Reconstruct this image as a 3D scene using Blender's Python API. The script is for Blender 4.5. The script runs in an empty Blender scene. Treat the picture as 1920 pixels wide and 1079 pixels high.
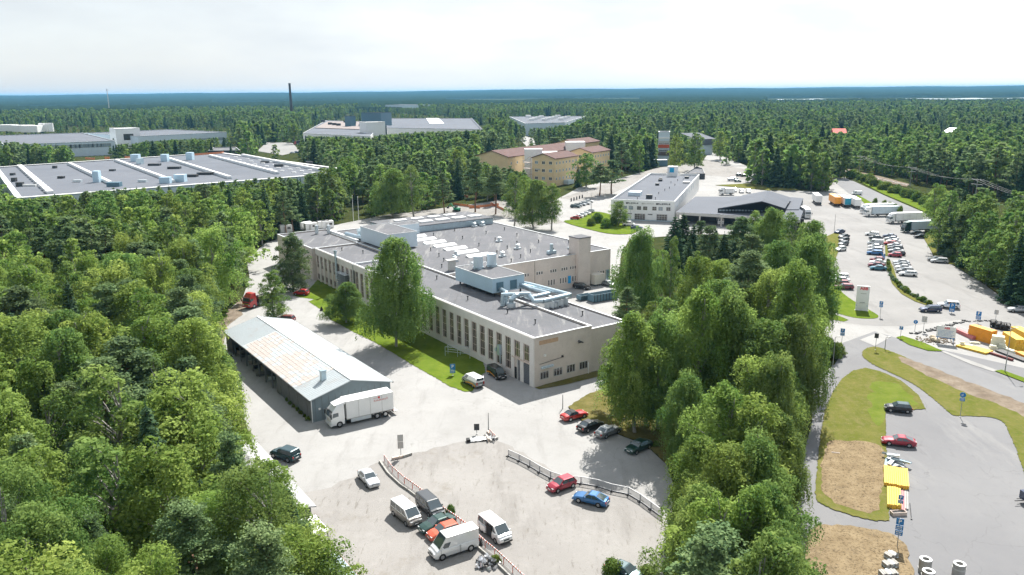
import bpy, math, random
import numpy as np
from mathutils import Vector, Matrix
from mathutils.geometry import tessellate_polygon
R = math.radians
sc = bpy.context.scene
col = sc.collection

# ---------------- camera ----------------
FPX, CAMH, PITCH, ROLL = 1493.0, 50.0, R(13.84), R(0.54)
_f = np.array([0, math.cos(PITCH), -math.sin(PITCH)])
_r = np.array([1.0, 0, 0]); _u = np.cross(_r, _f)
_r2 = _r*math.cos(ROLL) - _u*math.sin(ROLL)
_u2 = _r*math.sin(ROLL) + _u*math.cos(ROLL)
CAM = np.array([0, 0, CAMH])
cd = bpy.data.cameras.new('camera'); cam = bpy.data.objects.new('camera', cd); col.objects.link(cam)
cd.sensor_width = 36; cd.lens = 36*FPX/1920; cd.clip_start = 1.0; cd.clip_end = 60000
cam.matrix_world = Matrix(((_r2[0], _u2[0], -_f[0], 0), (_r2[1], _u2[1], -_f[1], 0), (_r2[2], _u2[2], -_f[2], CAMH), (0, 0, 0, 1)))
sc.camera = cam

# ---------------- sky, sun, exposure ----------------
SUN_EL, SUN_AZ = R(47.0), R(19.0)      # azimuth measured from +Y towards +X
w = bpy.data.worlds.new('World'); sc.world = w; w.use_nodes = True
nt = w.node_tree; nt.nodes.clear(); N = nt.nodes.new; LK = nt.links.new
out = N('ShaderNodeOutputWorld'); bg = N('ShaderNodeBackground'); bg2 = N('ShaderNodeBackground'); mix = N('ShaderNodeMixShader')
sky = N('ShaderNodeTexSky'); sky.sky_type = 'NISHITA'; sky.sun_disc = False
sky.sun_elevation = SUN_EL; sky.sun_rotation = SUN_AZ; sky.altitude = 100; sky.air_density = 1.0; sky.dust_density = 2.5; sky.ozone_density = 1.0
bg.inputs[1].default_value = 0.14
LK(sky.outputs[0], bg.inputs[0])
# thin white summer cloud, denser towards the sun's side
tc = N('ShaderNodeTexCoord'); mp = N('ShaderNodeMapping'); mp.inputs['Scale'].default_value = (1.0, 1.0, 3.2)
nz = N('ShaderNodeTexNoise'); nz.inputs['Scale'].default_value = 1.6; nz.inputs['Detail'].default_value = 5; nz.inputs['Roughness'].default_value = .55
rmp = N('ShaderNodeMapRange'); rmp.inputs[1].default_value = .35; rmp.inputs[2].default_value = .62; rmp.inputs[3].default_value = .80; rmp.inputs[4].default_value = 1.0
LK(tc.outputs['Generated'], mp.inputs[0]); LK(mp.outputs[0], nz.inputs['Vector']); LK(nz.outputs[0], rmp.inputs[0])
bg2.inputs[0].default_value = (.89, .95, 1.0, 1)
# the high cloud is brighter round the sun's side of the sky
dt = N('ShaderNodeVectorMath'); dt.operation = 'DOT_PRODUCT'; dt.inputs[1].default_value = (math.sin(R(40)), math.cos(R(40)), 0); gr = N('ShaderNodeMapRange'); gr.inputs[1].default_value = .45; gr.inputs[2].default_value = 1.0; gr.inputs[3].default_value = .30; gr.inputs[4].default_value = .40
LK(tc.outputs['Generated'], dt.inputs[0]); LK(dt.outputs['Value'], gr.inputs[0]); LK(gr.outputs[0], bg2.inputs[1])
LK(rmp.outputs[0], mix.inputs[0]); LK(bg.outputs[0], mix.inputs[1]); LK(bg2.outputs[0], mix.inputs[2]); LK(mix.outputs[0], out.inputs[0])
sd = bpy.data.lights.new('sun', 'SUN'); sd.energy = 3.8; sd.angle = R(0.55); sd.color = (1.0, .965, .90)
sun = bpy.data.objects.new('sun', sd); col.objects.link(sun)
sdir = Vector((math.sin(SUN_AZ)*math.cos(SUN_EL), math.cos(SUN_AZ)*math.cos(SUN_EL), math.sin(SUN_EL)))
sun.rotation_euler = sdir.to_track_quat('Z', 'Y').to_euler(); sun.location = (0, 0, 200)
sc.view_settings.view_transform = 'Standard'; sc.view_settings.look = 'None'
sc.view_settings.exposure = 1.5; sc.view_settings.gamma = 1.0; sc.view_settings.use_curve_mapping = False
sc.render.engine = 'CYCLES'; cy = sc.cycles
cy.max_bounces = 5; cy.diffuse_bounces = 4; cy.glossy_bounces = 2; cy.transmission_bounces = 3; cy.volume_bounces = 0; cy.transparent_max_bounces = 6
cy.use_denoising = True; cy.caustics_reflective = False; cy.caustics_refractive = False; cy.sample_clamp_indirect = 4.0
cy.use_adaptive_sampling = True; cy.adaptive_threshold = 0.02

rng = np.random.default_rng(11); rnd = random.Random(5)

# ---------------- projection helpers: a direction of view turned into a point of the place ----------------
def _ray(x, y): return _f*FPX + _r2*(x-960) + _u2*(539.5-y)
def G(x, y, z=0.0):
    d = _ray(x, y); t = (z-CAMH)/d[2]; p = CAM + d*t; return Vector((float(p[0]), float(p[1]), z))
def PX(p):
    q = np.array([p[0], p[1], p[2] if len(p) > 2 else 0.0]) - CAM; zc = q @ _f
    return (960+FPX*(q @ _r2)/zc, 539.5-FPX*(q @ _u2)/zc, zc)
def HT(b, y, x=None):
    """height above the ground at b at which pixel row y is met"""
    if x is None: x = PX(b)[0]
    d = _ray(x, y); s = math.hypot(b[0], b[1])/math.hypot(d[0], d[1]); return float(CAMH + d[2]*s)
def inpoly(x, y, poly):
    c = False; j = len(poly)-1
    for i in range(len(poly)):
        xi, yi = poly[i][0], poly[i][1]; xj, yj = poly[j][0], poly[j][1]
        if (yi > y) != (yj > y) and x < (xj-xi)*(y-yi)/(yj-yi)+xi: c = not c
        j = i
    return c

# ---------------- materials ----------------
MATS = {}
def mat(name, c, rough=.8, metal=0.0, var=.12, scale=1.0, bump=0.0, bscale=20.0, c2=None, coat=0.0, spec=.4, world=True, objvar=0.0, extra=None, stretch=None):
    if name in MATS: return MATS[name]
    m = bpy.data.materials.new(name); m.use_nodes = True; t = m.node_tree; t.nodes.clear(); n = t.nodes.new; l = t.links.new
    o = n('ShaderNodeOutputMaterial'); b = n('ShaderNodeBsdfPrincipled'); l(b.outputs[0], o.inputs[0])
    b.inputs['Roughness'].default_value = rough; b.inputs['Metallic'].default_value = metal; b.inputs['Coat Weight'].default_value = coat
    b.inputs['Specular IOR Level'].default_value = spec
    if world: g = n('ShaderNodeNewGeometry'); vec = g.outputs['Position']
    else: g = n('ShaderNodeTexCoord'); vec = g.outputs['Object']
    if stretch:
        mpn = n('ShaderNodeMapping'); mpn.inputs['Rotation'].default_value = (0, 0, stretch[0]); mpn.inputs['Scale'].default_value = stretch[1]
        l(vec, mpn.inputs[0]); vec = mpn.outputs[0]
    z = n('ShaderNodeTexNoise'); z.inputs['Scale'].default_value = scale; z.inputs['Detail'].default_value = 6; z.inputs['Roughness'].default_value = .65
    l(vec, z.inputs['Vector'])
    mr = n('ShaderNodeMapRange'); mr.inputs[1].default_value = .3; mr.inputs[2].default_value = .7; l(z.outputs[0], mr.inputs[0])
    mx = n('ShaderNodeMix'); mx.data_type = 'RGBA'
    if c2 is None: ca = [max(0, v*(1-var)) for v in c]; cb = [min(1, v*(1+var)) for v in c]
    else: ca, cb = c, c2
    mx.inputs[6].default_value = (*ca, 1); mx.inputs[7].default_value = (*cb, 1); l(mr.outputs[0], mx.inputs[0])
    last = mx.outputs[2]
    for (kind, sc_, lo, hi, cc, amt) in (extra or []):
        e = n('ShaderNodeTexNoise' if kind != 'vor' else 'ShaderNodeTexVoronoi'); e.inputs['Scale'].default_value = sc_
        if kind != 'vor': e.inputs['Detail'].default_value = 8; e.inputs['Roughness'].default_value = .7
        if kind == 'vor': e.feature = 'DISTANCE_TO_EDGE'
        if kind in ('streak', 'ustreak'):
            mm = n('ShaderNodeMapping'); mm.inputs['Scale'].default_value = (1, .10 if kind == 'ustreak' else .18, 1); mm.inputs['Rotation'].default_value = (0, 0, R(56 if kind == 'ustreak' else -28)); l(vec, mm.inputs[0]); l(mm.outputs[0], e.inputs['Vector'])
        elif kind == 'vor':
            dn = n('ShaderNodeTexNoise'); dn.inputs['Scale'].default_value = sc_*2; dn.inputs['Detail'].default_value = 4
            va = n('ShaderNodeVectorMath'); va.operation = 'MULTIPLY_ADD'; va.inputs[1].default_value = (1.6/sc_*.5,)*3
            l(vec, dn.inputs['Vector']); l(dn.outputs['Color'], va.inputs[0]); l(vec, va.inputs[2]); l(va.outputs[0], e.inputs['Vector'])
        else: l(vec, e.inputs['Vector'])
        r2 = n('ShaderNodeMapRange'); r2.inputs[1].default_value = lo; r2.inputs[2].default_value = hi; r2.inputs[3].default_value = amt if kind == 'vor' else 0; r2.inputs[4].default_value = 0 if kind == 'vor' else amt
        l(e.outputs[0], r2.inputs[0]); m2 = n('ShaderNodeMix'); m2.data_type = 'RGBA'; m2.inputs[7].default_value = (*cc, 1)
        l(r2.outputs[0], m2.inputs[0]); l(last, m2.inputs[6]); last = m2.outputs[2]
    if objvar:
        oi = n('ShaderNodeObjectInfo'); hs = n('ShaderNodeHueSaturation'); r3 = n('ShaderNodeMapRange'); r3.inputs[3].default_value = 1-objvar; r3.inputs[4].default_value = 1+objvar
        l(oi.outputs['Random'], r3.inputs[0]); l(r3.outputs[0], hs.inputs['Value']); l(last, hs.inputs['Color']); last = hs.outputs[0]
    l(last, b.inputs['Base Color'])
    if bump:
        z2 = n('ShaderNodeTexNoise'); z2.inputs['Scale'].default_value = bscale; z2.inputs['Detail'].default_value = 5; l(vec, z2.inputs['Vector'])
        bp = n('ShaderNodeBump'); bp.inputs['Strength'].default_value = bump; bp.inputs['Distance'].default_value = .1; l(z2.outputs[0], bp.inputs['Height']); l(bp.outputs[0], b.inputs['Normal'])
    MATS[name] = m; return m

def leafmat(name, ca, cb, trans=.35, objvar=.18, hue=.02):
    m = bpy.data.materials.new(name); m.use_nodes = True; t = m.node_tree; t.nodes.clear(); n = t.nodes.new; l = t.links.new
    o = n('ShaderNodeOutputMaterial'); d = n('ShaderNodeBsdfPrincipled'); tr = n('ShaderNodeBsdfTranslucent'); mx = n('ShaderNodeMixShader')
    d.inputs['Roughness'].default_value = .75; d.inputs['Specular IOR Level'].default_value = .05
    at = n('ShaderNodeAttribute'); at.attribute_name = 'tone'
    cm = n('ShaderNodeMix'); cm.data_type = 'RGBA'; cm.inputs[6].default_value = (*ca, 1); cm.inputs[7].default_value = (*cb, 1); l(at.outputs['Fac'], cm.inputs[0])
    oi = n('ShaderNodeObjectInfo'); hs = n('ShaderNodeHueSaturation'); r3 = n('ShaderNodeMapRange'); r3.inputs[3].default_value = 1-objvar; r3.inputs[4].default_value = 1+objvar
    r4 = n('ShaderNodeMapRange'); r4.inputs[3].default_value = .5-hue; r4.inputs[4].default_value = .5+hue
    ml = n('ShaderNodeMath'); ml.operation = 'MULTIPLY'; ml.inputs[1].default_value = 7.31; fr = n('ShaderNodeMath'); fr.operation = 'FRACT'
    l(oi.outputs['Random'], r3.inputs[0]); l(oi.outputs['Random'], ml.inputs[0]); l(ml.outputs[0], fr.inputs[0]); l(fr.outputs[0], r4.inputs[0])
    l(r3.outputs[0], hs.inputs['Value']); l(r4.outputs[0], hs.inputs['Hue']); l(cm.outputs[2], hs.inputs['Color'])
    l(hs.outputs[0], d.inputs['Base Color']); l(hs.outputs[0], tr.inputs[0]); mx.inputs[0].default_value = trans
    l(d.outputs[0], mx.inputs[1]); l(tr.outputs[0], mx.inputs[2]); l(mx.outputs[0], o.inputs[0])
    MATS[name] = m; return m

def glassmat(name, c, rough=.08):
    return mat(name, c, rough=rough, var=.25, scale=.7, spec=.8, coat=.3)

# ---------------- mesh building ----------------
class MB:
    def __init__(s): s.v = []; s.f = []
    def add(s, vs, fs):
        o = len(s.v); s.v += [tuple(p) for p in vs]; s.f += [tuple(i+o for i in f) for f in fs]; return s
    def box(s, x0, x1, y0, y1, z0, z1):
        return s.add([(x0,y0,z0),(x1,y0,z0),(x1,y1,z0),(x0,y1,z0),(x0,y0,z1),(x1,y0,z1),(x1,y1,z1),(x0,y1,z1)],
                     [(0,3,2,1),(4,5,6,7),(0,1,5,4),(1,2,6,5),(2,3,7,6),(3,0,4,7)])
    def quad(s, a, b, c, d): return s.add([a, b, c, d], [(0,1,2,3)])
    def obox(s, o, ax, ay, az):
        """box from corner o along three edge vectors"""
        o = Vector(o); ax = Vector(ax); ay = Vector(ay); az = Vector(az)
        if ax.cross(ay).dot(az) < 0: o, ax = o+ax, -ax
        return s.add([o, o+ax, o+ax+ay, o+ay, o+az, o+ax+az, o+ax+ay+az, o+ay+az], [(0,3,2,1),(4,5,6,7),(0,1,5,4),(1,2,6,5),(2,3,7,6),(3,0,4,7)])
    def prism(s, poly, z0, z1, cap=True, bottom=False):
        n = len(poly)
        a = sum(poly[i][0]*poly[(i+1)%n][1]-poly[(i+1)%n][0]*poly[i][1] for i in range(n))
        if a < 0: poly = poly[::-1]
        vs = [(p[0], p[1], z0) for p in poly]+[(p[0], p[1], z1) for p in poly]
        fs = [(i, (i+1) % n, n+(i+1) % n, n+i) for i in range(n)]
        if cap: fs += [tuple(n+i for i in range(n))]
        if bottom: fs += [tuple(reversed(range(n)))]
        return s.add(vs, fs)
    def tube(s, p0, p1, r0, r1=None, n=8, caps=True):
        r1 = r0 if r1 is None else r1; p0 = Vector(p0); p1 = Vector(p1); d = (p1-p0)
        if d.length < 1e-6: return s
        d.normalize(); a = d.orthogonal().normalized(); b = d.cross(a)
        vs = []
        for p, r in ((p0, r0), (p1, r1)):
            for i in range(n): t = 2*math.pi*i/n; vs.append(p+(a*math.cos(t)+b*math.sin(t))*r)
        fs = [(i, (i+1) % n, n+(i+1) % n, n+i) for i in range(n)]
        if caps: fs += [tuple(reversed(range(n))), tuple(range(n, 2*n))]
        return s.add(vs, fs)
    def path(s, pts, r, n=8):
        for a, b in zip(pts[:-1], pts[1:]): s.tube(a, b, r, n=n)
        return s
    def ring(s, c, ro, ri, z0, z1, n=20):
        vs = []; fs = []
        for i in range(n):
            t = 2*math.pi*i/n; x, y = math.cos(t), math.sin(t)
            vs += [(c[0]+x*ro, c[1]+y*ro, z0), (c[0]+x*ro, c[1]+y*ro, z1), (c[0]+x*ri, c[1]+y*ri, z1), (c[0]+x*ri, c[1]+y*ri, z0)]
        for i in range(n):
            a = 4*i; b = 4*((i+1) % n); fs += [(a, b, b+1, a+1), (a+1, b+1, b+2, a+2), (a+2, b+2, b+3, a+3), (a+3, b+3, b, a)]
        return s.add(vs, fs)
    def mesh(s, name, m):
        me = bpy.data.meshes.new(name); me.from_pydata(s.v, [], s.f); me.update()
        if m: me.materials.append(m)
        return me
    def build(s, name, m, parent=None, **k):
        return link(name, s.mesh(name, m), parent, **k)

def link(name, me, parent=None, loc=None, rotz=None, label=None, cat=None, group=None, kind=None):
    o = bpy.data.objects.new(name, me); col.objects.link(o)
    if parent: o.parent = parent
    if loc is not None: o.location = loc
    if rotz is not None: o.rotation_euler = (0, 0, rotz)
    if label: o['label'] = label
    if cat: o['category'] = cat
    if group: o['group'] = group
    if kind: o['kind'] = kind
    return o
def thing(name, label, cat, loc=(0, 0, 0), rotz=0.0, group=None, kind=None):
    return link(name, None, None, loc, rotz, label, cat, group, kind)

def smooth_poly(pts, closed=True, k=4):
    P = [Vector((p[0], p[1])) for p in pts]; n = len(P); o = []
    for i in range(n):
        a, b, c, d = P[i-1], P[i], P[(i+1) % n], P[(i+2) % n]
        for j in range(k):
            t = j/k; o.append(.5*((2*b)+(c-a)*t+(2*a-5*b+4*c-d)*t*t+(3*b-a-3*c+d)*t**3))
    return [(p.x, p.y) for p in o]
LAYER = [0.02]; OPEN = []
def sheet(name, px, m, smooth=False, z=None, kind='structure', opened=True, world=False, rag=0.0):
    """a flat piece of ground, its outline given where it is seen"""
    if z is None: LAYER[0] += .006; z = LAYER[0]
    pts = px if world else [tuple(G(*p))[:2] for p in px]
    if smooth: pts = smooth_poly(pts)
    if rag:
        q = []
        for i in range(len(pts)):
            a = Vector(pts[i]); b = Vector(pts[(i+1) % len(pts)]); L = (b-a).length; n = max(1, int(L/(rag*2.5)))
            nn = Vector((-(b-a).y, (b-a).x)).normalized() if L > 0 else Vector((0, 0))
            for j in range(n):
                q.append(tuple(a.lerp(b, j/n)+nn*rnd.uniform(-rag, rag)))
        pts = q
    tris = tessellate_polygon([[Vector((p[0], p[1], 0)) for p in pts]])
    mb = MB()
    fs = []
    for t in tris:
        a, b, c = (pts[i] for i in t)
        s_ = (b[0]-a[0])*(c[1]-a[1])-(b[1]-a[1])*(c[0]-a[0])
        fs.append(tuple(t) if s_ > 0 else (t[0], t[2], t[1]))
    mb.add([(p[0], p[1], z) for p in pts], fs)
    o = mb.build(name, m, kind=kind)
    if opened: OPEN.append(pts)
    return o
# ---------------- shared materials ----------------
M = {}
M['floor'] = mat('forest_floor', (.024, .036, .012), c2=(.060, .065, .025), scale=.25, rough=1, bump=.6, bscale=3, spec=.0)
M['yard'] = mat('yard_concrete', (0.267, 0.262, 0.256), c2=(0.330, 0.326, 0.319), scale=.05, rough=.95, extra=[('noise', .22, .52, .72, (0.229, 0.224, 0.216), .6), ('streak', .45, .52, .70, (0.203, 0.196, 0.189), .5), ('noise', 2.6, .56, .72, (0.188, 0.179, 0.167), .4), ('vor', .07, .0, .0035, (0.135, 0.130, 0.124), .35)], bump=.15, bscale=8, spec=.08)
M['gravel'] = mat('gravel_lot', (0.225, 0.214, 0.204), c2=(0.280, 0.269, 0.257), scale=.07, rough=1, extra=[('streak', .22, .50, .66, (0.175, 0.165, 0.154), .6), ('noise', .5, .54, .70, (0.302, 0.290, 0.278), .6), ('noise', 1.6, .58, .68, (0.163, 0.151, 0.134), .5), ('streak', 1.8, .58, .66, (0.139, 0.127, 0.110), .6), ('noise', 5.0, .58, .68, (0.122, 0.110, 0.095), .5), ('noise', .13, .58, .66, (0.163, 0.143, 0.114), .35)], bump=.4, bscale=6, spec=.08)
M['asphalt'] = mat('worn_asphalt', (0.160, 0.160, 0.167), c2=(0.206, 0.205, 0.208), scale=.05, rough=.95, extra=[('streak', .16, .56, .70, (0.248, 0.245, 0.239), .6), ('noise', .4, .56, .72, (0.139, 0.139, 0.145), .5), ('noise', 2.2, .62, .70, (0.258, 0.253, 0.246), .5), ('streak', 1.1, .6, .68, (0.114, 0.114, 0.120), .5), ('vor', .06, 0, .0035, (0.095, 0.095, 0.095), .5)], bump=.1, bscale=8, spec=.08)
M['asphalt2'] = mat('lot_asphalt', (0.212, 0.208, 0.204), c2=(0.272, 0.266, 0.260), scale=.05, rough=.95, extra=[('streak', .25, .52, .68, (0.172, 0.167, 0.163), .6), ('noise', .9, .60, .70, (0.299, 0.290, 0.281), .6), ('noise', 2.5, .6, .7, (0.145, 0.141, 0.136), .5), ('vor', .05, 0, .003, (0.109, 0.105, 0.100), .5)], spec=.08)
M['asphalt3'] = mat('grey_road_asphalt', (0.171, 0.172, 0.178), c2=(0.211, 0.211, 0.216), scale=.1, rough=.95, extra=[('noise', .35, .55, .7, (0.149, 0.149, 0.155), .5), ('streak', .4, .56, .7, (0.225, 0.223, 0.221), .5), ('vor', .08, 0, .003, (0.099, 0.099, 0.102), .4)], spec=.08)
M['dirt'] = mat('bare_earth', (0.137, 0.108, 0.083), c2=(0.245, 0.205, 0.162), scale=.4, rough=1, extra=[('noise', 3.0, .5, .7, (0.086, 0.072, 0.050), .6)], bump=.4, bscale=5, spec=.0)
M['hay'] = mat('dry_grass', (0.178, 0.134, 0.081), c2=(0.275, 0.215, 0.134), scale=.5, rough=1, extra=[('noise', 4.0, .50, .60, (0.073, 0.053, 0.032), .8), ('noise', .35, .55, .7, (0.122, 0.094, 0.061), .7)], bump=.7, bscale=7, spec=.0)
M['lawn'] = mat('lawn_grass', (0.073, 0.124, 0.013), c2=(0.142, 0.184, 0.028), scale=.35, rough=1, extra=[('noise', 2.5, .55, .75, (0.171, 0.145, 0.051), .5), ('noise', 9.0, .5, .7, (0.051, 0.085, 0.010), .5)], bump=.6, bscale=9, spec=.0)
M['verge'] = mat('verge_grass', (.088, .108, .019), c2=(.150, .142, .045), scale=.25, rough=1, extra=[('noise', 1.1, .5, .72, (.205, .165, .082), .65), ('streak', .8, .52, .68, (.175, .15, .07), .5), ('noise', 8.0, .5, .68, (.06, .075, .016), .6)], bump=.6, bscale=9, spec=.0)
M['shade_grass'] = mat('thin_grass', (.085, .085, .022), c2=(.17, .145, .06), scale=.35, rough=1, extra=[('noise', 3.0, .5, .7, (.05, .045, .02), .6)], bump=.5, bscale=7, spec=.0)
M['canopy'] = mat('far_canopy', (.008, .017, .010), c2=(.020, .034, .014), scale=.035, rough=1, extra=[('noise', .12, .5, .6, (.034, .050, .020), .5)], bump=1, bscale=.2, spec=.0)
M['field'] = mat('far_field', (.20, .22, .09), c2=(.30, .27, .14), scale=.004, rough=1, spec=.0)
M['lake'] = mat('lake_water', (.55, .62, .66), var=.05, rough=.15, scale=.01)
M['roof'] = mat('felt_roof', (0.117, 0.121, 0.129), c2=(0.150, 0.150, 0.162), scale=.15, rough=.95, extra=[('ustreak', .5, .54, .64, (0.251, 0.248, 0.244), .7), ('noise', .3, .60, .74, (0.228, 0.226, 0.223), .65), ('noise', 1.3, .5, .72, (0.104, 0.104, 0.113), .5), ('ustreak', 1.2, .58, .68, (0.089, 0.089, 0.095), .5)], spec=.08)
M['roof2'] = mat('factory_roof', (0.115, 0.125, 0.145), c2=(0.138, 0.147, 0.168), scale=.03, rough=.9, extra=[('streak', .08, .58, .74, (0.185, 0.195, 0.211), .6), ('noise', .05, .5, .7, (0.096, 0.105, 0.124), .5)], spec=.08)
M['plaster'] = mat('grey_brick_plaster', (0.528, 0.465, 0.419), c2=(0.634, 0.561, 0.507), scale=.3, rough=.9, extra=[('noise', 1.8, .55, .70, (0.444, 0.386, 0.344), .5), ('noise', .5, .60, .75, (0.697, 0.620, 0.567), .5), ('streak', .9, .60, .72, (0.402, 0.345, 0.305), .45)])
M['plaster2'] = mat('pale_pilaster', (.60, .57, .535), c2=(.68, .65, .615), scale=.6, rough=.9, extra=[('noise', 2.2, .58, .72, (.48, .45, .415), .5)])
M['orange_patch'] = mat('bare_wall_patch', (.46, .31, .20), var=.15, scale=1.5, rough=.9)
M['white'] = mat('white_paint', (0.741, 0.741, 0.731), var=.04, scale=.5, rough=.5)
M['coping'] = mat('coping_metal', (.62, .64, .65), var=.08, scale=.6, rough=.35, metal=.3)
M['light_steel'] = mat('light_steel', (.55, .60, .63), var=.1, scale=.8, rough=.35, metal=.5)
M['duct'] = mat('galvanised_duct', (.42, .52, .58), var=.15, scale=1.5, rough=.3, metal=.6)
M['bluebox'] = mat('pale_blue_cladding', (.42, .56, .66), var=.05, scale=.4, rough=.5)
M['bluedark'] = mat('louvre_blue', (.09, .17, .22), var=.15, scale=2, rough=.5)
M['whitebox'] = mat('pale_grey_cladding', (.52, .60, .66), var=.05, scale=.4, rough=.5)
M['dark'] = mat('dark_metal', (.035, .037, .04), var=.2, scale=2, rough=.5)
M['black'] = mat('black_rubber', (.015, .015, .016), var=.2, scale=5, rough=.8)
M['glass'] = glassmat('window_glass', (.045, .038, .036))
M['glass_sky'] = glassmat('bright_glass', (.24, .30, .34))
M['mullion'] = mat('brown_mullion', (.52, .43, .37), var=.15, scale=3, rough=.7)
M['greyframe'] = mat('grey_frame', (.45, .44, .42), var=.08, scale=3, rough=.6)
M['door_grey'] = mat('grey_roller_door', (.13, .14, .155), var=.1, scale=1, rough=.6)
M['shed'] = mat('shed_cladding', (.17, .215, .235), var=.1, scale=.6, rough=.6)
M['shedside'] = mat('shed_boards', (.14, .145, .15), var=.2, scale=1.2, rough=.85)
M['shedroof'] = mat('shed_roof_metal', (0.421, 0.459, 0.474), c2=(0.428, 0.459, 0.474), scale=.4, rough=.5, metal=.1, extra=[('noise', .25, .56, .7, (0.321, 0.230, 0.184), .5)])
M['rust'] = mat('rusty_sheet', (.43, .40, .38), c2=(.39, .32, .285), scale=1.2, rough=.8, extra=[('noise', 3.2, .5, .62, (.47, .465, .46), .6)])
M['trunk_birch'] = mat('birch_bark', (0.330, 0.318, 0.294), c2=(0.180, 0.168, 0.150), scale=1.4, rough=.9, extra=[('noise', 5.0, .58, .62, (0.030, 0.027, 0.024), .9)])
M['trunk_pine'] = mat('pine_bark', (.20, .105, .06), c2=(.13, .085, .06), scale=1.2, rough=.95)
M['trunk_spruce'] = mat('spruce_bark', (.10, .08, .065), var=.2, scale=2, rough=.95)
leafmat('birch_leaf', (.120, .205, .042), (.315, .410, .105), trans=.55, hue=.012)
leafmat('birch_leaf_dark', (.092, .175, .044), (.225, .315, .088), objvar=.18, trans=.5, hue=.012)
leafmat('pine_needle', (.088, .150, .068), (.210, .285, .120), trans=.35, hue=.012)
leafmat('spruce_needle', (.028, .068, .034), (.078, .132, .060), trans=.2)
leafmat('shrub_leaf', (.075, .135, .025), (.18, .25, .055))
leafmat('willow_leaf', (.10, .16, .09), (.20, .27, .16))

# ---------------- terrain ----------------
def hill(x, y):
    r = np.hypot(x, y); a = np.arctan2(x, y)
    t = np.clip((r-4200)/7500, 0, 1); t = t*t*(3-2*t)
    n = .5+.25*np.sin(a*5.1+1.3)+.18*np.sin(a*13+r*.0006)+.10*np.sin(a*31+.7+r*.0011)+.07*np.sin(a*67+2.0)
    return t*(34+26*n)*np.clip(1-(r-13500)/9000, .35, 1)
def polar(name, m, r0, r1, nr, na, zf, a0=-math.pi, a1=math.pi, kind='structure'):
    rs = r0*(r1/r0)**(np.linspace(0, 1, nr)); an = np.linspace(a0, a1, na)
    Rr, A = np.meshgrid(rs, an, indexing='ij'); X = Rr*np.sin(A); Y = Rr*np.cos(A); Z = zf(X, Y)
    v = np.stack([X, Y, Z], -1).reshape(-1, 3)
    i, j = np.meshgrid(np.arange(nr-1), np.arange(na-1), indexing='ij'); k = (i*na+j).ravel()
    q = np.stack([k, k+na, k+na+1, k+1], 1)[:, ::-1]
    me = npmesh(name, v, q, m); return link(name, me, kind=kind)
def npmesh(name, v, q, m, tone=None, mi=None):
    me = bpy.data.meshes.new(name); v = np.asarray(v, dtype=np.float32); q = np.asarray(q, dtype=np.int32)
    me.vertices.add(len(v)); me.vertices.foreach_set('co', v.ravel())
    k = q.shape[1]; me.loops.add(q.size); me.loops.foreach_set('vertex_index', q.ravel()); me.polygons.add(len(q))
    me.polygons.foreach_set('loop_start', np.arange(0, q.size, k, dtype=np.int32))
    try: me.polygons.foreach_set('loop_total', np.full(len(q), k, dtype=np.int32))
    except Exception: pass
    for mm in (m if isinstance(m, (list, tuple)) else [m]): me.materials.append(mm)
    if mi is not None: me.polygons.foreach_set('material_index', np.asarray(mi, dtype=np.int32))
    if tone is not None:
        a = me.attributes.new('tone', 'FLOAT', 'FACE'); a.data.foreach_set('value', np.asarray(tone, dtype=np.float32))
    me.update(calc_edges=True); me.validate(); return me
polar('ground', M['floor'], 1.0, 24000, 90, 181, hill)

# ---------------- paved and grassed ground ----------------
YARD = [(462,486),(500,455),(600,428),(720,404),(850,390),(905,381),(1000,392),(1035,378),(1060,366),(1085,352),(1160,335),(1228,317),(1262,310),(1330,304),
        (1345,306),(1372,312),(1400,312),(1420,325),(1405,344),(1440,352),(1500,358),(1548,360),(1560,345),(1568,336),(1585,333),(1610,348),(1660,368),(1700,385),(1745,405),
        (1800,430),(1960,500),(1960,512),(1800,444),(1752,424),(1735,424),(1731,446),(1745,470),(1755,490),(1785,497),(1840,530),(1890,566),(1960,600),(2200,700),(2300,1200),(1505,1200),
        (1500,1060),(1496,960),(1490,905),(1508,850),(1523,790),(1523,735),(1538,705),(1565,684),(1580,660),(1576,648),(1558,640),(1535,634),(1530,600),(1535,560),(1540,520),(1552,480),(1545,440),
        (1500,425),(1440,432),(1400,440),(1300,440),(1230,445),(1180,450),(1165,475),(1160,520),(1166,560),(1150,610),(1130,660),(1122,700),(1140,728),(1100,742),(1065,765),
        (1090,790),(1150,812),(1210,835),(1250,872),(1268,925),(1252,985),(1240,1079),(1245,1300),(560,1300),(640,1079),(600,1010),(545,915),(498,868),(472,830),(460,790),(430,740),(402,700),(385,655),(378,620),(392,600),(430,580),(455,560),(468,520)]
sheet('yard', YARD, M['yard'])
# lighter and greyer surfaces within it
sheet('parking_lot', [(1500,1200),(1496,960),(1490,905),(1508,850),(1523,790),(1523,735),(1538,705),(1565,684),(1580,660),(1576,648),(1640,630),(1700,640),(1760,655),(1960,700),(2200,760),(2300,1200)], M['asphalt'])
sheet('car_park', [(1552,480),(1545,440),(1500,412),(1480,385),(1440,352),(1500,358),(1548,360),(1640,372),(1735,412),(1731,446),(1745,470),(1755,490),(1785,497),(1840,530),(1890,566),(1960,600),(2200,690),(2200,720),(1960,640),(1800,600),(1700,612),(1640,612),(1575,605),(1535,600),(1535,560),(1540,520)], M['asphalt2'])
sheet('road', [(1576,645),(1640,622),(1700,640),(1770,668),(1850,700),(1960,740),(2200,830),(2200,900),(1960,790),(1850,745),(1800,722),(1740,700),(1690,668),(1640,652),(1600,668),(1560,700),(1540,705),(1565,684),(1580,660)], M['asphalt3'], opened=False)
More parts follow.
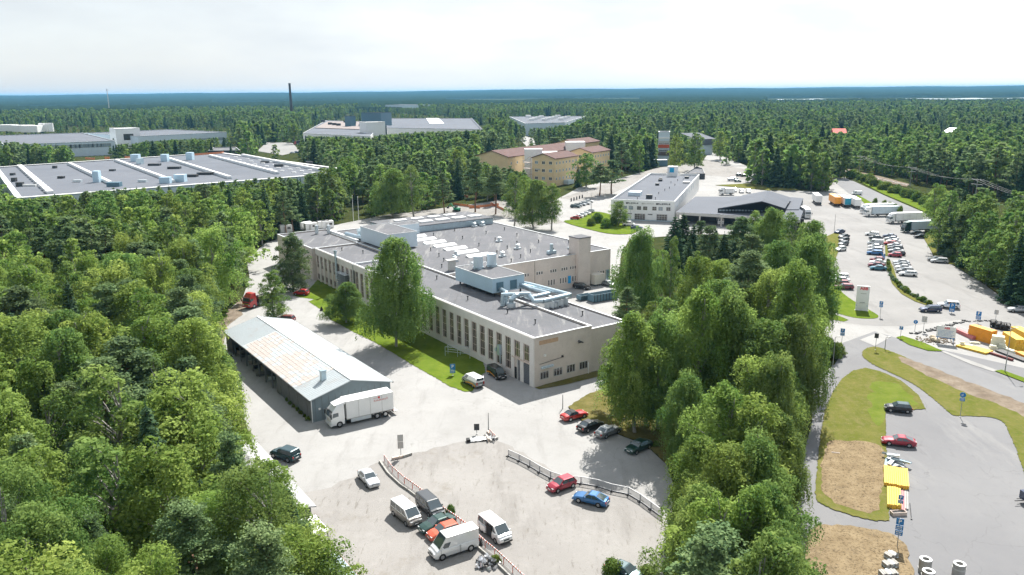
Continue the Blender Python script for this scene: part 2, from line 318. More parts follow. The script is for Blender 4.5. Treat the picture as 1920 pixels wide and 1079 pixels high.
sheet('gravel_lot', [(640,1250),(600,1010),(560,935),(640,905),(716,868),(780,850),(850,835),(915,822),(960,838),(1060,895),(1180,930),(1245,975),(1240,1079),(1245,1250)], M['gravel'], smooth=True, opened=False, rag=.5)
0 and sheet('tree_shade_strip', [(940,815),(1000,806),(1120,870),(1250,905),(1262,950),(1246,968),(1150,915),(1060,885)], M['asphalt2'], smooth=True, opened=False, rag=.4)  # switched off: asphalt tone painted where only tree shade falls
sheet('dirt_track', [(385,650),(378,620),(392,600),(430,580),(455,560),(468,566),(452,590),(430,612),(418,640),(425,665),(410,680),(392,668)], M['dirt'], smooth=True, opened=False, rag=.5)
M['patch'] = mat('bare_patch', (.245, .226, .204), c2=(.30, .283, .264), scale=.8, rough=1, extra=[('noise', 4.0, .5, .66, (.19, .17, .145), .5)], bump=.5, bscale=6, spec=.0)


sheet('back_road', [(700,408),(850,388),(905,381),(940,374),(1000,392),(1060,418),(1000,425),(930,405),(860,402),(720,420)], M['gravel'], opened=False)
sheet('side_road', [(1050,372),(1160,338),(1228,316),(1330,300),(1372,312),(1400,320),(1400,338),(1340,330),(1235,325),(1150,362),(1090,378)], M['gravel'], opened=False)
sheet('roadway', [(1560,338),(1572,334),(1600,340),(1660,368),(1730,398),(1800,430),(1960,498),(1960,512),(1800,446),(1735,414),(1690,402),(1640,385),(1590,362)], M['asphalt3'], opened=False)
sheet('white_island', [(1612,638),(1648,624),(1668,634),(1640,650)], M['yard'], opened=False)
sheet('pale_kerb_strip', [(1762,659),(1772,660),(1875,697),(1862,698),(1820,684)], M['yard'], opened=False)
# lawns
sheet('lawn', [(548,554),(575,548),(600,520),(660,560),(745,600),(820,634),(905,676),(911,698),(892,716),(886,735),(872,736),(840,724),(820,711),(775,686),(735,662),(700,641),(660,622),(620,600),(600,580),(578,566),(590,562),(560,558)], M['lawn'], rag=.12)
sheet('lawn', [(1003,728),(1011,731),(1062,722),(1126,706),(1121,696),(1060,710)], M['shade_grass'])
sheet('lawn', [(1546,534),(1563,528),(1580,550),(1605,568),(1640,588),(1647,594),(1640,598),(1615,598),(1590,594),(1565,586),(1543,578),(1540,556)], M['lawn'], smooth=True)
sheet('lawn', [(1540,588),(1560,589),(1580,596),(1591,601),(1582,604),(1560,600),(1540,597)], M['lawn'])
sheet('verge', [(1617,668),(1622,656),(1640,651),(1662,657),(1700,672),(1760,702),(1800,716),(1850,735),(1920,766),(1990,798),(2060,960),(1940,960),(1925,905),(1908,852),(1890,808),(1878,791),(1850,783),(1800,781),(1784,778),(1765,762),(1745,745),(1710,720),(1670,700),(1636,684)], M['verge'], smooth=True, rag=.1)
sheet('gravel_verge', [(1690,670),(1750,692),(1800,712),(1850,730),(1920,758),(1990,790),(1980,812),(1920,782),(1850,752),(1790,730),(1740,706),(1700,686)], M['dirt'], smooth=True, rag=.35)
sheet('lawn', [(1600,696),(1622,691),(1650,697),(1690,715),(1722,742),(1736,768),(1710,770),(1660,771),(1661,830),(1665,880),(1668,978),(1640,978),(1600,969),(1560,956),(1533,942),(1528,925),(1532,880),(1538,820),(1547,770),(1562,735),(1580,710)], M['verge'], rag=.1)
sheet('mown_patch', [(1640,720),(1680,722),(1712,745),(1722,762),(1670,764),(1650,800),(1630,770)], mat('green_verge', (.088, .128, .018), c2=(.140, .165, .035), scale=.3, rough=1, extra=[('noise', 1.1, .5, .72, (.15, .145, .05), .6)], bump=.6, bscale=9, spec=.0), smooth=True, rag=.6)
sheet('dry_patch', [(1550,835),(1590,828),(1652,838),(1658,880),(1652,930),(1640,962),(1590,955),(1550,930),(1538,890)], M['hay'], smooth=True, rag=.3)
sheet('verge', [(1512,1010),(1530,990),(1570,987),(1620,992),(1665,1002),(1697,1020),(1706,1050),(1712,1100),(1715,1250),(1505,1250),(1510,1079)], M['hay'], smooth=True, rag=.25)
sheet('shrub_bed', [(1663,490),(1668,487),(1676,505),(1682,525),(1700,545),(1725,560),(1746,571),(1738,574),(1715,566),(1690,552),(1672,532),(1666,510)], M['verge'])
sheet('shrub_bed', [(1659,444),(1664,446),(1668,480),(1660,481)], M['verge'])
sheet('verge', [(1680,634),(1692,631),(1730,643),(1768,660),(1740,659),(1705,648)], M['lawn'])
sheet('verge', [(1865,697),(1878,695),(1925,712),(1990,735),(1990,745),(1925,720)], M['lawn'])
sheet('verge', [(1548,445),(1573,434),(1573,470),(1565,490),(1556,510),(1551,480)], M['verge'])
sheet('verge', [(1057,416),(1090,411),(1115,398),(1150,405),(1178,422),(1192,437),(1150,440),(1100,430)], M['lawn'], smooth=True)
sheet('verge', [(1065,765),(1100,742),(1140,728),(1180,745),(1260,770),(1300,830),(1290,880),(1262,878),(1250,872),(1210,835),(1150,812),(1090,790)], M['shade_grass'], opened=False, rag=.2)
sheet('verge', [(1600,362),(1622,374),(1640,384),(1660,390),(1700,404),(1716,412),(1690,408),(1650,398),(1625,386)], M['lawn'], opened=False)
sheet('verge', [(1340,348),(1400,345),(1480,352),(1500,358),(1440,358)], M['verge'], opened=False)
sheet('verge', [(1600,335),(1660,350),(1720,375),(1790,405),(1870,440),(1800,428),(1745,403),(1700,383),(1655,364)], M['lawn'], opened=False)
sheet('verge', [(1731,446),(1745,470),(1755,490),(1785,497),(1840,530),(1890,566),(1960,600),(1960,570),(1900,540),(1850,505),(1800,480),(1770,470),(1750,440)], M['verge'], opened=False)
sheet('railway_bed', [(1575,315),(1600,320),(1660,334),(1705,346),(1700,351),(1650,341),(1590,328)], M['dirt'])
sheet('clearing', [(482,284),(500,268),(548,268),(562,284),(530,292)], M['asphalt2'])
sheet('clearing', [(975,262),(985,256),(1000,260),(1004,272),(990,278)], M['yard'])
sheet('clearing', [(1320,300),(1330,285),(1345,290),(1400,312),(1372,312),(1345,304)], M['yard'])
def sector(a0, a1, r0, r1, n=14):
    A = [R(a0+(a1-a0)*i/n) for i in range(n+1)]
    return [(r0*math.sin(a), r0*math.cos(a)) for a in A]+[(r1*(1+.05*math.sin(9*i))*math.sin(a), r1*(1+.05*math.sin(9*i))*math.cos(a)) for i, a in enumerate(A[::-1])]
FLAT = [(17.5, 36.5, 2950, 4300), (-4.5, 9, 3700, 5000), (-31, -24, 3300, 4100), (-20, -12, 3900, 4700)]
sheet('lake', sector(18, 36, 3150, 4250), M['lake'], world=True, opened=False)
sheet('field', sector(-4, 8.5, 3800, 4900), M['field'], world=True, opened=False)
sheet('field', sector(-30, -25, 3400, 4000), M['field'], world=True, opened=False)
sheet('lake', sector(-19, -13, 4000, 4600), M['lake'], world=True, opened=False)
def canopy_z(x, y):
    r = np.hypot(x, y); a = np.degrees(np.arctan2(x, y))
    h = hill(x, y); k = np.ones_like(r)
    for a0, a1, r0, r1 in FLAT:
        inside = (a > a0) & (a < a1) & (r > r0) & (r < r1*1.06); k = np.where(inside, 0, k)
    k = np.where((r < 2150) | (r > 23000), 0, k)
    rr = np.random.default_rng(3)
    n = rr.random(r.shape)*5 + 2.5*np.sin(x*.011+np.sin(y*.004)*2)*np.sin(y*.0063+1)
    return h + np.where(k > 0, 11.5+n, -6)
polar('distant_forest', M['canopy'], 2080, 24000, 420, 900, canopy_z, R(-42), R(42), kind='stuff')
# ---------------- trees ----------------
def unit(a): return a/np.maximum(np.linalg.norm(a, axis=-1, keepdims=True), 1e-6)
def leafq(c, n, s, asp, g, up=None):
    """one four-sided leaf spray per point"""
    n = unit(n); r = unit(g.normal(size=n.shape)) if up is None else unit(up+g.normal(size=n.shape)*.25)
    b = unit(r-(r*n).sum(1, keepdims=True)*n); t = np.cross(n, b); s = np.asarray(s).reshape(-1, 1)
    k = g.uniform(.55, 1.0, size=(len(c), 4, 1))
    q = np.stack([c-t*s*k[:, 0]-b*s*asp*.35, c+t*s*.5*k[:, 1]-b*s*asp, c+t*s*k[:, 2]+b*s*asp*.35, c-t*s*.5*k[:, 3]+b*s*asp], 1)
    return q.reshape(-1, 3)
def ball(n, g): return unit(g.normal(size=(n, 3)))
def tubes(paths, n=6):
    V = []; Q = []; o = 0
    for pts, rad in paths:
        pts = np.array(pts, float); k = len(pts)
        for i in range(k):
            d = pts[min(i+1, k-1)]-pts[max(i-1, 0)]; d = d/max(np.linalg.norm(d), 1e-6)
            a = np.cross(d, [0.3, .9, .1]); a /= max(np.linalg.norm(a), 1e-6); b = np.cross(d, a)
            for j in range(n):
                t = 2*math.pi*j/n; V.append(pts[i]+(a*math.cos(t)+b*math.sin(t))*rad[i])
        for i in range(k-1):
            for j in range(n): Q.append((o+i*n+j, o+i*n+(j+1) % n, o+(i+1)*n+(j+1) % n, o+(i+1)*n+j))
        o += k*n
    return np.array(V), np.array(Q)

def birch(seed, H=18., Rm=4.2, dens=2.2, lsz=.11, z0f=.16, weep=1.0, nl=64, lean=0.0, multi=1):
    g = np.random.default_rng(seed); z0 = H*z0f; P = []; T = []; C = []; NN = []; SS = []; TT = []; UP = []
    cx = g.normal(0, .25*Rm, 2)*.3
    for i in range(nl):
        t = (i+g.random())/nl; t = t**.85
        a = i*2.399+g.normal(0, .35)
        env = Rm*(math.sin(math.pi*min(1, .14+.80*t))**.75)*(1-.25*t)*(1+.20*math.sin(3*a+seed)+.16*math.sin(5*a+seed*2+7*t)+g.normal(0, .10)); rad = env*(g.uniform(.35, 1.02))
        z = z0+(H-z0)*t*.97+g.normal(0, .35); s = g.uniform(.6, 1.35)*(1.2-.55*t)*Rm/4.2
        c = np.array([math.cos(a)*rad+cx[0]*t, math.sin(a)*rad+cx[1]*t, z-.22*rad*g.random()])
        tone = np.clip(g.normal(.5, .28), 0, 1)
        n1 = int(44*dens*(s**1.3)+6); d = ball(n1, g); d[:, 2] = np.abs(d[:, 2])*1.2-.35; d = unit(d)
        p = c+d*np.array([s, s, s*.95])*g.uniform(.55, 1.12, (n1, 1)); C.append(p); NN.append(d*1.0+ball(n1, g)*.8+[0, 0, .1]); SS.append(g.uniform(.55, 1.6, n1)*lsz); TT.append(np.clip(tone+g.normal(0, .12, n1), 0, 1)); UP.append(ball(n1, g))
        ns = int(18*dens**.6*s*weep+2)
        for k in range(ns):
            b = g.uniform(0, 2*math.pi); rr = s*g.uniform(.5, 1.1); st = c+np.array([math.cos(b)*rr, math.sin(b)*rr, g.uniform(-.2, .35)*s])
            L = g.uniform(.8, 3.3)*weep*(1.15-.5*t)*Rm/4.2; L = min(L, max(.3, st[2]-H*.13)); m = max(2, int(L/(.30*lsz/.17)*min(1.15, dens+.35)))
            zz = np.linspace(0, 1, m); out_ = np.array([math.cos(b), math.sin(b), 0])
            p = st+np.outer(np.sin(zz*1.5)*.35, out_)+np.outer(-zz*L, [0, 0, 1])+g.normal(0, .08, (m, 3)); C.append(p)
            NN.append(np.tile(out_, (m, 1))+ball(m, g)*.7); SS.append(g.uniform(.55, 1.05, m)*lsz); TT.append(np.clip(tone+.05+g.normal(0, .15, m), 0, 1)); UP.append(np.tile([0, 0, 1.], (m, 1)))
        C_ = c; P.append(C_)
    C = np.concatenate(C); q = leafq(C, np.concatenate(NN), np.concatenate(SS), 1.25, g, np.concatenate(UP)); TT = np.concatenate(TT)
    paths = []
    for k in range(multi):
        off = g.normal(0, .25, 2) if multi > 1 else np.zeros(2)
        zs = np.linspace(0, H*.93, 8); dr = g.normal(0, .35*(1+.8*(multi > 1)), 2)
        tr = np.stack([off[0]+dr[0]*zs/H*2+.15*np.sin(zs*.6+seed), off[1]+dr[1]*zs/H*2+.15*np.cos(zs*.5+seed), zs], 1)
        paths.append((tr, np.linspace(.24 if multi == 1 else .17, .04, 8)*H/18))
    idx = g.choice(len(P), min(26, len(P)), replace=False)
    for i in idx:
        c = P[i]; zb = max(z0*.8, c[2]-2.2-g.random()*1.5); k = np.searchsorted(paths[0][0][:, 2], zb); k = min(max(k, 1), 7); base = paths[0][0][k]*1.0
        base = np.array([np.interp(zb, paths[0][0][:, 2], paths[0][0][:, 0]), np.interp(zb, paths[0][0][:, 2], paths[0][0][:, 1]), zb])
        mid = base*.45+c*.55+[0, 0, .3]; paths.append(([base, mid, c], [.07, .045, .015]))
    return q, TT, tubes(paths)

def pine(seed, H=17., Rm=3.4, dens=1.8, lsz=.15, z0f=.42, nl=40):
    g = np.random.default_rng(seed); C = []; NN = []; SS = []; TT = []; P = []
    z0 = H*z0f
    for i in range(nl):
        t = (i+g.random())/nl; env = Rm*(.5+.6*math.sin(math.pi*min(1, .22+.68*t)))*(1-.62*t**2.2)
        a = i*2.399+g.normal(0, .4); rad = env*g.uniform(.3, 1.0)*(1-.55*t); z = z0+(H-z0)*t+g.normal(0, .15)
        s = g.uniform(.75, 1.35)*(1.15-.45*t)*Rm/3.4; c = np.array([math.cos(a)*rad, math.sin(a)*rad, z]); tone = np.clip(g.normal(.5, .22), 0, 1)
        n = int(150*dens*s**1.5+8); d = ball(n, g); d[:, 2] = np.abs(d[:, 2])*.9-.25
        # needle tufts gathered in small cushions
        k = max(4, int(12*s)); cen = ball(k, g)*np.array([s, s, s*.33])*g.uniform(.5, 1.0, (k, 1)); w_ = g.integers(0, k, n)
        p = c+cen[w_]+g.normal(0, .26*s, (n, 3))*[1, 1, .6]; C.append(p); NN.append(d+ball(n, g)*.5+[0, 0, .6]); SS.append(g.uniform(.6, 1.25, n)*lsz); TT.append(np.clip(tone+g.normal(0, .22, n), 0, 1)); P.append(c)
    C = np.concatenate(C); q = leafq(C, np.concatenate(NN), np.concatenate(SS), .8, g)
    zs = np.linspace(0, H*.96, 7); tr = np.stack([.2*np.sin(zs*.35+seed), .2*np.cos(zs*.3), zs], 1); paths = [(tr, np.linspace(.22, .04, 7)*H/17)]
    for c in P[::2]:
        zb = max(z0*.75, c[2]-.6); base = np.array([np.interp(zb, tr[:, 2], tr[:, 0]), np.interp(zb, tr[:, 2], tr[:, 1]), zb]); paths.append(([base, base*.5+c*.5+[0, 0, -.1], c], [.07, .05, .02]))
    return q, np.concatenate(TT), tubes(paths)

def spruce(seed, H=16., Rm=2.9, dens=1.0, lsz=.20, z0f=.06):
    g = np.random.default_rng(seed); C = []; NN = []; SS = []; TT = []
    z0 = H*z0f; nlv = 26
    for i in range(nlv):
        t = i/nlv; z = z0+(H-z0)*t; Rr = Rm*(1-t)**.82*(1+.10*math.sin(i*1.9+seed)); nb = int(11-5*t)
        for b in range(nb):
            a = 2*math.pi*(b+g.random()*.6)/nb+i*.7; L = Rr*g.uniform(.75, 1.12)+.15; m = max(3, int(L*16*dens)); u = g.random(m)**.7
            dr = np.array([math.cos(a), math.sin(a), 0]); side = np.array([-math.sin(a), math.cos(a), 0])
            p = np.outer(u*L, dr)+np.outer(g.normal(0, .22*L/2.2+.06, m)*(1.1-.5*u), side); p[:, 2] += z-.32*u*L+.10*(u*L)**1.3*.4+g.normal(0, .10, m)
            C.append(p); NN.append(np.tile(dr*.45+[0, 0, .8], (m, 1))+ball(m, g)*.55); SS.append(g.uniform(.65, 1.2, m)*lsz); TT.append(np.clip(g.normal(.3+.4*(b % 2), .2, m)+.15*u, 0, 1))
    C.append(np.stack([np.zeros(12), np.zeros(12), np.linspace(H*.95, H+.3, 12)], 1)); NN.append(ball(12, g)); SS.append(np.full(12, lsz*.6)); TT.append(np.full(12, .6))
    C = np.concatenate(C); q = leafq(C, np.concatenate(NN), np.concatenate(SS), .9, g)
    return q, np.concatenate(TT), tubes([(np.array([[0, 0, 0], [0, 0, H*.5], [0, 0, H*.97]]), [.2, .13, .03])])

def shrub(seed, H=2.0, Rm=1.3, dens=1.0, lsz=.10, nl=16):
    g = np.random.default_rng(seed); C = []; NN = []; SS = []; TT = []
    for i in range(nl):
        a = i*2.4; t = (i+.5)/nl; rad = Rm*.75*math.sqrt(1-t*.9)*g.uniform(.5, 1); s = Rm*g.uniform(.28, .45); c = np.array([math.cos(a)*rad, math.sin(a)*rad, s*.6+(H-s*1.4)*t])
        n = int(110*dens*(s/.5)**1.2+6); d = ball(n, g); d[:, 2] = d[:, 2]*.8+.2; p = c+d*s*g.uniform(.6, 1.1, (n, 1)); p[:, 2] = np.maximum(p[:, 2], .03); C.append(p); NN.append(d+ball(n, g)*.6); SS.append(g.uniform(.6, 1.2, n)*lsz)
        TT.append(np.clip(g.normal(.5, .2)+g.normal(0, .2, n), 0, 1))
    C = np.concatenate(C); q = leafq(C, np.concatenate(NN), np.concatenate(SS), 1.0, g)
    return q, np.concatenate(TT), tubes([([[0, 0, 0], [Rm*.3*math.cos(k*2.1), Rm*.3*math.sin(k*2.1), H*.7]], [.05, .02]) for k in range(4)], 5)

def tpl(kind, res, lm, tm):
    q, tone, (tv, tq) = res
    me = npmesh(kind+'_crown', q, np.arange(len(q)).reshape(-1, 4), lm, tone=tone)
    mt = npmesh(kind+'_trunk', tv, tq, tm); return me, mt
TPL = {}
B_, BD, PN, SP, SH = (MATS[k] for k in ('birch_leaf', 'birch_leaf_dark', 'pine_needle', 'spruce_needle', 'shrub_leaf'))
tb, tp, ts_ = M['trunk_birch'], M['trunk_pine'], M['trunk_spruce']
TPL['birch', 0] = [tpl('birch', birch(s, Rm=rm, weep=wp, nl=nl, z0f=zf), lm, tb) for s, rm, wp, nl, zf, lm in ((1, 3.9, .95, 66, .18, B_), (2, 3.4, .85, 58, .2, B_), (3, 4.4, 1.1, 78, .14, BD), (4, 3.7, 1.2, 64, .2, B_), (5, 3.0, .8, 50, .24, BD), (6, 4.3, .9, 72, .15, B_))]
TPL['oval', 0] = [tpl('oval', birch(71, H=16., Rm=4.0, weep=.35, nl=96, z0f=.05, dens=2.4), BD, ts_), tpl('oval', birch(72, H=16., Rm=4.0, weep=.3, nl=110, z0f=.04, dens=2.6, lsz=.12), PN, ts_)]
TPL['birch', 9] = [tpl('birch', birch(s, Rm=rm, weep=.9, nl=62, z0f=.2, dens=5.0, lsz=.065), lm, tb) for s, rm, lm in ((61, 3.9, B_), (62, 3.5, BD))]
TPL['pine', 9] = [tpl('pine', pine(63, Rm=3.4, z0f=.35, nl=44, dens=5.0, lsz=.085), PN, tp)]
TPL['spruce', 9] = [tpl('spruce', spruce(64, Rm=2.9, dens=5.0, lsz=.11), SP, ts_)]
TPL['weeping', 0] = [tpl('birch', birch(s, Rm=rm, weep=1.15, nl=nl, z0f=.17, dens=1.9, multi=mu), lm, tb) for s, rm, nl, lm, mu in ((21, 4.7, 84, BD, 1), (22, 4.1, 76, B_, 1), (23, 4.9, 92, BD, 3))]
TPL['pine', 0] = [tpl('pine', pine(s, Rm=rm, z0f=zf, nl=n), PN, tp) for s, rm, zf, n in ((1, 3.3, .38, 42), (2, 3.9, .45, 46), (3, 2.9, .30, 44))]
TPL['spruce', 0] = [tpl('spruce', spruce(s, Rm=rm, dens=2.4, lsz=.17), SP, ts_) for s, rm in ((1, 2.7), (2, 3.3))]
TPL['shrub', 0] = [tpl('shrub', shrub(s, dens=1.5, lsz=.09), SH, ts_) for s in (1, 2, 3)]+[tpl('shrub', shrub(9), MATS['willow_leaf'], ts_)]
TPL['birch', 1] = [tpl('birch', birch(s, Rm=rm, dens=.62, lsz=.235, nl=50, weep=.8, z0f=.15), lm, tb) for s, rm, lm in ((31, 3.9, B_), (32, 3.2, BD), (33, 4.2, BD), (34, 3.5, B_), (35, 3.0, B_))]
TPL['pine', 1] = [tpl('pine', pine(s, Rm=rm, dens=.6, lsz=.27, nl=34, z0f=zf-.08), PN, tp) for s, rm, zf in ((31, 3.2, .40), (32, 3.7, .5), (33, 2.8, .35))]
TPL['spruce', 1] = [tpl('spruce', spruce(s, Rm=rm, dens=.6, lsz=.28), SP, ts_) for s, rm in ((31, 2.7), (32, 3.2))]
def lod2(kind, res, lm, tm):
    q, tone, (tv, tq) = res; v = np.concatenate([q, tv]); qq = np.concatenate([np.arange(len(q)).reshape(-1, 4), tq+len(q)])
    me = npmesh(kind, v, qq, [lm, tm], tone=np.concatenate([tone, np.zeros(len(tq))]), mi=[0]*(len(q)//4)+[1]*len(tq))
    return bpy.data.objects.new(kind, me)
LOD2 = [lod2('t', birch(51, dens=.06, lsz=.65, nl=28, weep=.3, Rm=4.6, z0f=.06), BD, tb), lod2('t', birch(52, dens=.06, lsz=.65, nl=26, weep=.3, Rm=4.1, z0f=.06), BD, tb),
        lod2('t', pine(53, dens=.09, lsz=.72, nl=20, Rm=4.0, z0f=.25), PN, tp), lod2('t', pine(54, dens=.09, lsz=.72, nl=18, Rm=3.4, z0f=.2), PN, tp),
        lod2('t', spruce(55, dens=.13, lsz=.62, Rm=3.3), SP, ts_), lod2('t', spruce(56, dens=.13, lsz=.6, Rm=2.8), SP, ts_)]
TH = {'oval': 16., 'birch': 18., 'weeping': 18., 'pine': 17., 'spruce': 16., 'shrub': 2.0}
TW = {'oval': 4.0, 'birch': 3.9, 'weeping': 4.6, 'pine': 3.4, 'spruce': 3.0, 'shrub': 1.3}
TREES = []
def tree(kind, x, y, H, wid=None, lod=0, label=None, cat='tree', group=None, var=None, z=0.0, name=None):
    L = TPL[kind, lod]; cm, tm = L[(var if var is not None else rnd.randrange(len(L))) % len(L)]
    s = H/TH[kind]; sw = s if wid is None else wid/TW[kind]
    nm = name or {'oval': 'broad_tree', 'birch': 'birch_tree', 'weeping': 'birch_tree', 'pine': 'pine_tree', 'spruce': 'spruce_tree', 'shrub': 'shrub'}[kind]
    o = thing(nm, label, cat, (x, y, z), rnd.uniform(0, 6.28), group); o.scale = (sw, sw, s)
    link('crown', cm, o); link('stem' if kind == 'shrub' else 'trunk', tm, o)
    TREES.append((x, y, H)); return o
# ---------------- building helpers ----------------
WC = {}
def win(root, x, y, z, w_, h_, face, nc=3, nr=4, fm='mullion', gm='glass', bar=.07, name='window', dep=.06):
    """window centred at x, y with its sill at z; face is the outward direction in degrees (0 = -y)"""
    k = (round(w_, 2), round(h_, 2), nc, nr, fm, gm, bar)
    if k not in WC:
        f = MB(); g = MB(); b = bar
        f.box(-w_/2, w_/2, -dep, 0, 0, b); f.box(-w_/2, w_/2, -dep, 0, h_-b, h_); f.box(-w_/2, -w_/2+b, -dep, 0, b, h_-b); f.box(w_/2-b, w_/2, -dep, 0, b, h_-b)
        for i in range(1, nc): xx = -w_/2+w_*i/nc; f.box(xx-b*.4, xx+b*.4, -dep*.9, 0, b, h_-b)
        for j in range(1, nr): zz = h_*j/nr; f.box(-w_/2+b, w_/2-b, -dep*.8, 0, zz-b*.4, zz+b*.4)
        g.quad((-w_/2+b, -.015, b), (w_/2-b, -.015, b), (w_/2-b, -.015, h_-b), (-w_/2+b, -.015, h_-b))
        WC[k] = (f.mesh('window', M[fm]), g.mesh('pane', M[gm]))
    o = link(name, WC[k][0], root, (x, y, z), R(face)); link('pane', WC[k][1], o); return o
def block(root, x0, x1, y0, y1, h, wm='plaster', rm='roof', par=.35, cop='coping', z0=0.0, cw=.35, wname='wall'):
    b = MB(); b.prism([(x0, y0), (x1, y0), (x1, y1), (x0, y1)], z0, h, cap=False); t = .25
    b.prism([(x0+t, y0+t), (x0+t, y1-t), (x1-t, y1-t), (x1-t, y0+t)], h-par-.2, h, cap=False)
    wo = b.build(wname, M[wm], root)
    MB().box(x0+.02, x1-.02, y0+.02, y1-.02, h-par-.25, h-par).build('roof', M[rm], root)
    c = MB(); e = .06
    c.box(x0-e, x1+e, y0-e, y0+cw, h, h+.07); c.box(x0-e, x1+e, y1-cw, y1+e, h, h+.07); c.box(x0-e, x0+cw, y0+cw, y1-cw, h, h+.07); c.box(x1-cw, x1+e, y0+cw, y1-cw, h, h+.07)
    c.build('coping', M[cop], root); return wo
def rot(x, y, a): return (x*math.cos(a)-y*math.sin(a), x*math.sin(a)+y*math.cos(a))

# ---------------- main brick and concrete works hall ----------------
HB = 8.92
mb0 = G(1002.5, 727)
MBR = thing('factory_building', 'long grey flat-roofed works building with tall many-paned windows, rooftop ducts and white skylights', 'building', mb0, R(34.45))
block(MBR, 0, 12.75, 0, 101.6, HB)
block(MBR, -1.0, 14.6, 101.65, 129.9, HB-.05)
block(MBR, 12.8, 63.5, 52.4, 125.0, HB-.12, par=.15)
block(MBR, 12.8, 21.6, .35, 52.35, HB-.75, par=.25)
MB().box(0.3, 12.4, 75.8, 76.3, HB-.34, HB+.09).build('roof_kerb', M['coping'], MBR)
# facade: pilasters, bands and windows
PITCHW, W0 = 2.87, 1.28
top = MB().box(-.22, -.003, 0, 101.5, 7.35, HB-.02); top.build('upper_band', M['plaster2'], MBR)
MB().box(-.20, -.003, 6.9, 75.9, 0, 1.2).build('plinth', M['plaster2'], MBR)
pm = MB().box(-.22, -.003, -.53, .53, 0, 7.35).mesh('pilaster', M['plaster2'])
link('pilaster', MB().box(-.22, -.003, 0, W0-.03, 0, 7.35).mesh('pilaster', M['plaster2']), MBR)
for k in range(1, 27):
    link('pilaster', pm, MBR, (0, W0+PITCHW*k-.57, 0))
for k in range(26):
    yc = W0+PITCHW*k+.87
    if k < 2: win(MBR, 0, yc, 4.25, 1.74, 3.0, -90, 3, 2, bar=.10)
    else: win(MBR, 0, yc, 1.35, 1.74, 5.9, -90, 3, 4, bar=.10)
for k in range(9):
    yc = 74.5+PITCHW*(k+.8); link('pilaster', pm, MBR, (0, yc-1.43, 0))
    win(MBR, 0, yc, 3.8, 1.74, 3.3, -90, 3, 3, bar=.09); win(MBR, 0, yc, .6, 1.74, 1.5, -90, 3, 1, bar=.08)
MB().box(-.12, -.004, 1.3, 4.7, .05, 3.85).build('roller_door', M['door_grey'], MBR)
bb = MB()
for i in range(12): bb.box(-.15, -.12, 1.35, 4.65, .25+i*.3, .28+i*.3)
bb.build('door_slats', M['dark'], MBR)['kind'] = 'stuff'
MB().box(-.32, -.01, 4.7, 4.95, 0, 3.9).build('door_post', M['greyframe'], MBR)
MB().box(-.14, -.005, 5.35, 6.25, .05, 2.15).build('door', M['black'], MBR)
MB().box(-.3, 0, 1.1, 6.6, 3.9, 4.2).build('lintel', M['mullion'], MBR)
# end wall
MB().box(1.0, 5.1, -.03, -.004, 7.5, 8.25).build('wall_patch', M['orange_patch'], MBR)
for xc in (2.1, 5.1, 8.0, 10.9): win(MBR, xc, 0, 1.1, 1.95, 1.5, 0, 3, 1, 'greyframe', bar=.12)
lb = MB(); lb.box(1.3, 3.95, -.35, -.02, 3.15, 3.5); lb.build('sign_board', M['whitebox'], MBR)
tt = MB()
for i in range(9): tt.box(1.5+i*.25, 1.62+i*.25, -.36, -.351, 3.26+.03*(i % 2), 3.42)
tt.build('sign_lettering', M['bluedark'], MBR)
MB().box(1.95, 2.35, -.25, -.01, 5.3, 5.65).build('wall_lamp', M['white'], MBR)
b = MB(); b.box(9.5, 9.6, -.5, -.02, 6.5, 6.6); b.tube((9.3, -.5, 6.9), (10.4, -.45, 6.35), .12); b.box(9.4, 10.2, -.4, -.3, 6.35, 6.45); b.build('wall_bracket', M['dark'], MBR)
MB().tube((12.0, -.12, .1), (12.0, -.12, 2.2), .09).build('downpipe', M['white'], MBR)
MB().path([(1.0, -.05, 4.0), (6.0, -.05, 4.35), (6.0, -.12, 4.5)], .04, 5).box(5.85, 6.15, -.3, -.01, 4.4, 4.7).build('cable', M['dark'], MBR)
b = MB(); b.box(-.75, -.22, 9.9, 10.6, 3.3, 5.2); b.tube((-.6, 11.4, 4.0), (-.25, 11.4, 4.0), .35, n=12); b.path([(-.35, 11.4, 4.0), (-.35, 10.2, 3.2), (-.35, 10.2, 1.6)], .12); b.build('wall_ventilator', M['duct'], MBR)
# small items on the long wall
b = MB(); b.tube((-.45, 86.2, 3.5), (-.45, 86.2, 10.2), .28, n=12); b.ring((-.45, 86.2), .42, .25, 10.0, 10.7, 12); b.build('flue_pipe', M['duct'], MBR)
MB().tube((-.35, 75.9, .1), (-.35, 75.9, HB), .12).build('downpipe', M['coping'], MBR)
# balcony-like outdoor stair and racks
b = MB()
for i in range(9): b.box(-1.6, -.25, 78.2+i*.02, 84.2, 1.2+i*.55, 1.24+i*.55)
for yy in (78.2, 81.2, 84.2):
    for xx in (-1.6, -.3): b.box(xx-.03, xx+.03, yy-.03, yy+.03, 0, 6)
b.build('pipe_rack', M['light_steel'], MBR)
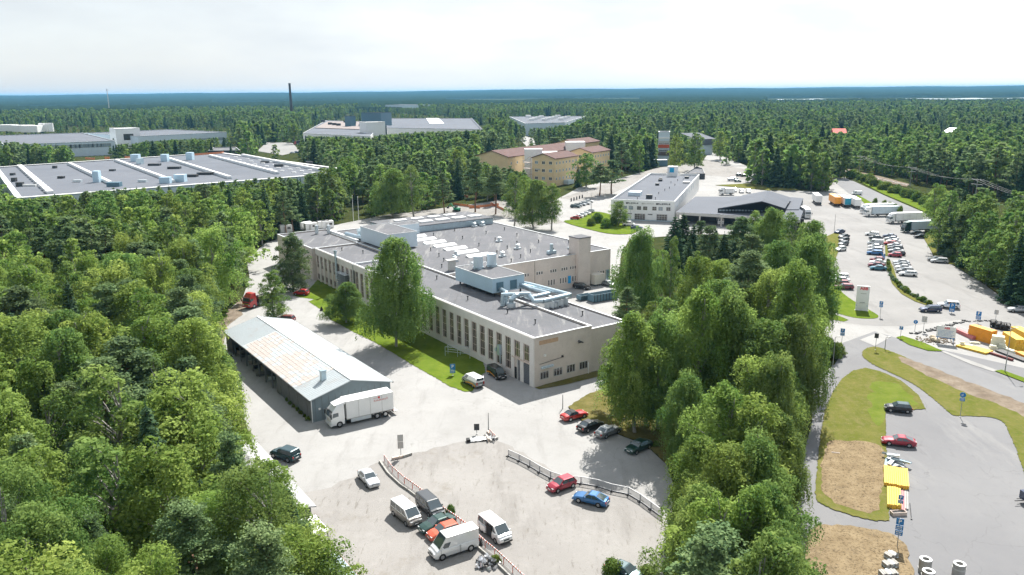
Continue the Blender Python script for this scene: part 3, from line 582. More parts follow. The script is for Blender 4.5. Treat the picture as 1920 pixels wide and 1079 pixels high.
# hall front with bands of small windows
VH = 52.4
for xc in (27.5, 31.8, 36.1, 40.4, 44.8, 48.4, 51.2)[1:]:
    for dx in (-.75, 0, .75): win(MBR, xc+dx-.6, VH, 5.0, .52, .85, 0, 1, 1, 'white', 'glass', bar=.06)
for xc in (28.0, 33.0, 44.4, 48.2, 51.4)[1:]:
    for dx in (-.85, 0, .85): win(MBR, xc+dx-.8, VH, 1.7, .55, 1.5, 0, 1, 1, 'white', 'glass', bar=.06)
MB().box(49.0, 49.9, VH-.12, VH-.01, 1.4, 3.4).build('blue_panel', mat('sky_blue', (.02, .30, .62), rough=.5), MBR)
for xc in (59.3, 60.2, 61.1): win(MBR, xc, VH, 1.5, .5, 1.8, 0, 1, 1, 'white', 'glass', bar=.06)
MB().box(61.9, 63.3, VH-.1, VH-.01, 0, 3.3).build('entrance_door', M['duct'], MBR)
for xc in (62.6, 63.1): MB().box(xc-.12, xc+.1, VH-.14, VH-.1, .3, 3.1).build('door_pane', M['bluedark'], MBR)
b = MB().box(51.5, 55.5, VH-1.2, VH+2.8, 0, 13.0); b.build('chimney_tower', M['plaster'], MBR); MB().box(51.4, 55.6, VH-1.3, VH+2.9, 13.0, 13.25).build('tower_cap', M['roof'], MBR)
MB().box(55.9, 59.4, VH-2.6, VH-.02, .5, 3.1).build('porch', mat('cream_board', (.55, .52, .45), var=.05), MBR)
b = MB()
for i in range(5): b.box(56+i*.8, 56.1+i*.8, VH-2.55, VH-2.45, 0, .5)
b.build('porch_legs', M['dark'], MBR)
b = MB(); b.box(38.3, 38.36, VH-.05, VH-.01, 3, HB-.2); b.build('downpipe', M['dark'], MBR)
# skylights on the hall: white sloping lights
ZR = HB-.27
sm = MB().add([(0, 0, 0), (6.7, 0, 0), (6.7, 2.0, 0), (0, 2.0, 0), (0, .15, .2), (6.7, .15, .2), (6.7, 1.7, .55), (0, 1.7, .55)], [(0, 1, 5, 4), (1, 2, 6, 5), (2, 3, 7, 6), (3, 0, 4, 7), (4, 5, 6, 7)])
smm = sm.mesh('skylight', M['white'])
for i in range(8): link('skylight', smm, MBR, (27.2, 65.5+i*5.75, ZR))
# raised roof at the back with skylights
b = MB(); b.box(27.0, 62.0, 107.5, 124.2, ZR, ZR+1.9); b.build('raised_roof_wall', M['duct'], MBR)
MB().box(26.8, 62.3, 107.3, 124.4, ZR+1.9, ZR+2.1).build('raised_roof', M['roof'], MBR)
for i, xx in enumerate((32, 38, 44, 50, 56)):
    MB().box(xx, xx+4.2, 111, 113.6, ZR+2.1, ZR+2.6).build('skylight', M['white'], MBR)
    if i < 4: MB().box(xx+1, xx+5, 118.5, 120.5, ZR+2.1, ZR+2.5).build('skylight', M['white'], MBR)
# plant rooms
def plant(x0, x1, y0, y1, z0, z1, cm='whitebox'):
    o = MB().box(x0, x1, y0, y1, z0, z1).build('plant_room', M[cm], MBR)
    MB().box(x0+.1, x1-.1, y0+.1, y1-.1, z1, z1+.05).build('plant_room_roof', M['roof'], o)
    b = MB(); b.box(x0-.05, x1+.05, y0-.05, y0+.12, z1, z1+.16); b.box(x0-.05, x1+.05, y1-.12, y1+.05, z1, z1+.16); b.box(x0-.05, x0+.12, y0+.12, y1-.12, z1, z1+.16); b.box(x1-.12, x1+.05, y0+.12, y1-.12, z1, z1+.16)
    b.build('edge_trim', M['coping'], o); return o
plant(14.6, 23.5, 86.5, 104, ZR+.35, ZR+4.4)
plant(24.6, 34.0, 105, 110, ZR+.2, ZR+3.2)
b = MB()
for i in range(6): b.box(17.0+i*1.1, 17.9+i*1.1, 109.0, 112.0, ZR+.4, ZR+2.0)
b.box(16.8, 24, 108.8, 112.2, ZR+2.0, ZR+2.15); b.build('air_handling_unit', M['duct'], MBR)
p2_ = plant(10.2, 18.2, 28.6, 43.6, HB+.55, HB+3.5, 'bluebox')
b = MB()
for i in range(6):
    for xx in (10.8, 14.2, 17.6): b.box(xx, xx+.25, 29.2+i*2.7, 29.5+i*2.7, HB-.35, HB+.55)
b.build('plant_room_legs', M['dark'], p2_)
for xx in (12.0, 15.4): MB().box(xx-.85, xx+.85, 28.52, 28.59, HB+.8, HB+2.7).build('louvre', M['bluedark'], p2_)
for xx, yy in ((13.3, 39.0), (17.0, 39.3)):
    o = MB().tube((xx, yy, HB+3.5), (xx, yy, HB+6.4), 1.05, n=20).build('exhaust_stack', M['whitebox'], p2_); MB().tube((xx, yy, HB+3.5), (xx, yy, HB+4.0), 1.2, n=20).build('collar', M['duct'], o)
# ducts
zd = HB+.9
def duct(pts, r, n=10):
    b = MB().path(pts, r, n)
    for p in pts[1:-1]: b.tube(Vector(p)-Vector((0, 0, r*.7)), Vector(p)+Vector((0, 0, r*.7)), r*1.0, n=n)
    return b.build('duct', M['duct'], MBR)
duct([(18.0, 29.2, zd+.6), (18.6, 27.5, zd+.6), (21.3, 17.2, zd), (14.2, 16.6, zd)], .48, 12)
duct([(17.2, 28.6, zd+.5), (17.6, 25.5, zd+.2), (18.6, 20.6, zd), (13.6, 20.2, zd)], .42, 12)
duct([(13.6, 20.2, zd), (11.8, 20.2, zd+1.0), (9.9, 20.0, zd+1.0), (8.9, 20.0, zd+.3), (8.9, 20.0, HB-.3)], .5, 12)
duct([(14.2, 16.6, zd), (12.6, 17.4, zd), (12.4, 19.0, zd+1.2), (8.2, 21.8, zd+1.1), (8.0, 21.8, HB-.3)], .42, 12)
duct([(12.0, 28.5, zd+.4), (10.5, 24.0, zd+.8), (9.4, 22.6, zd+.6), (9.3, 22.2, HB-.3)], .4, 12)
MB().ring((8.9, 20.0), .9, .2, HB-.3, HB+.6, 16).build('duct_base', M['light_steel'], MBR); MB().ring((17.3, 16.9), .7, .1, HB-.9, HB+.1, 14).build('duct_base', M['light_steel'], MBR)
for xx in np.arange(14, 21, 1.2): MB().box(xx, xx+.08, 16.0, 17.9, HB-1.0, HB+.45).build('duct_support', M['light_steel'], MBR)
duct([(14.2, 113.5, ZR+1.0), (14.6, 107, ZR+1.0), (15.5, 103, ZR+1.2), (16.5, 99, ZR+1.8)], .65, 12)
duct([(18.5, 113, ZR+1.6), (16.5, 108, ZR+1.8), (17.5, 104.5, ZR+2.2)], .75, 12)
duct([(21, 114, ZR+.8), (20, 107, ZR+1.4), (20.5, 104, ZR+2)], .5, 12)
MB().box(13.2, 14.0, 104, 124, ZR+.2, ZR+.75).build('duct_trunk', M['white'], MBR)
for xx, yy in ((9.5, 124.8), (12.5, 122.8)): MB().tube((xx, yy, HB-.3), (xx, yy, HB+2.3), .55, n=14).build('vent_pipe', M['light_steel'], MBR)
# small roof vents
vm = MB().tube((0, 0, 0), (0, 0, .75), .11, n=6).tube((0, 0, .7), (0, 0, .95), .2, n=6).mesh('roof_vent', M['dark'])
for u_, v_ in ((6, 8), (9, 50), (5, 30), (6, 17), (7, 62), (8, 88), (5, 95), (18, 9), (16, 60), (20, 66), (24, 58), (29, 60), (38, 58), (44, 62), (50, 60), (36, 66), (42, 70), (48, 74), (54, 72), (38, 78), (46, 82), (55, 84), (60, 66), (40, 90), (50, 93), (58, 95), (36, 100), (45, 103), (22, 72), (24, 80), (20, 84), (58, 58), (33, 55)):
    zz = HB-.75-.25 if u_ > 12.8 and v_ < 52 else (ZR if u_ > 12.8 else HB-.35); link('roof_vent', vm, MBR, (u_, v_, zz))
for u_, v_ in ((35, 62), (44, 68), (46, 80), (22, 64), (56, 60), (26, 70), (54, 106), (57, 106)):
    b = MB().box(-.9, .9, -.5, .5, 0, .4).tube((0, 0, .3), (0, 0, 1.3), .4, n=10).tube((0, 0, 1.3), (0, 0, 1.5), .65, .1, n=10); b.build('roof_fan', M['light_steel'], MBR).location = (u_, v_, ZR)
b = MB(); b.box(0, 4.5, 0, .5, 0, .5); b.box(.3, .9, -.2, .7, .3, .9); b.build('roof_pipe', M['light_steel'], MBR).location = (22.5, 57, ZR)
b = MB(); b.box(-1.2, 1.2, -.6, .6, 0, .8); b.tube((0, 0, .8), (0, 0, 2.6), .45, n=10); b.build('roof_fan', M['duct'], MBR).location = (47.5, 57.5, ZR)
b = MB(); b.box(-.5, .5, -.5, .5, 0, .9); b.build('roof_hatch', M['dark'], MBR).location = (17.5, 48, HB-.9)
b = MB(); b.box(-.8, .8, -.5, .5, 0, 2.4); b.box(-1.4, 1.4, -.8, .8, 2.4, 2.6); b.build('roof_hood', M['greyframe'], MBR).location = (16.5, 56, ZR)

# ---------------- open-sided garage ----------------
gd = R(125.2); g0 = G(587, 793); EZ = 3.85
ga = math.atan2(math.cos(gd), -math.sin(gd))   # local x axis angle = gd-90
ga = gd-math.pi/2
GR = thing('garage_shed', 'long grey-blue metal garage with patchy pale roof, white truck parked at its end', 'shed', g0, ga)
fr = G(734.5, 717, EZ)-g0; GWd = fr.x*math.cos(ga)+fr.y*math.sin(ga); GL = 45.5
RZ = EZ+1.75; ov = .35
MB().add([(0, 0, 0), (GWd, 0, 0), (GWd, 0, EZ), (GWd/2, 0, RZ), (0, 0, EZ)], [(0, 1, 2, 3, 4)]).build('end_wall', M['shed'], GR)
MB().add([(0, GL, 0), (GWd, GL, 0), (GWd, GL, EZ), (GWd/2, GL, RZ), (0, GL, EZ)], [(4, 3, 2, 1, 0)]).build('end_wall', M['shed'], GR)
MB().box(GWd-.12, GWd-.01, 0.02, GL-.02, 0, EZ-.05).build('side_wall', M['shedside'], GR)
bd = MB().box(0, .1, 0, 1.96, 0, EZ-.1).mesh('board_panel', M['shedside'])
for i in range(8): link('board_panel', bd, GR, (-.04*(i % 2), .04+i*2.0, 0))
for i in range(2): link('board_panel', bd, GR, (-.04*(i % 2), GL-4.05+i*2.0, 0))
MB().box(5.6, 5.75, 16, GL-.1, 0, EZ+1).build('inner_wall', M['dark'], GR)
pmh = MB().box(-.1, .1, -.1, .1, 0, EZ-.05).mesh('post', M['shedside'])
for i in range(7): link('post', pmh, GR, (.05, 18.5+i*3.6, 0))
rb = MB(); hw = GWd/2
def slope(y0, y1, side):
    xa = -ov if side == 0 else GWd+ov; za = EZ-.05
    a = [(xa, y0, za), (hw, y0, RZ+.08), (hw, y1, RZ+.08), (xa, y1, za)]; t = .12
    bot = [(p[0], p[1], p[2]-t) for p in a]; fs = [(0, 1, 2, 3), (7, 6, 5, 4), (0, 4, 5, 1), (1, 5, 6, 2), (2, 6, 7, 3), (3, 7, 4, 0)]
    if side == 0: fs = [tuple(reversed(f)) for f in fs]
    return MB().add(a+bot, fs)
slope(-.3, GL+.3, 1).build('roof_slope', M['shedroof'], GR); slope(-.3, 6.4, 0).build('roof_slope', M['shedroof'], GR); slope(33.5, GL+.3, 0).build('roof_slope', M['shedroof'], GR)
# weathered middle of the left slope: its sheets
n_, mrow = 27, 10
rsh = [MATS['rust'] if False else M['rust'], M['shedroof']]
slope(6.42, 33.48, 0).build('roof_underlay', M['rust'], GR)
dz = (RZ+.08-(EZ-.05)); tile = MB().add([(0, 0, 0), (1, 0, 0), (1, 1, 0), (0, 1, 0), (0.02, .02, .035), (1, .02, .035), (1, .98, .035), (.02, .98, .035)], [(4, 5, 6, 7), (0, 4, 7, 3), (0, 1, 5, 4), (2, 3, 7, 6)])
tm1 = tile.mesh('roof_sheet', M['shedroof']); tm2 = tile.mesh('roof_sheet', M['rust'])
ang = math.atan2(dz, hw+ov); sl = math.hypot(dz, hw+ov)
for i in range(n_):
    for j in range(mrow):
        f = j/mrow; g_ = rnd.random()
        o = link('roof_sheet', tm2 if g_ > (.25+.5*f+.25*math.sin(i*.5)) else tm1, GR, (-ov+(hw+ov)*f, 6.45+i*1.0, EZ-.04+dz*f))
        o.rotation_euler = (0, -ang, 0); o.scale = (sl/mrow-.02, .97, 1)
MB().box(hw-.22, hw+.22, -.32, GL+.32, RZ+.10, RZ+.17).build('ridge_cap', M['white'], GR)
MB().box(hw-3.3, hw-2.5, 4.1, 4.9, RZ-1.2, RZ+.85).box(hw-3.4, hw-2.4, 4.0, 5.0, RZ+.9, RZ+1.0).build('chimney', M['duct'], GR)
MB().box(-ov-.1, -ov+.05, -.3, GL+.3, EZ-.25, EZ-.1).build('gutter', M['dark'], GR); MB().box(GWd+ov-.05, GWd+ov+.12, -.3, GL+.3, EZ-.25, EZ-.1).build('gutter', M['dark'], GR)
MB().tube((-.1, -.12, .1), (-.1, -.12, EZ), .07).build('downpipe', M['white'], GR)
b = MB()
for i in range(76):
    yy = -.2+i*.61; b.obox((hw+.25, yy, RZ+.09), (GWd+ov-hw-.3, 0, -(RZ+.08-EZ+.05)*(GWd+ov-hw-.3)/(GWd+ov-hw)), (0, .05, 0), (0, 0, .05))
    if yy < 6.3 or yy > 33.6: b.obox((hw-.25, yy, RZ+.09), (-(hw+ov-.3), 0, -(RZ+.08-EZ+.05)*(hw+ov-.3)/(hw+ov)), (0, .05, 0), (0, 0, .05))
b.build('roof_seams', M['light_steel'], GR)['kind'] = 'stuff'
b = MB()
for i in range(11): b.box(.5+i*1.13, .54+i*1.13, -.03, -.005, 0, EZ+.1)
b.build('cladding_ribs', M['shedside'], GR)
MB().box(1.0, 1.3, -.2, -.02, 1.9, 2.2).build('meter_box', M['white'], GR)
# clutter under the garage roof
jm = [M['dark'], M['rust'], M['light_steel'], M['shedside'], M['mullion']]
for i, nm in enumerate(['crate', 'drum', 'crate', 'pipe_stack', 'drum', 'crate', 'crate', 'drum', 'pipe_stack', 'crate']):
    yy = 18+i*2.6+rnd.uniform(-.4, .4); xx = rnd.uniform(.3, 2.6); p = rot(xx, yy, ga); L_ = ['dark', 'rust-brown', 'pale grey', 'slate grey', 'tan'][i % 5]
    o = thing(nm, f'{L_} {nm.replace("_", " ")} under the open garage eave, number {i+1} from the truck end', nm.replace('_', ' '), (g0.x+p[0], g0.y+p[1], .05), ga+rnd.uniform(-.5, .5), 'things stored in the open garage')
    if nm == 'crate':
        MB().box(-.6, .6, -.45, .45, .05, .75).build('box', jm[i % 5], o); MB().box(-.65, .65, -.5, .5, .75, .83).build('lid', jm[(i+1) % 5], o)
    elif nm == 'drum':
        MB().tube((0, 0, 0), (0, 0, .9), .32, n=14).build('barrel', jm[i % 5], o); MB().ring((0, 0), .34, .28, .88, .94, 14).ring((0, 0), .34, .3, .4, .46, 14).build('hoop', jm[2], o)
    else:
        for q in range(6): MB().tube((-1.6, (q % 3)*.28, .13+.25*(q//3)), (1.6, (q % 3)*.28+.05, .13+.25*(q//3)), .12, n=8).build('pipe', jm[i % 5], o)

# ---------------- white trade building ----------------
wa = R(-18.0); wb0 = G(1264, 417); WH = 8.1
uu = Vector((math.cos(wa), math.sin(wa), 0)); w0 = wb0-uu*25
WB = thing('trade_building', 'white flat-roofed trade building with row of dark company signs along its front', 'building', w0, wa)
block(WB, 0, 25, 0, 106, WH, 'white', 'roof2', par=.9)
for xc in (3.2, 5.6, 8.0, 11.2, 13.6, 17.2, 19.6, 22.6):
    win(WB, xc, 0, 4.3, 1.7, 1.5, 0, 2, 2, 'greyframe', 'glass_sky' if xc in (5.6, 8.0, 19.6) else 'glass', bar=.1)
for xc in (4.2, 11.6, 20.2): win(WB, xc, 0, .2, 4.2, 2.7, 0, 4, 3, 'greyframe', 'glass', bar=.14, name='garage_door')
MB().box(.5, 24.5, -.1, -.01, 0, .5).build('base_band', M['duct'], WB)
for xc in (7.6, 15.6): MB().box(xc-.55, xc+.55, -.06, -.01, .5, 2.4).build('door', M['white'], WB); MB().box(xc-.9, xc+.9, -.07, -.01, 2.55, 2.85).build('door_light', M['dark'], WB)
sg = [(1.2, 5.2, .75, 0), (6.8, 11.0, .5, 1), (13.0, 17.0, .4, 1), (18.6, 23.4, .62, 1)]
for x0, x1, hh, lg in sg:
    b = MB(); n = 7
    if lg: b.prism([(x0-.55+.42*math.cos(t*1.047)+.2, 6.9) for t in range(1)] if False else [(x0-.8, -.08), (x0-.1, -.08), (x0-.1, -.02), (x0-.8, -.02)], 6.55, 7.2, bottom=True)
    for i in range(n):
        xa = x0+(x1-x0)*i/n; ww = (x1-x0)/n*.72; z0 = 6.9-hh/2; z1 = 6.9+hh/2; k = i % 4; t = hh*.26
        b.box(xa, xa+ww*.3, -.08, -.02, z0, z1)
        if k != 1: b.box(xa+ww*.3, xa+ww, -.08, -.02, z1-t, z1)
        if k in (0, 2, 3): b.box(xa+ww*.3, xa+ww, -.08, -.02, 6.9-t/2, 6.9+t/2)
        if k in (1, 2): b.box(xa+ww*.3, xa+ww, -.08, -.02, z0, z0+t)
        if k in (0, 3): b.box(xa+ww*.7, xa+ww, -.08, -.02, z0, z1-t)
    b.build('sign_lettering', M['dark'] if hh > .45 else M['greyframe'], WB)
for i in range(9): MB().box(25.02, 25.08, 9+i*8, 10.2+i*8, 4.6, 7.0 if i % 3 else 5.8).build('wall_panel', M['whitebox'], WB)
for xx, yy, w_, l_, h_, mm in ((6, 22, 5, 6, 1.6, 'whitebox'), (13.2, 13, 2.4, 2, 1.6, 'dark'), (10, 60, 1.6, 2, 1.0, 'dark'), (9, 78, 1.8, 2, 1.0, 'dark'), (8, 86, 1.4, 2, .8, 'dark'), (20, 93, 2, 2.5, 1, 'dark'), (22, 72, 3, 4, .8, 'greyframe')):
    MB().box(xx-w_/2, xx+w_/2, yy-l_/2, yy+l_/2, WH-.9, WH-.9+h_).build('roof_unit', M[mm], WB)
for xx, yy in ((16, 11), (9, 9), (15, 28), (16, 40), (17, 48), (18, 60), (15, 70), (17, 80), (19, 86)): link('roof_vent', vm, WB, (xx, yy, WH-.9))
o = MB().box(9.5, 14.5, 100, 103.5, WH-.9, WH+4.2).build('roof_sign_box', M['white'], WB); MB().box(10.6, 12.8, 99.9, 99.99, WH+1.2, WH+3.6).build('blue_emblem', M['bluedark'] if False else mat('cyan_emblem', (.03, .35, .60)), o)
# covered loading bays beside it
LBk = thing('loading_hall', 'low flat-roofed loading hall with dark open bays and a wide dark gable behind', 'building', G(1266, 414), 0)
o0 = LBk.location
def lp(px, z): q = G(px[0], px[1], z); return (q.x-o0.x, q.y-o0.y, z)
fl = [lp(p, 4.6) for p in ((1267, 398), (1345, 402), (1424, 407), (1500, 413), (1506, 396), (1484, 384), (1440, 366), (1365, 369), (1304, 369))]
MB().prism([(p[0], p[1]) for p in fl], 3.7, 4.6, bottom=True).build('flat_roof', M['roof2'], LBk)
a, bq = Vector(fl[0]), Vector(fl[3]); d = (bq-a).normalized(); nrm = Vector((-d.y, d.x, 0))
MB().obox(a+d*.2-nrm*.12+Vector((0, 0, -.95)), d*(bq-a).length, nrm*.1, Vector((0, 0, .97))).build('fascia', M['greyframe'], LBk)
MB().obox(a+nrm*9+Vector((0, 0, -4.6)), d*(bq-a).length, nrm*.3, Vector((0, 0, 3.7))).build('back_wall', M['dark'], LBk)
cmn = MB().box(-.25, .25, -.25, .25, 0, 3.7).mesh('column', M['greyframe'])
for i in range(7): p = a+d*(1+i*8.2)+nrm*.6; link('column', cmn, LBk, (p.x, p.y, 0))
e1, e2, ap = lp((1346, 391), 6.2), lp((1472, 391), 6.2), lp((1429, 377.5), 9.8); f1, f2, fa = lp((1393, 366), 6.2), lp((1484, 371), 6.2), lp((1441, 357.5), 9.8)
g1, g2 = (e1[0], e1[1], 4.6), (e2[0], e2[1], 4.6)
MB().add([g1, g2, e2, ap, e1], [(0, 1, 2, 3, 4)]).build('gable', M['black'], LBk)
MB().add([e1, ap, fa, f1, (e1[0], e1[1], e1[2]-.3), (ap[0], ap[1], ap[2]-.3)], [(0, 1, 2, 3), (4, 5, 1, 0)]).build('roof_slope', M['roof2'], LBk)
MB().add([ap, e2, f2, fa, (ap[0], ap[1], ap[2]-.3), (e2[0], e2[1], e2[2]-.3)], [(0, 1, 2, 3), (4, 5, 1, 0)]).build('roof_slope', M['roof2'], LBk)
E1, E2 = Vector(g1), Vector(g2); dd = (E2-E1); 
for i in range(20): p = E1+dd*((i+.8)/21)+Vector((0, -.15, .55)); MB().box(-.45, .45, -.06, .06, 0, .6).build('clerestory_pane', M['glass_sky'], LBk).location = p
RA = [lp(p, 4.9) for p in ((1474, 393), (1498, 393), (1506, 372), (1483, 370))]
MB().prism([(p[0], p[1]) for p in RA], 0, 4.9).build('annexe', M['roof2'], LBk)

# ---------------- buildings from roof outlines ----------------
def outline(name, label, px, h, wm, rm, par=.4, cat='building', cop='coping', cw=.5, z0=0):
    P = [G(p[0], p[1], h) for p in px]; c = sum((Vector((q.x, q.y, 0)) for q in P), Vector())/len(P)
    o = thing(name, label, cat, c); L_ = [(q.x-c.x, q.y-c.y) for q in P]; n = len(L_)
    ar = sum(L_[i][0]*L_[(i+1) % n][1]-L_[(i+1) % n][0]*L_[i][1] for i in range(n))
    if ar < 0: L_ = L_[::-1]
    MB().prism(L_, z0, h, cap=False).build('wall', M[wm], o); MB().prism(L_, h-par-.2, h-par).build('roof', M[rm], o)
    b = MB()
    for i in range(n):
        a = Vector((*L_[i], h)); q = Vector((*L_[(i+1) % n], h)); d = (q-a).normalized(); nn = Vector((-d.y, d.x, 0))
        b.obox(a-nn*.1, q-a-d*cw*.5, nn*(cw+.1), Vector((0, 0, .12)))
    b.build('coping', M[cop], o); return o, L_
def deep(a, b, h, dp, skew=0):
    A = G(a[0], a[1], h); B2 = G(b[0], b[1], h); d = (B2-A).normalized(); n = Vector((-d.y, d.x, 0))
    if n.y < 0: n = -n
    C3 = B2+n*dp+d*skew; D3 = A+n*dp+d*skew; return [a, b, PX(C3)[:2], PX(D3)[:2]]
def edgewin(o, a, b, n, z, w_, h_, fm='white', gm='glass', nc=2, nr=1, name='window', f0=.05, f1=.95):
    a = Vector((a[0], a[1], 0)); b = Vector((b[0], b[1], 0)); d = b-a; fc = math.degrees(math.atan2(d.y, d.x))
    for i in range(n):
        p = a.lerp(b, f0+(f1-f0)*(i+.5)/n); win(o, p.x, p.y, z, w_, h_, fc, nc, nr, fm, gm, bar=.12, name=name, dep=.1)
def loc(o, px, z): q = G(px[0], px[1], z); return Vector((q.x-o.location.x, q.y-o.location.y, z))
FB, fl_ = outline('factory_hall', 'huge pale grey flat-roofed factory with long ribbed skylight lines, behind the left wood', [(30, 372), (683, 322), (412, 286), (-12, 314)], 9.0, 'whitebox', 'roof2', cop='white', cw=2.2)
for k, (a, c) in enumerate([((37, 313), (96, 365)), ((130, 309), (207, 346)), ((218, 303), (325, 343)), ((317, 300), (431, 336)), ((394, 294), (520, 327)), ((455, 293), (600, 321))]):
    A = loc(FB, a, 8.6); Cc = loc(FB, c, 8.6); d = Cc-A; L_ = d.length; u_ = d.normalized(); s_ = Vector((-u_.y, u_.x, 0)); 
    if k in (0,):
        for i in range(14): p = A+u_*(i*L_/14); MB().obox(p-s_*1.3, u_*(L_/14*.75), s_*2.6, Vector((0, 0, 1.2))).build('roof_light', M['white'], FB)
    else:
        b = MB(); b.obox(A-s_*1.2, d, s_*2.4, Vector((0, 0, .8))); b.build('roof_light', M['light_steel'], FB)
        MB().obox(A-s_*.8+Vector((0, 0, .8)), d, s_*1.6, Vector((0, 0, .7))).build('roof_light_glazing', M['white'], FB)
for px_, sz, hh, mm in (((183, 342), (3, 3), 5.5, 'bluebox'), ((255, 303), (5, 4), 4.5, 'bluebox'), ((263, 308), (3, 4), 3.5, 'duct'), ((310, 303), (4, 4), 4.5, 'bluebox'), ((357, 300), (4, 4), 4.8, 'bluebox'), ((311, 344), (5, 3), 3.0, 'bluebox'), ((339, 341), (5, 4), 3.5, 'bluebox'), ((215, 350), (6, 3), 2, 'bluedark'),
                   ((290, 311), (7, 3), 1.3, 'dark'), ((327, 317), (7, 3), 1.3, 'dark'), ((356, 332), (8, 3), 1.3, 'dark'), ((385, 328), (8, 3), 1.3, 'dark'), ((24, 329), (2, 2), 1.2, 'dark'), ((27, 341), (2, 2), 2, 'dark'), ((38, 350), (3, 2), 2, 'dark'), ((50, 350), (9, 1), 1, 'white'), ((115, 335), (3, 2), 1.2, 'dark'), ((146, 342), (4, 2), 1.2, 'light_steel'), ((211, 321), (3, 2), 1, 'dark'), ((268, 342), (4, 2), 1.2, 'light_steel'), ((103, 316), (2, 2), 1.5, 'dark'), ((497, 306), (5, 2), 1.2, 'dark'), ((523, 313), (5, 2), 1.5, 'dark'), ((580, 308), (4, 2), 1.5, 'dark')):
    p = loc(FB, px_, 8.6); MB().box(-sz[0]/2, sz[0]/2, -sz[1]/2, sz[1]/2, 0, hh).build('roof_unit', M[mm], FB).location = p
b = MB().box(-1.1, 1.1, -.7, .7, 0, .5).mesh('dome_light', M['white'])
for i in range(9):
    for j in range(4):
        x_ = 420+i*22+j*7; y_ = 292+i*3.2+j*5.5
        if inpoly(x_, y_, [(400, 290), (660, 322), (520, 333), (430, 300)]): link('dome_light', b, FB, loc(FB, (x_, y_), 8.6))
edgewin(FB, fl_[0], fl_[1], 40, 2.5, 4, 2.2, 'greyframe', 'glass_sky', 4, 1)
F2, q2 = outline('factory_hall', 'far grey factory with stepped dark roof, left edge beyond the big roof', deep((8, 272), (215, 264), 12, 190), 12, 'whitebox', 'roof2')
edgewin(F2, q2[0], q2[1], 22, 7, 5, 3, 'greyframe', 'glass_sky', 3, 1)
for px_ in ((15, 246), (45, 247), (62, 248)): MB().box(-9, 9, -7, 7, 0, 7).build('roof_unit', M['white'], F2).location = loc(F2, px_, 11.6)
for px_ in ((90, 246), (79, 240), (96, 240)): MB().tube((0, 0, 0), (0, 0, 9), 3, n=12).build('roof_tank', M['white'], F2).location = loc(F2, (px_[0], 247), 11.6)
F2b, _ = outline('office_block', 'tall white block standing in the middle of the far left factory', deep((216, 242), (262, 240.5), 19, 26), 19, 'white', 'white', cop='white')
edgewin(F2b, _[0], _[1], 1, 8, 9, 6, 'greyframe', 'glass', 1, 1)
F2c, q3 = outline('factory_hall', 'far grey factory wing reaching right of the tall white block', deep((258, 256), (425, 248), 12, 120), 12, 'whitebox', 'roof2')
edgewin(F2c, q3[0], q3[1], 18, 4, 5, 3, 'greyframe', 'glass_sky', 3, 1)
F2d, _ = outline('factory_hall', 'pale low hall in front of the far left factory, half hidden by pines', deep((134, 272), (204, 266), 9, 18), 9, 'whitebox', 'white')
F3, q4 = outline('factory_hall', 'far off-white factory with pinkish roof dotted with vents', [(568, 250), (695, 256), (715, 229), (612, 226)], 12, 'white', 'rust' if False else 'roof2')
F3r = MB().prism([tuple(loc(F3, p, 12.2))[:2] for p in ((590, 240), (680, 243), (700, 229), (615, 228))], 11.9, 12.3).build('upper_roof', mat('pink_roof', (.19, .155, .145), var=.1, scale=.05), F3)
for i in range(10): MB().box(-2.4, 2.4, -1.5, 1.5, 0, 2.6).build('roof_unit', M['dark'], F3).location = loc(F3, (606+(i*29) % 95, 229+(i*7) % 11), 12.3)
F3t, _ = outline('service_tower', 'dark lattice-topped tower above the far off-white factory', deep((677, 212), (714, 212), 27, 26), 27, 'bluedark', 'dark', cop='dark')
F3u, _ = outline('service_tower', 'small dark square tower left of the lattice-topped one', deep((646, 218), (657, 218), 24, 12), 24, 'bluedark', 'dark', cop='dark')
F3w, _ = outline('office_block', 'plain white tall block beside the dark lattice-topped tower', deep((686, 230), (722, 229), 22, 20), 22, 'white', 'white', cop='white')
F4, q5 = outline('factory_hall', 'far grey-roofed factory with white patch in its roof, centre distance', [(726, 240), (905, 243), (885, 222), (720, 222)], 12, 'white', 'roof2', cop='roof2', cw=2)
MB().prism([tuple(loc(F4, p, 11.8))[:2] for p in ((799, 222.6), (822, 222.6), (833, 232.5), (806, 233))], 11.6, 12.3).build('white_roof_patch', M['white'], F4)
F5, q6 = outline('factory_hall', 'distant pale factory right of centre with white roof machines', [(985, 232), (1060, 230), (1098, 218), (955, 219)], 14, 'whitebox', 'roof2')
for i in range(14): MB().box(-3.5, 3.5, -2, 2, 0, 3).build('roof_unit', M['white'], F5).location = loc(F5, (990+(i*37) % 80, 220+(i*5) % 8), 13.6)
F8, _ = outline('arched_hall', 'distant round-roofed hall showing above the treetops', deep((722, 197), (779, 197.5), 18, 60), 18, 'whitebox', 'roof2')
RB, q7 = outline('brick_flats', 'dark brick block with an orange-red band between the trees behind the trade building', deep((1235, 248), (1256, 248), 20, 14), 20, 'whitebox', 'roof2')
a_, b_ = Vector((*q7[0], 0)), Vector((*q7[1], 0))
for zz, cn, mm in ((3.0, 'brown_band', mat('brown_brick', (.13, .09, .075))), (8.5, 'red_band', mat('orange_red', (.50, .09, .03))), (12.5, 'grey_band', M['greyframe']), (15.2, 'pale_band', M['white'])):
    MB().obox(a_+Vector((0, -.3, zz)), b_-a_, Vector((0, .25, 0)), Vector((0, 0, 2.6 if zz < 5 else (2.4 if zz < 10 else 1.2)))).build(cn, mm, RB)
edgewin(RB, q7[0], q7[1], 5, 5.8, 1.6, 1.6); edgewin(RB, q7[0], q7[1], 5, 11, 1.6, 1.4)
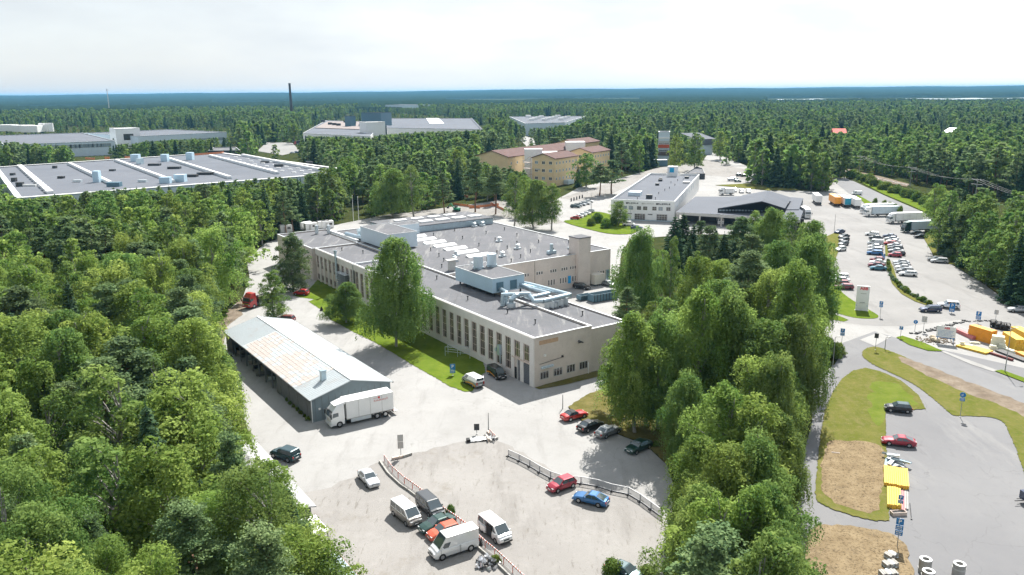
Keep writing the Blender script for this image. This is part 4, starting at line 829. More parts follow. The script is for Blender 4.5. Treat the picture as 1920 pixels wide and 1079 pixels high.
GH, q8 = outline('gabled_hall', 'grey hall with dark upper wall half hidden behind the road trees', deep((1311, 262), (1337, 261), 12, 22), 12, 'whitebox', 'dark')
MB().add([(q8[0][0]-2, q8[0][1]-1, 12.2), (q8[1][0]+2, q8[1][1]-1, 12.2), (q8[2][0]+2, q8[2][1], 16), (q8[3][0]-2, q8[3][1], 16), (q8[0][0]-2, q8[0][1]-1, 7.5), (q8[1][0]+1, q8[1][1]-1, 7.5)], [(0, 1, 2, 3), (4, 5, 1, 0)]).build('sloping_roof', M['roof2'], GH)
SR, _ = outline('storage_shed', 'black-roofed small shed behind the white trade building', [(1283, 326), (1322, 326), (1318, 316), (1306, 313)], 3.2, 'dark', 'roof', cop='dark')
CN, _ = outline('bus_shelter', 'small dark flat-roofed kiosk among pines beyond the big factory roof', [(390, 283), (450, 282), (442, 276), (400, 277)], 5, 'dark', 'roof')
for (nm, lb, px_, hh, wm, rm) in (('house', 'red-roofed white house alone among the far right trees', deep((1563, 242), (1589, 242), 13, 16), 13, 'white', 'red_roof'), ('house', 'small white house with grey roof among the far right trees', deep((1768, 240), (1788, 241), 13, 15), 13, 'white', 'light_steel')):
    M['red_roof'] = mat('red_roof', (.55, .10, .07)); P = [G(p[0], p[1], hh) for p in px_]; c = sum(P, Vector())/4; c.z = 0; o = thing(nm, lb, 'house', c)
    L_ = [(q.x-c.x, q.y-c.y) for q in P]; MB().prism(L_, 0, hh-4).build('wall', M[wm], o)
    m1 = ((L_[0][0]+L_[3][0])/2, (L_[0][1]+L_[3][1])/2, hh); m2 = ((L_[1][0]+L_[2][0])/2, (L_[1][1]+L_[2][1])/2, hh); z_ = hh-4
    MB().add([(*L_[0], z_), (*L_[1], z_), m2, m1, (*L_[2], z_), (*L_[3], z_)], [(0, 1, 2, 3), (4, 5, 3, 2), (0, 3, 5), (1, 4, 2)]).build('roof', M[rm], o)
# slender things above the trees
d_ = 1500.; 
def far_at(px_, dist): t = (px_-960)/FPX; return (dist*t*.99, dist, 0)
o = thing('factory_chimney', 'tall dark brick chimney rising above the horizon', 'chimney', far_at(555.5, 1450)); MB().tube((0, 0, 0), (0, 0, 66.5), 2.7, 1.9, n=14).build('stack', mat('dark_brick', (.07, .06, .06)), o); MB().ring((0, 0), 2.2, 1.5, 66.5, 67.5, 14).build('rim', M['dark'], o)
o = thing('radio_mast', 'thin grey mast on the left horizon', 'mast', far_at(219.5, 2300)); b = MB()
for a1 in (0, 2.09, 4.19): b.tube((1.6*math.cos(a1), 1.6*math.sin(a1), 0), (.5*math.cos(a1), .5*math.sin(a1), 60), .35, n=4)
b.build('lattice', M['greyframe'], o); MB().tube((0, 0, 60), (0, 0, 68), .4, n=5).tube((0, 0, 62), (0, 0, 66), 1.2, n=8).build('antenna', M['greyframe'], o)

# ---------------- yellow office block ----------------
M['yellow'] = mat('yellow_render', (.72, .55, .33), var=.07, scale=.3, rough=.9); M['red_metal'] = mat('brown_red_roof', (.125, .078, .072), var=.15, scale=.3, rough=.8, spec=.05)
YO = thing('office_building', 'yellow three-storey office building with brown-red gabled roofs on several wings', 'building', G(1043, 350))
def gable(px_, ang, w_, L_, he, rise, floors=3, nf=3, ns=7, z0=0.0):
    q = G(px_[0], px_[1], he); o = link('wing', None, YO, (q.x-YO.location.x, q.y-YO.location.y, 0), R(ang))
    hw_ = w_/2
    MB().add([(0, 0, 0), (w_, 0, 0), (w_, L_, 0), (0, L_, 0), (0, 0, he), (w_, 0, he), (w_, L_, he), (0, L_, he), (hw_, 0, he+rise), (hw_, L_, he+rise)], [(0, 1, 5, 8, 4), (1, 2, 6, 5), (2, 3, 7, 9, 6), (3, 0, 4, 7)]).build('wall', M['yellow'], o)
    e = .7; k = rise/hw_; b = MB()
    for s_ in (-1, 1):
        xa = hw_+s_*(hw_+e); za = he-k*e; a = [(xa, -e, za), (hw_, -e, he+rise+.05), (hw_, L_+e, he+rise+.05), (xa, L_+e, za)]; bt = [(p[0], p[1], p[2]-.35) for p in a]
        f = [(0, 1, 2, 3), (7, 6, 5, 4), (0, 4, 5, 1), (1, 5, 6, 2), (2, 6, 7, 3), (3, 7, 4, 0)]
        if s_ < 0: f = [tuple(reversed(i)) for i in f]
        b.add(a+bt, f)
    b.build('roof', M['red_metal'], o)
    fh = he/ (floors+.6)
    for fl2 in range(floors):
        z = he-fh*(fl2+.85)
        for i in range(nf): win(o, w_*(i+.6)/(nf+.2), 0, z, 2.0, 1.7, 0, 2, 1, 'white', 'glass' if (i+fl2) % 3 else 'glass_sky', bar=.14)
        for i in range(ns): win(o, w_, L_*(i+.5)/ns, z, 1.3, 1.5, 90, 1, 1, 'white', 'glass_sky', bar=.12)
    return o
A_ = gable((998, 295), -35, 14.5, 24, 15.1, 2.3)
gable((893, 291), -35, 22.5, 85, 14.5, 3.0, 2, 0, 14)
gable((1067, 284), -33, 15, 24, 15.1, 2.2)
gable((1040, 268), -33, 18, 34, 14.5, 2.4, 2, 2, 3)
q_ = loc(YO, (1000, 290), 15.5); o = MB().box(-5, 5, -3, 3, -14, 3.2).build('link_block', M['white'], YO); o.location = q_
q_ = loc(YO, (1021, 286), 15); o = MB().box(-6, 8, -6, 10, -15, 0).build('link_block', M['greyframe'], YO); o.location = q_
q_ = loc(YO, (1078, 275), 16); o = MB().box(-6, 6, -5, 5, -3, 3).build('link_block', M['white'], YO); o.location = q_
st = MB()
for i in range(4): st.box(0, 5, -1.6, 0, 2.5+i*3.2, 2.7+i*3.2); st.obox((0, -1.5, 2.7+i*3.2), (5, 0, 3.2), (0, .1, 0), (0, 0, .25))
st.box(0, .2, -1.6, -1.4, 0, 15); st.box(4.8, 5, -1.6, -1.4, 0, 15); s_o = st.build('outside_stair', M['mullion'], A_); s_o.location = (-5.2, 0, 0)
MB().box(2.2, 5.2, -.1, -.02, 8.2, 9.0).build('sign', M['greyframe'], A_)
MB().box(14.6, 17.6, 9, 15, .3, 2.6).build('entrance_porch', M['whitebox'], A_)

# ---------------- low sheds at the bottom left ----------------
M['grey_sheet'] = mat('grey_roof_sheet', (.30, .30, .31), var=.08, scale=.5, rough=.7)
sa = G(478, 825, 3.4); sb = G(597, 953, 3.4); dv = (sb-sa); LG = dv.length; angs = math.atan2(dv.y, dv.x)
S1 = thing('long_shed', 'long low shed with pale grey roof edging the yard under the left trees', 'shed', (sa.x, sa.y, 0), angs)
# local x runs away from the camera along the eave, y to the left wood
def shedbox(root, L_, W_, z0, z1, wm, rm, ov_=.4):
    MB().box(0.4, L_-.4, -W_+.4, -.4, 0, z0-.1).build('wall', M[wm], root)
    a = [(-ov_, 0, z0), (L_+ov_, 0, z0), (L_+ov_, -W_/2, z1), (-ov_, -W_/2, z1)]; c2 = [(-ov_, -W_/2, z1), (L_+ov_, -W_/2, z1), (L_+ov_, -W_, z0), (-ov_, -W_, z0)]
    for q in (a, c2): MB().add(q+[(p[0], p[1], p[2]-.15) for p in q], [(3, 2, 1, 0), (4, 5, 6, 7), (0, 1, 5, 4), (1, 2, 6, 5), (2, 3, 7, 6), (3, 0, 4, 7)]).build('roof_slope', M[rm], root)
t_ = Vector((math.cos(angs+math.pi), math.sin(angs+math.pi), 0)); left = Vector((t_.y, -t_.x, 0))   # local -y
shedbox(S1, LG-1, 5.5, 3.4, 4.1, 'shedside', 'grey_sheet')
for i in range(5): win(S1, 3+i*4.2, -.4, 1.2, 1.4, 1.0, 180, 2, 1, 'white', 'glass')
pq = G(594, 1004)
S2 = thing('porch_canopy', 'small white flat canopy on thin posts beside the long shed', 'canopy', pq, angs)
MB().box(0, 4.2, -3.2, 0, 2.5, 2.68).build('canopy_roof', M['white'], S2)
for xx, yy in ((.15, -.15), (4.0, -.15), (.15, -3.0), (4.0, -3.0)): MB().box(xx-.06, xx+.06, yy-.06, yy+.06, 0, 2.5).build('post', M['greyframe'], S2)
MB().box(.6, 3.8, -3.1, -2.6, 0, 2.2).build('door', M['dark'], S2)
c3 = G(668, 1072, 2.6); S3 = thing('lean_to_shed', 'small shed with ribbed translucent blue-grey roof and red fascia at the bottom edge', 'shed', (c3.x-4.2*math.cos(angs), c3.y-4.2*math.sin(angs), 0), angs)
MB().box(.2, 5.0, -3.3, -.2, 0, 2.3).build('wall', mat('red_boards', (.28, .06, .045), var=.15, scale=3), S3)
rbp = MB().add([(-.2, -.06, 2.45), (5.3, -.06, 2.45), (5.3, -3.6, 3.3), (-.2, -3.6, 3.3), (-.2, -.06, 2.38), (5.3, -.06, 2.38), (5.3, -3.6, 3.23), (-.2, -3.6, 3.23)], [(3, 2, 1, 0), (4, 5, 6, 7), (0, 1, 5, 4), (1, 2, 6, 5), (3, 0, 4, 7), (2, 3, 7, 6)]); rbp.build('roof_panel', mat('translucent_sheet', (.42, .50, .56), var=.06, rough=.25), S3)
for i in range(7):
    for j in range(3): x0_ = -.15+i*.78; f = j/3.; MB().obox((x0_, -.1-f*3.5, 2.47+f*.84), (.68, 0, 0), (0, -1.05, .252), (0, .01, .04)).build('roof_pane', MATS['translucent_sheet'], S3)
MB().box(-.25, 5.35, -.12, 0.0, 2.15, 2.44).build('fascia', MATS['red_boards'], S3)
# ---------------- vehicles ----------------
PAINT = {}
def paint(nm, c, metal=.25, rough=.28):
    if nm not in PAINT: PAINT[nm] = mat('paint_'+nm, c, rough=rough, metal=metal, var=.04, coat=.7, scale=.8, spec=.5)
    return PAINT[nm]
COL = {'white': (.74, .75, .75), 'silver': (.46, .48, .50), 'grey': (.20, .21, .22), 'dark grey': (.055, .06, .065), 'black': (.012, .013, .015), 'dark green': (.018, .055, .045), 'red': (.42, .022, .02), 'dark red': (.16, .012, .02),
       'orange-red': (.50, .085, .035), 'blue': (.02, .12, .30), 'dark blue': (.018, .035, .09), 'teal': (.02, .13, .19), 'taupe': (.24, .22, .20), 'light blue': (.30, .40, .50), 'dark teal': (.015, .05, .06), 'crimson': (.30, .015, .035)}
M['tyre'] = M['black']; M['rim'] = mat('wheel_rim', (.42, .43, .44), rough=.3, metal=.7, var=.05); M['lamp_red'] = mat('tail_lamp', (.32, .02, .015), rough=.2, var=.05); M['lamp_white'] = mat('head_lamp', (.70, .73, .75), rough=.1, var=.03)
M['plastic'] = mat('dark_plastic', (.03, .031, .033), rough=.6, var=.1); M['plate'] = mat('number_plate', (.7, .7, .68), var=.02); M['cglass'] = mat('car_glass', (.055, .075, .085), rough=.04, var=.1, spec=.9, coat=.4)  # car glass base is tinted blue-grey to stand in for reflected sky
SPEC = {  # L, W, H, belt, hood, trunk, base(rear, front), top(rear, front), wheelbase front, rear, wheel r, side window spans
 'sedan': (4.5, 1.76, 1.42, .93, .88, .96, (-1.62, .98), (-1.0, .22), 1.38, -1.32, .31),
 'hatch': (3.95, 1.70, 1.48, .95, .92, .97, (-1.88, .88), (-1.50, .15), 1.20, -1.25, .30),
 'wagon': (4.65, 1.78, 1.47, .94, .90, .96, (-2.22, .98), (-1.92, .25), 1.38, -1.35, .32),
 'suv': (4.65, 1.86, 1.72, 1.08, 1.06, 1.08, (-2.20, 1.02), (-1.98, .35), 1.40, -1.38, .36),
 'liftback': (4.5, 1.74, 1.38, .90, .86, .93, (-2.05, .80), (-.85, .12), 1.33, -1.28, .31),
 'convertible': (4.4, 1.78, 1.36, .92, .88, .94, (-1.45, .62), (-.85, .05), 1.32, -1.28, .32),
 'minibus': (4.95, 1.92, 1.95, 1.10, 1.05, 1.08, (-2.40, 1.95), (-2.30, 1.05), 1.52, -1.45, .33),
 'minivan': (4.75, 1.85, 1.82, 1.05, 1.02, 1.05, (-2.28, 1.75), (-2.15, .80), 1.45, -1.42, .33),
 'high van': (5.60, 2.00, 2.55, 1.30, 1.10, 1.28, (-2.74, 2.15), (-2.70, 1.25), 1.85, -1.65, .36),
 'delivery van': (4.85, 1.90, 1.95, 1.10, 1.05, 1.08, (-2.36, 1.85), (-2.28, .95), 1.48, -1.42, .33),
}
CM = {}
def car_meshes(t):
    if t in CM: return CM[t]
    L, W, H, bz, hz, tz, (br, bf), (tr_, tf), ax, rx, wr = SPEC[t]; h = L/2; w2 = W/2; D = {}
    st = [(-h, .80, .42, tz*.72), (-h+.10, .92, .27, tz*.93), (-h+.32, .98, .22, tz), (br+.1, 1.0, .20, max(tz, bz)), ((br+bf)/2, 1.0, .19, bz), (bf-.05, 1.0, .20, bz), (bf+.45*(h-bf), .985, .20, hz*.98), (h-.30, .95, .22, hz*.86), (h-.08, .86, .26, hz*.74), (h, .74, .34, hz*.60)]
    b = MB(); prof = []
    for x, k, zb, zt in st:
        w_ = w2*k; dz_ = zt-zb
        prof.append([(x, -w_*.90, zb), (x, -w_*.985, zb+dz_*.18), (x, -w_, zb+dz_*.55), (x, -w_*.96, zt-dz_*.12), (x, -w_*.84, zt), (x, 0, zt+.035), (x, w_*.84, zt), (x, w_*.96, zt-dz_*.12), (x, w_, zb+dz_*.55), (x, w_*.985, zb+dz_*.18), (x, w_*.90, zb)])
    n = 11; b.v = [p for s_ in prof for p in s_]
    for i in range(len(st)-1):
        for j in range(n): a = i*n+j; c = i*n+(j+1) % n; b.f.append((a, c, c+n, a+n))
    b.f.append(tuple(range(n))[::-1]); b.f.append(tuple((len(st)-1)*n+j for j in range(n)))
    b.f = [tuple(reversed(f)) for f in b.f]
    D['body'] = b
    # cabin: glass block, painted roof and pillars
    wb_, wt = w2*.93, w2*(.76 if H < 1.6 else .84); zb = bz-.02; zt = H-.05
    bl = [(br, -wb_, zb), (bf, -wb_, zb), (bf, wb_, zb), (br, wb_, zb)]; tl = [(tr_, -wt, zt), (tf, -wt, zt), (tf, wt, zt), (tr_, wt, zt)]
    g = MB(); g.add(bl+tl, [(0, 1, 5, 4), (1, 2, 6, 5), (2, 3, 7, 6), (3, 0, 4, 7)])
    D['cabin'] = g
    r = MB(); o_ = .03; m_ = [(tr_+.05-o_, 0), (tf, 0)]
    r.add([(tr_-o_, -wt-.02, zt-.01), (tf+o_, -wt-.02, zt-.01), (tf+o_, wt+.02, zt-.01), (tr_-o_, wt+.02, zt-.01), (tr_+.12, -wt*.82, H-.005), (tf-.12, -wt*.82, H-.005), (tf-.12, wt*.82, H-.005), (tr_+.12, wt*.82, H-.005)],
          [(0, 1, 5, 4), (1, 2, 6, 5), (2, 3, 7, 6), (3, 0, 4, 7), (4, 5, 6, 7)]); D['roof'] = r
    def patch(f, u0, u1, v0, v1, off=.012):
        A, B2, Cc, Dd = f; A, B2, Cc, Dd = map(Vector, (A, B2, Cc, Dd)); P = lambda u, v: A.lerp(B2, u).lerp(Dd.lerp(Cc, u), v); nn = (B2-A).cross(Dd-A).normalized()*off
        return [P(u0, v0)+nn, P(u1, v0)+nn, P(u1, v1)+nn, P(u0, v1)+nn]
    fr_ = (bl[1], bl[2], tl[2], tl[1]); re = (bl[3], bl[0], tl[0], tl[3]); rt = (bl[0], bl[1], tl[1], tl[0]); lf = (bl[2], bl[3], tl[3], tl[2])
    ws = MB(); ws.add(patch(fr_, .05, .95, .04, .95), [(0, 1, 2, 3)]); D['windshield'] = ws
    rw = MB(); 
    if t != 'high van': rw.add(patch(re, .09, .91, .10 if H < 1.6 else .35, .93), [(0, 1, 2, 3)])
    else: rw.add(patch(re, .1, .46, .45, .8), [(0, 1, 2, 3)]); rw.add(patch(re, .54, .9, .45, .8), [(0, 1, 2, 3)])
    D['rear_window'] = rw
    sp = {'sedan': [(.13, .50), (.54, .93)], 'liftback': [(.24, .56), (.60, .93)], 'hatch': [(.10, .50), (.54, .93)], 'wagon': [(.05, .24), (.27, .58), (.61, .94)], 'suv': [(.05, .24), (.27, .58), (.61, .94)], 'convertible': [(.35, .90)],
          'minibus': [(.04, .34), (.37, .66), (.70, .92)], 'minivan': [(.05, .32), (.35, .64), (.68, .93)], 'high van': [(.78, .95)], 'delivery van': [(.72, .92)]}[t]
    v0, v1 = (.06, .92) if H < 1.8 else (.12, .90)
    if t == 'high van': v0, v1 = .02, .48
    for k, (u0, u1) in enumerate(sp):
        s1 = MB(); s1.add(patch(rt, u0, u1, v0, v1), [(0, 1, 2, 3)]); D['side_window.%dr' % k] = s1
        s2 = MB(); s2.add(patch(lf, 1-u1, 1-u0, v0, v1), [(0, 1, 2, 3)]); D['side_window.%dl' % k] = s2
    for nm, x0 in (('front_bumper', h-.14), ('rear_bumper', -h-.03)):
        D[nm] = MB().box(x0, x0+.17, -w2*.84, w2*.84, .24, .42)
    for s_ in (-1, 1):
        D['headlight.%d' % s_] = MB().box(h-.34, h-.055, s_*w2*.62-.17, s_*w2*.62+.17, hz*.60, hz*.76); D['taillight.%d' % s_] = MB().box(-h-.015, -h+.12, s_*w2*.74-.11, s_*w2*.74+.11, tz*.62, tz*.86 if H < 1.8 else tz*1.05)
        D['mirror.%d' % s_] = MB().box(bf-.42, bf-.26, s_*(w2+.02)-.10 if s_ > 0 else s_*(w2+.12), s_*(w2+.12) if s_ > 0 else s_*(w2+.02)+.10, bz, bz+.15)
    D['plate'] = MB().box(h+.0, h+.035, -.26, .26, .42, .53); D['plate.r'] = MB().box(-h-.04, -h, -.26, .26, .60, .71)
    sm_ = MB()
    for s_ in (-1, 1):
        yy = s_*(w2+.004)
        for xx in (bf-.15, (bf+br)/2-.1, br+.55 if t != 'high van' else -.3): sm_.box(xx-.012, xx+.012, yy-.006, yy+.006, .34, bz-.06)
        sm_.box(-h+.5, h-.55, s_*(w2*.985)-.012, s_*(w2*.985)+.012, .22, .31)
    D['door_seams'] = sm_
    D['grille'] = MB().box(h-.03, h+.012, -w2*.38, w2*.38, hz*.46, hz*.66)
    D['wheel'] = MB().tube((0, -.11, wr), (0, .11, wr), wr, n=16); D['rim'] = MB().tube((0, -.122, wr), (0, .122, wr), wr*.62, n=12)
    D['arch'] = MB().tube((0, -.02, wr), (0, .02, wr), wr*1.17, n=16)
    CM[t] = {k: v.mesh(k.split('.')[0], M['black']) for k, v in D.items()}; return CM[t]
def setm(o, m):
    o.material_slots[0].link = 'OBJECT'; o.material_slots[0].material = m
def car(t, colour, x, y, ang, label, z=.1, group=None, roofcol=None, cat=None, stripe=None, small=False, opendoor=None, sc_=1.0):
    D = car_meshes(t); L, W, H, bz, hz, tz, (br, bf), (tr_, tf), ax, rx, wr = SPEC[t]
    o = thing('parked_van' if 'van' in t or t == 'minibus' else 'parked_car', label, cat or ('van' if 'van' in t or t == 'minibus' else 'car'), (x, y, z), ang, group); o.scale = (sc_,)*3
    P = paint(colour, COL[colour], metal=0.0 if colour in ('white', 'red', 'orange-red') else .3); rp = paint(roofcol, COL[roofcol]) if roofcol in COL else (M['black'] if roofcol == 'soft' else P)
    def add(k, m, par=None):
        q = link(k.split('.')[0], D[k], par or o); setm(q, m); return q
    add('body', P); add('cabin', rp if t not in () else M['cglass']); add('roof', rp); add('windshield', M['cglass']); add('rear_window', M['cglass'])
    for k in D:
        if k.startswith('side_window'): add(k, M['cglass'])
        elif k.startswith('headlight'): add(k, M['lamp_white'])
        elif k.startswith('taillight'): add(k, M['lamp_red'])
        elif k.startswith('mirror') and not small: add(k, P)
        elif k in ('door_seams', 'grille') and not small: add(k, M['plastic'])
        elif k.startswith('plate') and not small: add(k, M['plate'])
        elif k.endswith('bumper') and not small: add(k, M['plastic'] if t in ('minibus', 'high van', 'suv', 'delivery van') else P)
    for xx in (ax, rx):
        for s_ in (-1, 1):
            q = link('wheel', D['wheel'], o, (xx, s_*(W/2-.10), 0)); setm(q, M['tyre'])
            if not small: r_ = link('rim', D['rim'], q); setm(r_, M['rim']); a_ = link('wheel_arch', D['arch'], o, (xx, s_*(W/2-.012), 0)); setm(a_, M['black'])
    if stripe:
        for s_ in (-1, 1):
            b = MB(); yy = s_*(W/2+.012); pts = [(-2.2, .55), (-1.2, .80), (0, .72), (.9, .48), (.9, .34), (0, .55), (-1.2, .62), (-2.2, .30)]
            b.add([(p[0], yy, p[1]) for p in pts], [tuple(range(8)) if s_ < 0 else tuple(reversed(range(8)))]); b.build('stripe', mat('stripe_orange', (.75, .32, .02), rough=.4), o)
    if opendoor is not None:
        s_ = opendoor; yy = s_*(W/2+.01); b = MB(); b.box(-.35, .75, min(yy, yy-s_*.05), max(yy, yy-s_*.05), .35, 1.68); b.build('doorway', M['black'], o)
        b = MB(); b.box(-1.6, -.5, min(yy, yy+s_*.07), max(yy, yy+s_*.07), .36, 1.1); b.build('sliding_door', P, o)
    return o
def place(t, colour, wrear, wfront, side, label, **k):
    """from the two tyre contacts of the side that can be seen; side 'L' or 'R' of the vehicle"""
    a = G(*wrear, .1); b = G(*wfront, .1); d = (b-a); d.z = 0; ang = math.atan2(d.y, d.x); d.normalize(); W = SPEC[t][1]; ax, rx = SPEC[t][8], SPEC[t][9]
    s_ = 1 if side == 'L' else -1; n = Vector((-d.y, d.x, 0))*s_; mid = (a+b)/2-n*(W/2-.05)-d*(ax+rx)/2
    return car(t, colour, mid.x, mid.y, ang, label, **k)
place('sedan', 'silver', (674, 899), (687, 914), 'R', 'silver saloon standing alone on the gravel between the truck and the minibus')
place('minibus', 'taupe', (735, 965), (765, 990), 'R', 'taupe minibus with pale roof, front towards the bottom edge', roofcol='white')
place('minivan', 'dark grey', (781, 949), (808, 974), 'R', 'charcoal people carrier parked beside the taupe minibus against the striped fence')
place('sedan', 'dark green', (846, 988), (806, 1003), 'L', 'dark green saloon squeezed between the charcoal people carrier and the orange-red hatchback')
place('hatch', 'orange-red', (861, 1003), (816, 1018), 'L', 'orange-red hatchback with its bonnet showing behind the tall white van')
place('high van', 'white', (881, 1034), (832, 1050), 'L', 'tall white panel van parked with its tail to the striped fence')
place('minibus', 'white', (901, 996), (931, 1021), 'R', 'white minibus with open side door on the far side of the striped fence', opendoor=-1)
place('suv', 'dark teal', (541, 868), (512, 859), 'L', 'dark blue-black estate nosed up to the long low shed at the left')
place('delivery van', 'grey', (888, 728), (869, 718), 'L', 'silver van with orange swoosh parked at the corner of the lawn', roofcol='white', stripe=True)
place('minivan', 'black', (915, 702), (932, 713), 'R', 'black van with orange swoosh parked against the long works building', stripe=True)
place('convertible', 'red', (1069, 791), (1096, 784), 'R', 'red convertible with black soft top, first of the row by the birches', roofcol='soft')
place('sedan', 'black', (1101, 812), (1127, 802), 'R', 'black saloon between the red convertible and the old grey saloon')
place('sedan', 'grey', (1136, 823), (1160, 813), 'R', 'old grey-green saloon with pale roof, right of the black saloon', roofcol='silver')
place('sedan', 'dark green', (1219, 841), (1192, 853), 'L', 'very dark green saloon parked in the birch shade')
place('hatch', 'crimson', (1074, 915), (1046, 925), 'L', 'bright red hatchback at the bend of the mesh fence')
place('liftback', 'blue', (1122, 952), (1084, 943), 'L', 'bright blue liftback in front of the mesh fence')
place('hatch', 'black', (1702, 776), (1669, 773), 'L', 'black hatchback parked at the tip of the teardrop lawn', roofcol='dark teal')
place('liftback', 'crimson', (1704, 840), (1667, 836), 'L', 'crimson fastback car parked above the yellow beams')
place('hatch', 'red', (570, 555), (555, 554), 'L', 'small red car on the grass under the big spruce')
place('wagon', 'dark red', (540, 605), (522, 604), 'L', 'dark red car half hidden behind the far end of the garage roof')
place('sedan', 'dark blue', (402, 680), (424, 678), 'R', 'dark blue saloon with pale bonnet under the trees left of the garage', roofcol='light blue')
place('wagon', 'black', (1078, 541), (1097, 544), 'R', 'black estate car in the courtyard by the square tower', group=None)
place('sedan', 'grey', (1128, 535), (1146, 539), 'R', 'grey-blue saloon parked in front of the courtyard entrance door')
q_ = G(1172, 1083); car('sedan', 'dark teal', q_.x, q_.y, R(-40), 'dark car behind the small bush at the bottom edge')
place('wagon', 'dark blue', (1762, 586), (1732, 586), 'L', 'dark estate car standing at the mouth of the right car park')
place('suv', 'white', (1793, 580), (1765, 578), 'L', 'white four-wheel-drive car behind the blue parking sign')
place('sedan', 'silver', (1921, 587), (1902, 586), 'L', 'silver-grey saloon cut by the right edge of the picture')
place('wagon', 'dark grey', (1770, 491), (1743, 490), 'L', 'dark car partly behind the silver estate beside the right verge')
place('wagon', 'silver', (1773, 494), (1751, 493), 'L', 'silver estate car parked against the right verge bushes')
# rows of the right car park
def row(rowname, items, ln=19):
    n = len(items)
    for i, (t, c, cx_, cy_, dx_) in enumerate(items):
        a = G(cx_+dx_*.33, cy_+.5); b = G(cx_-dx_*.33, cy_-.3); d = (b-a); ang = math.atan2(d.y, d.x); m = (a+b)/2
        pos = ['nearest', 'second', 'third', 'fourth', 'fifth', 'sixth', 'seventh', 'eighth', 'ninth', 'tenth'][n-1-i]
        body = {'sedan': 'saloon', 'hatch': 'hatchback', 'wagon': 'estate car', 'suv': 'high-riding car', 'minivan': 'van', 'liftback': 'fastback', 'delivery van': 'van'}[t]
        car(t, c, m.x, m.y+.9, ang, f'{c} {body}, {pos} from the near end of the {rowname}', group='cars in the right car park', small=True)
row('upper left car park row', [('wagon', 'white', 1637, 443, 22), ('sedan', 'dark grey', 1644, 450, 24), ('delivery van', 'silver', 1643, 461, 26), ('sedan', 'white', 1643, 467, 24), ('wagon', 'silver', 1643, 473, 24), ('wagon', 'blue', 1642, 479, 24)])
row('upper right car park row', [('sedan', 'dark blue', 1670, 447, 22), ('sedan', 'silver', 1674, 452, 22), ('sedan', 'white', 1677, 457, 22), ('hatch', 'red', 1671, 461, 22), ('sedan', 'silver', 1680, 465, 24), ('wagon', 'dark grey', 1681, 470, 24), ('sedan', 'silver', 1682, 475, 24), ('hatch', 'black', 1687, 480, 20), ('hatch', 'crimson', 1680, 483, 22)])
row('lower left car park row', [('hatch', 'dark red', 1646, 492, 22), ('sedan', 'white', 1648, 497, 24), ('sedan', 'dark red', 1645, 502, 24), ('sedan', 'teal', 1649, 508, 26)])
row('lower right car park row', [('sedan', 'silver', 1692, 497, 24), ('sedan', 'grey', 1694, 502, 24), ('sedan', 'white', 1696, 507, 24), ('wagon', 'grey', 1699, 513, 26), ('wagon', 'white', 1705, 519, 27)])
row('row by the pylon lawn', [('wagon', 'white', 1577, 524, 22), ('sedan', 'white', 1579, 531, 24), ('hatch', 'dark red', 1579, 537, 24), ('wagon', 'dark red', 1585, 544, 27)])
def facing(rowname, items, grp, ang=-100):
    n = len(items)
    for i, (t, c, x_, y_) in enumerate(items):
        m = G(x_, y_); pos = ['nearest', 'second', 'third', 'fourth', 'fifth', 'sixth', 'seventh', 'eighth'][n-1-i]; body = {'sedan': 'saloon', 'hatch': 'hatchback', 'wagon': 'estate car', 'suv': 'high-riding car', 'minivan': 'van', 'delivery van': 'van'}[t]
        car(t, c, m.x, m.y, R(ang+rnd.uniform(-3, 3)), f'{c} {body}, {pos} from the near end of the {rowname}', group=grp, small=True)
facing('line along the grass strip', [('sedan', 'dark blue', 1574, 438), ('sedan', 'dark grey', 1582, 447), ('hatch', 'dark grey', 1582, 454), ('hatch', 'grey', 1581, 461), ('hatch', 'white', 1576, 471)], 'cars along the grass strip', -150)
facing('pair beside the green tractor unit', [('sedan', 'dark grey', 1718, 440), ('sedan', 'black', 1726, 447)], 'cars by the green tractor unit', 176)
facing('office lot far row', [('sedan', 'white', 1104, 380), ('wagon', 'silver', 1098, 384), ('sedan', 'silver', 1090, 386), ('hatch', 'grey', 1084, 388), ('wagon', 'dark teal', 1079, 390)], 'cars left of the trade building', -20)
facing('office lot row by the grass bank', [('hatch', 'silver', 1106, 399), ('sedan', 'white', 1098, 403), ('sedan', 'white', 1091, 406), ('sedan', 'white', 1084, 409), ('hatch', 'red', 1078, 412)], 'cars left of the trade building', 160)
facing('trade building bush row', [('suv', 'white', 1163, 419), ('minivan', 'white', 1179, 424), ('sedan', 'dark blue', 1194, 430)], 'cars before the trade building', -15)
facing('gravel cluster behind the loading hall', [('suv', 'grey', 1387, 331), ('sedan', 'black', 1396, 332), ('wagon', 'silver', 1377, 337), ('hatch', 'dark green', 1383, 342), ('minivan', 'silver', 1372, 340)], 'cars behind the loading hall', -10)
facing('van line behind the trade building', [('delivery van', 'white', 1377, 360), ('delivery van', 'white', 1390, 362), ('delivery van', 'white', 1403, 362)], 'vans behind the trade building', -95)
facing('far factory gate cars', [('sedan', 'red', 562, 268), ('minivan', 'white', 552, 268), ('sedan', 'blue', 556, 287), ('sedan', 'white', 548, 288), ('sedan', 'silver', 984, 265)], 'cars at the far factories', 10)

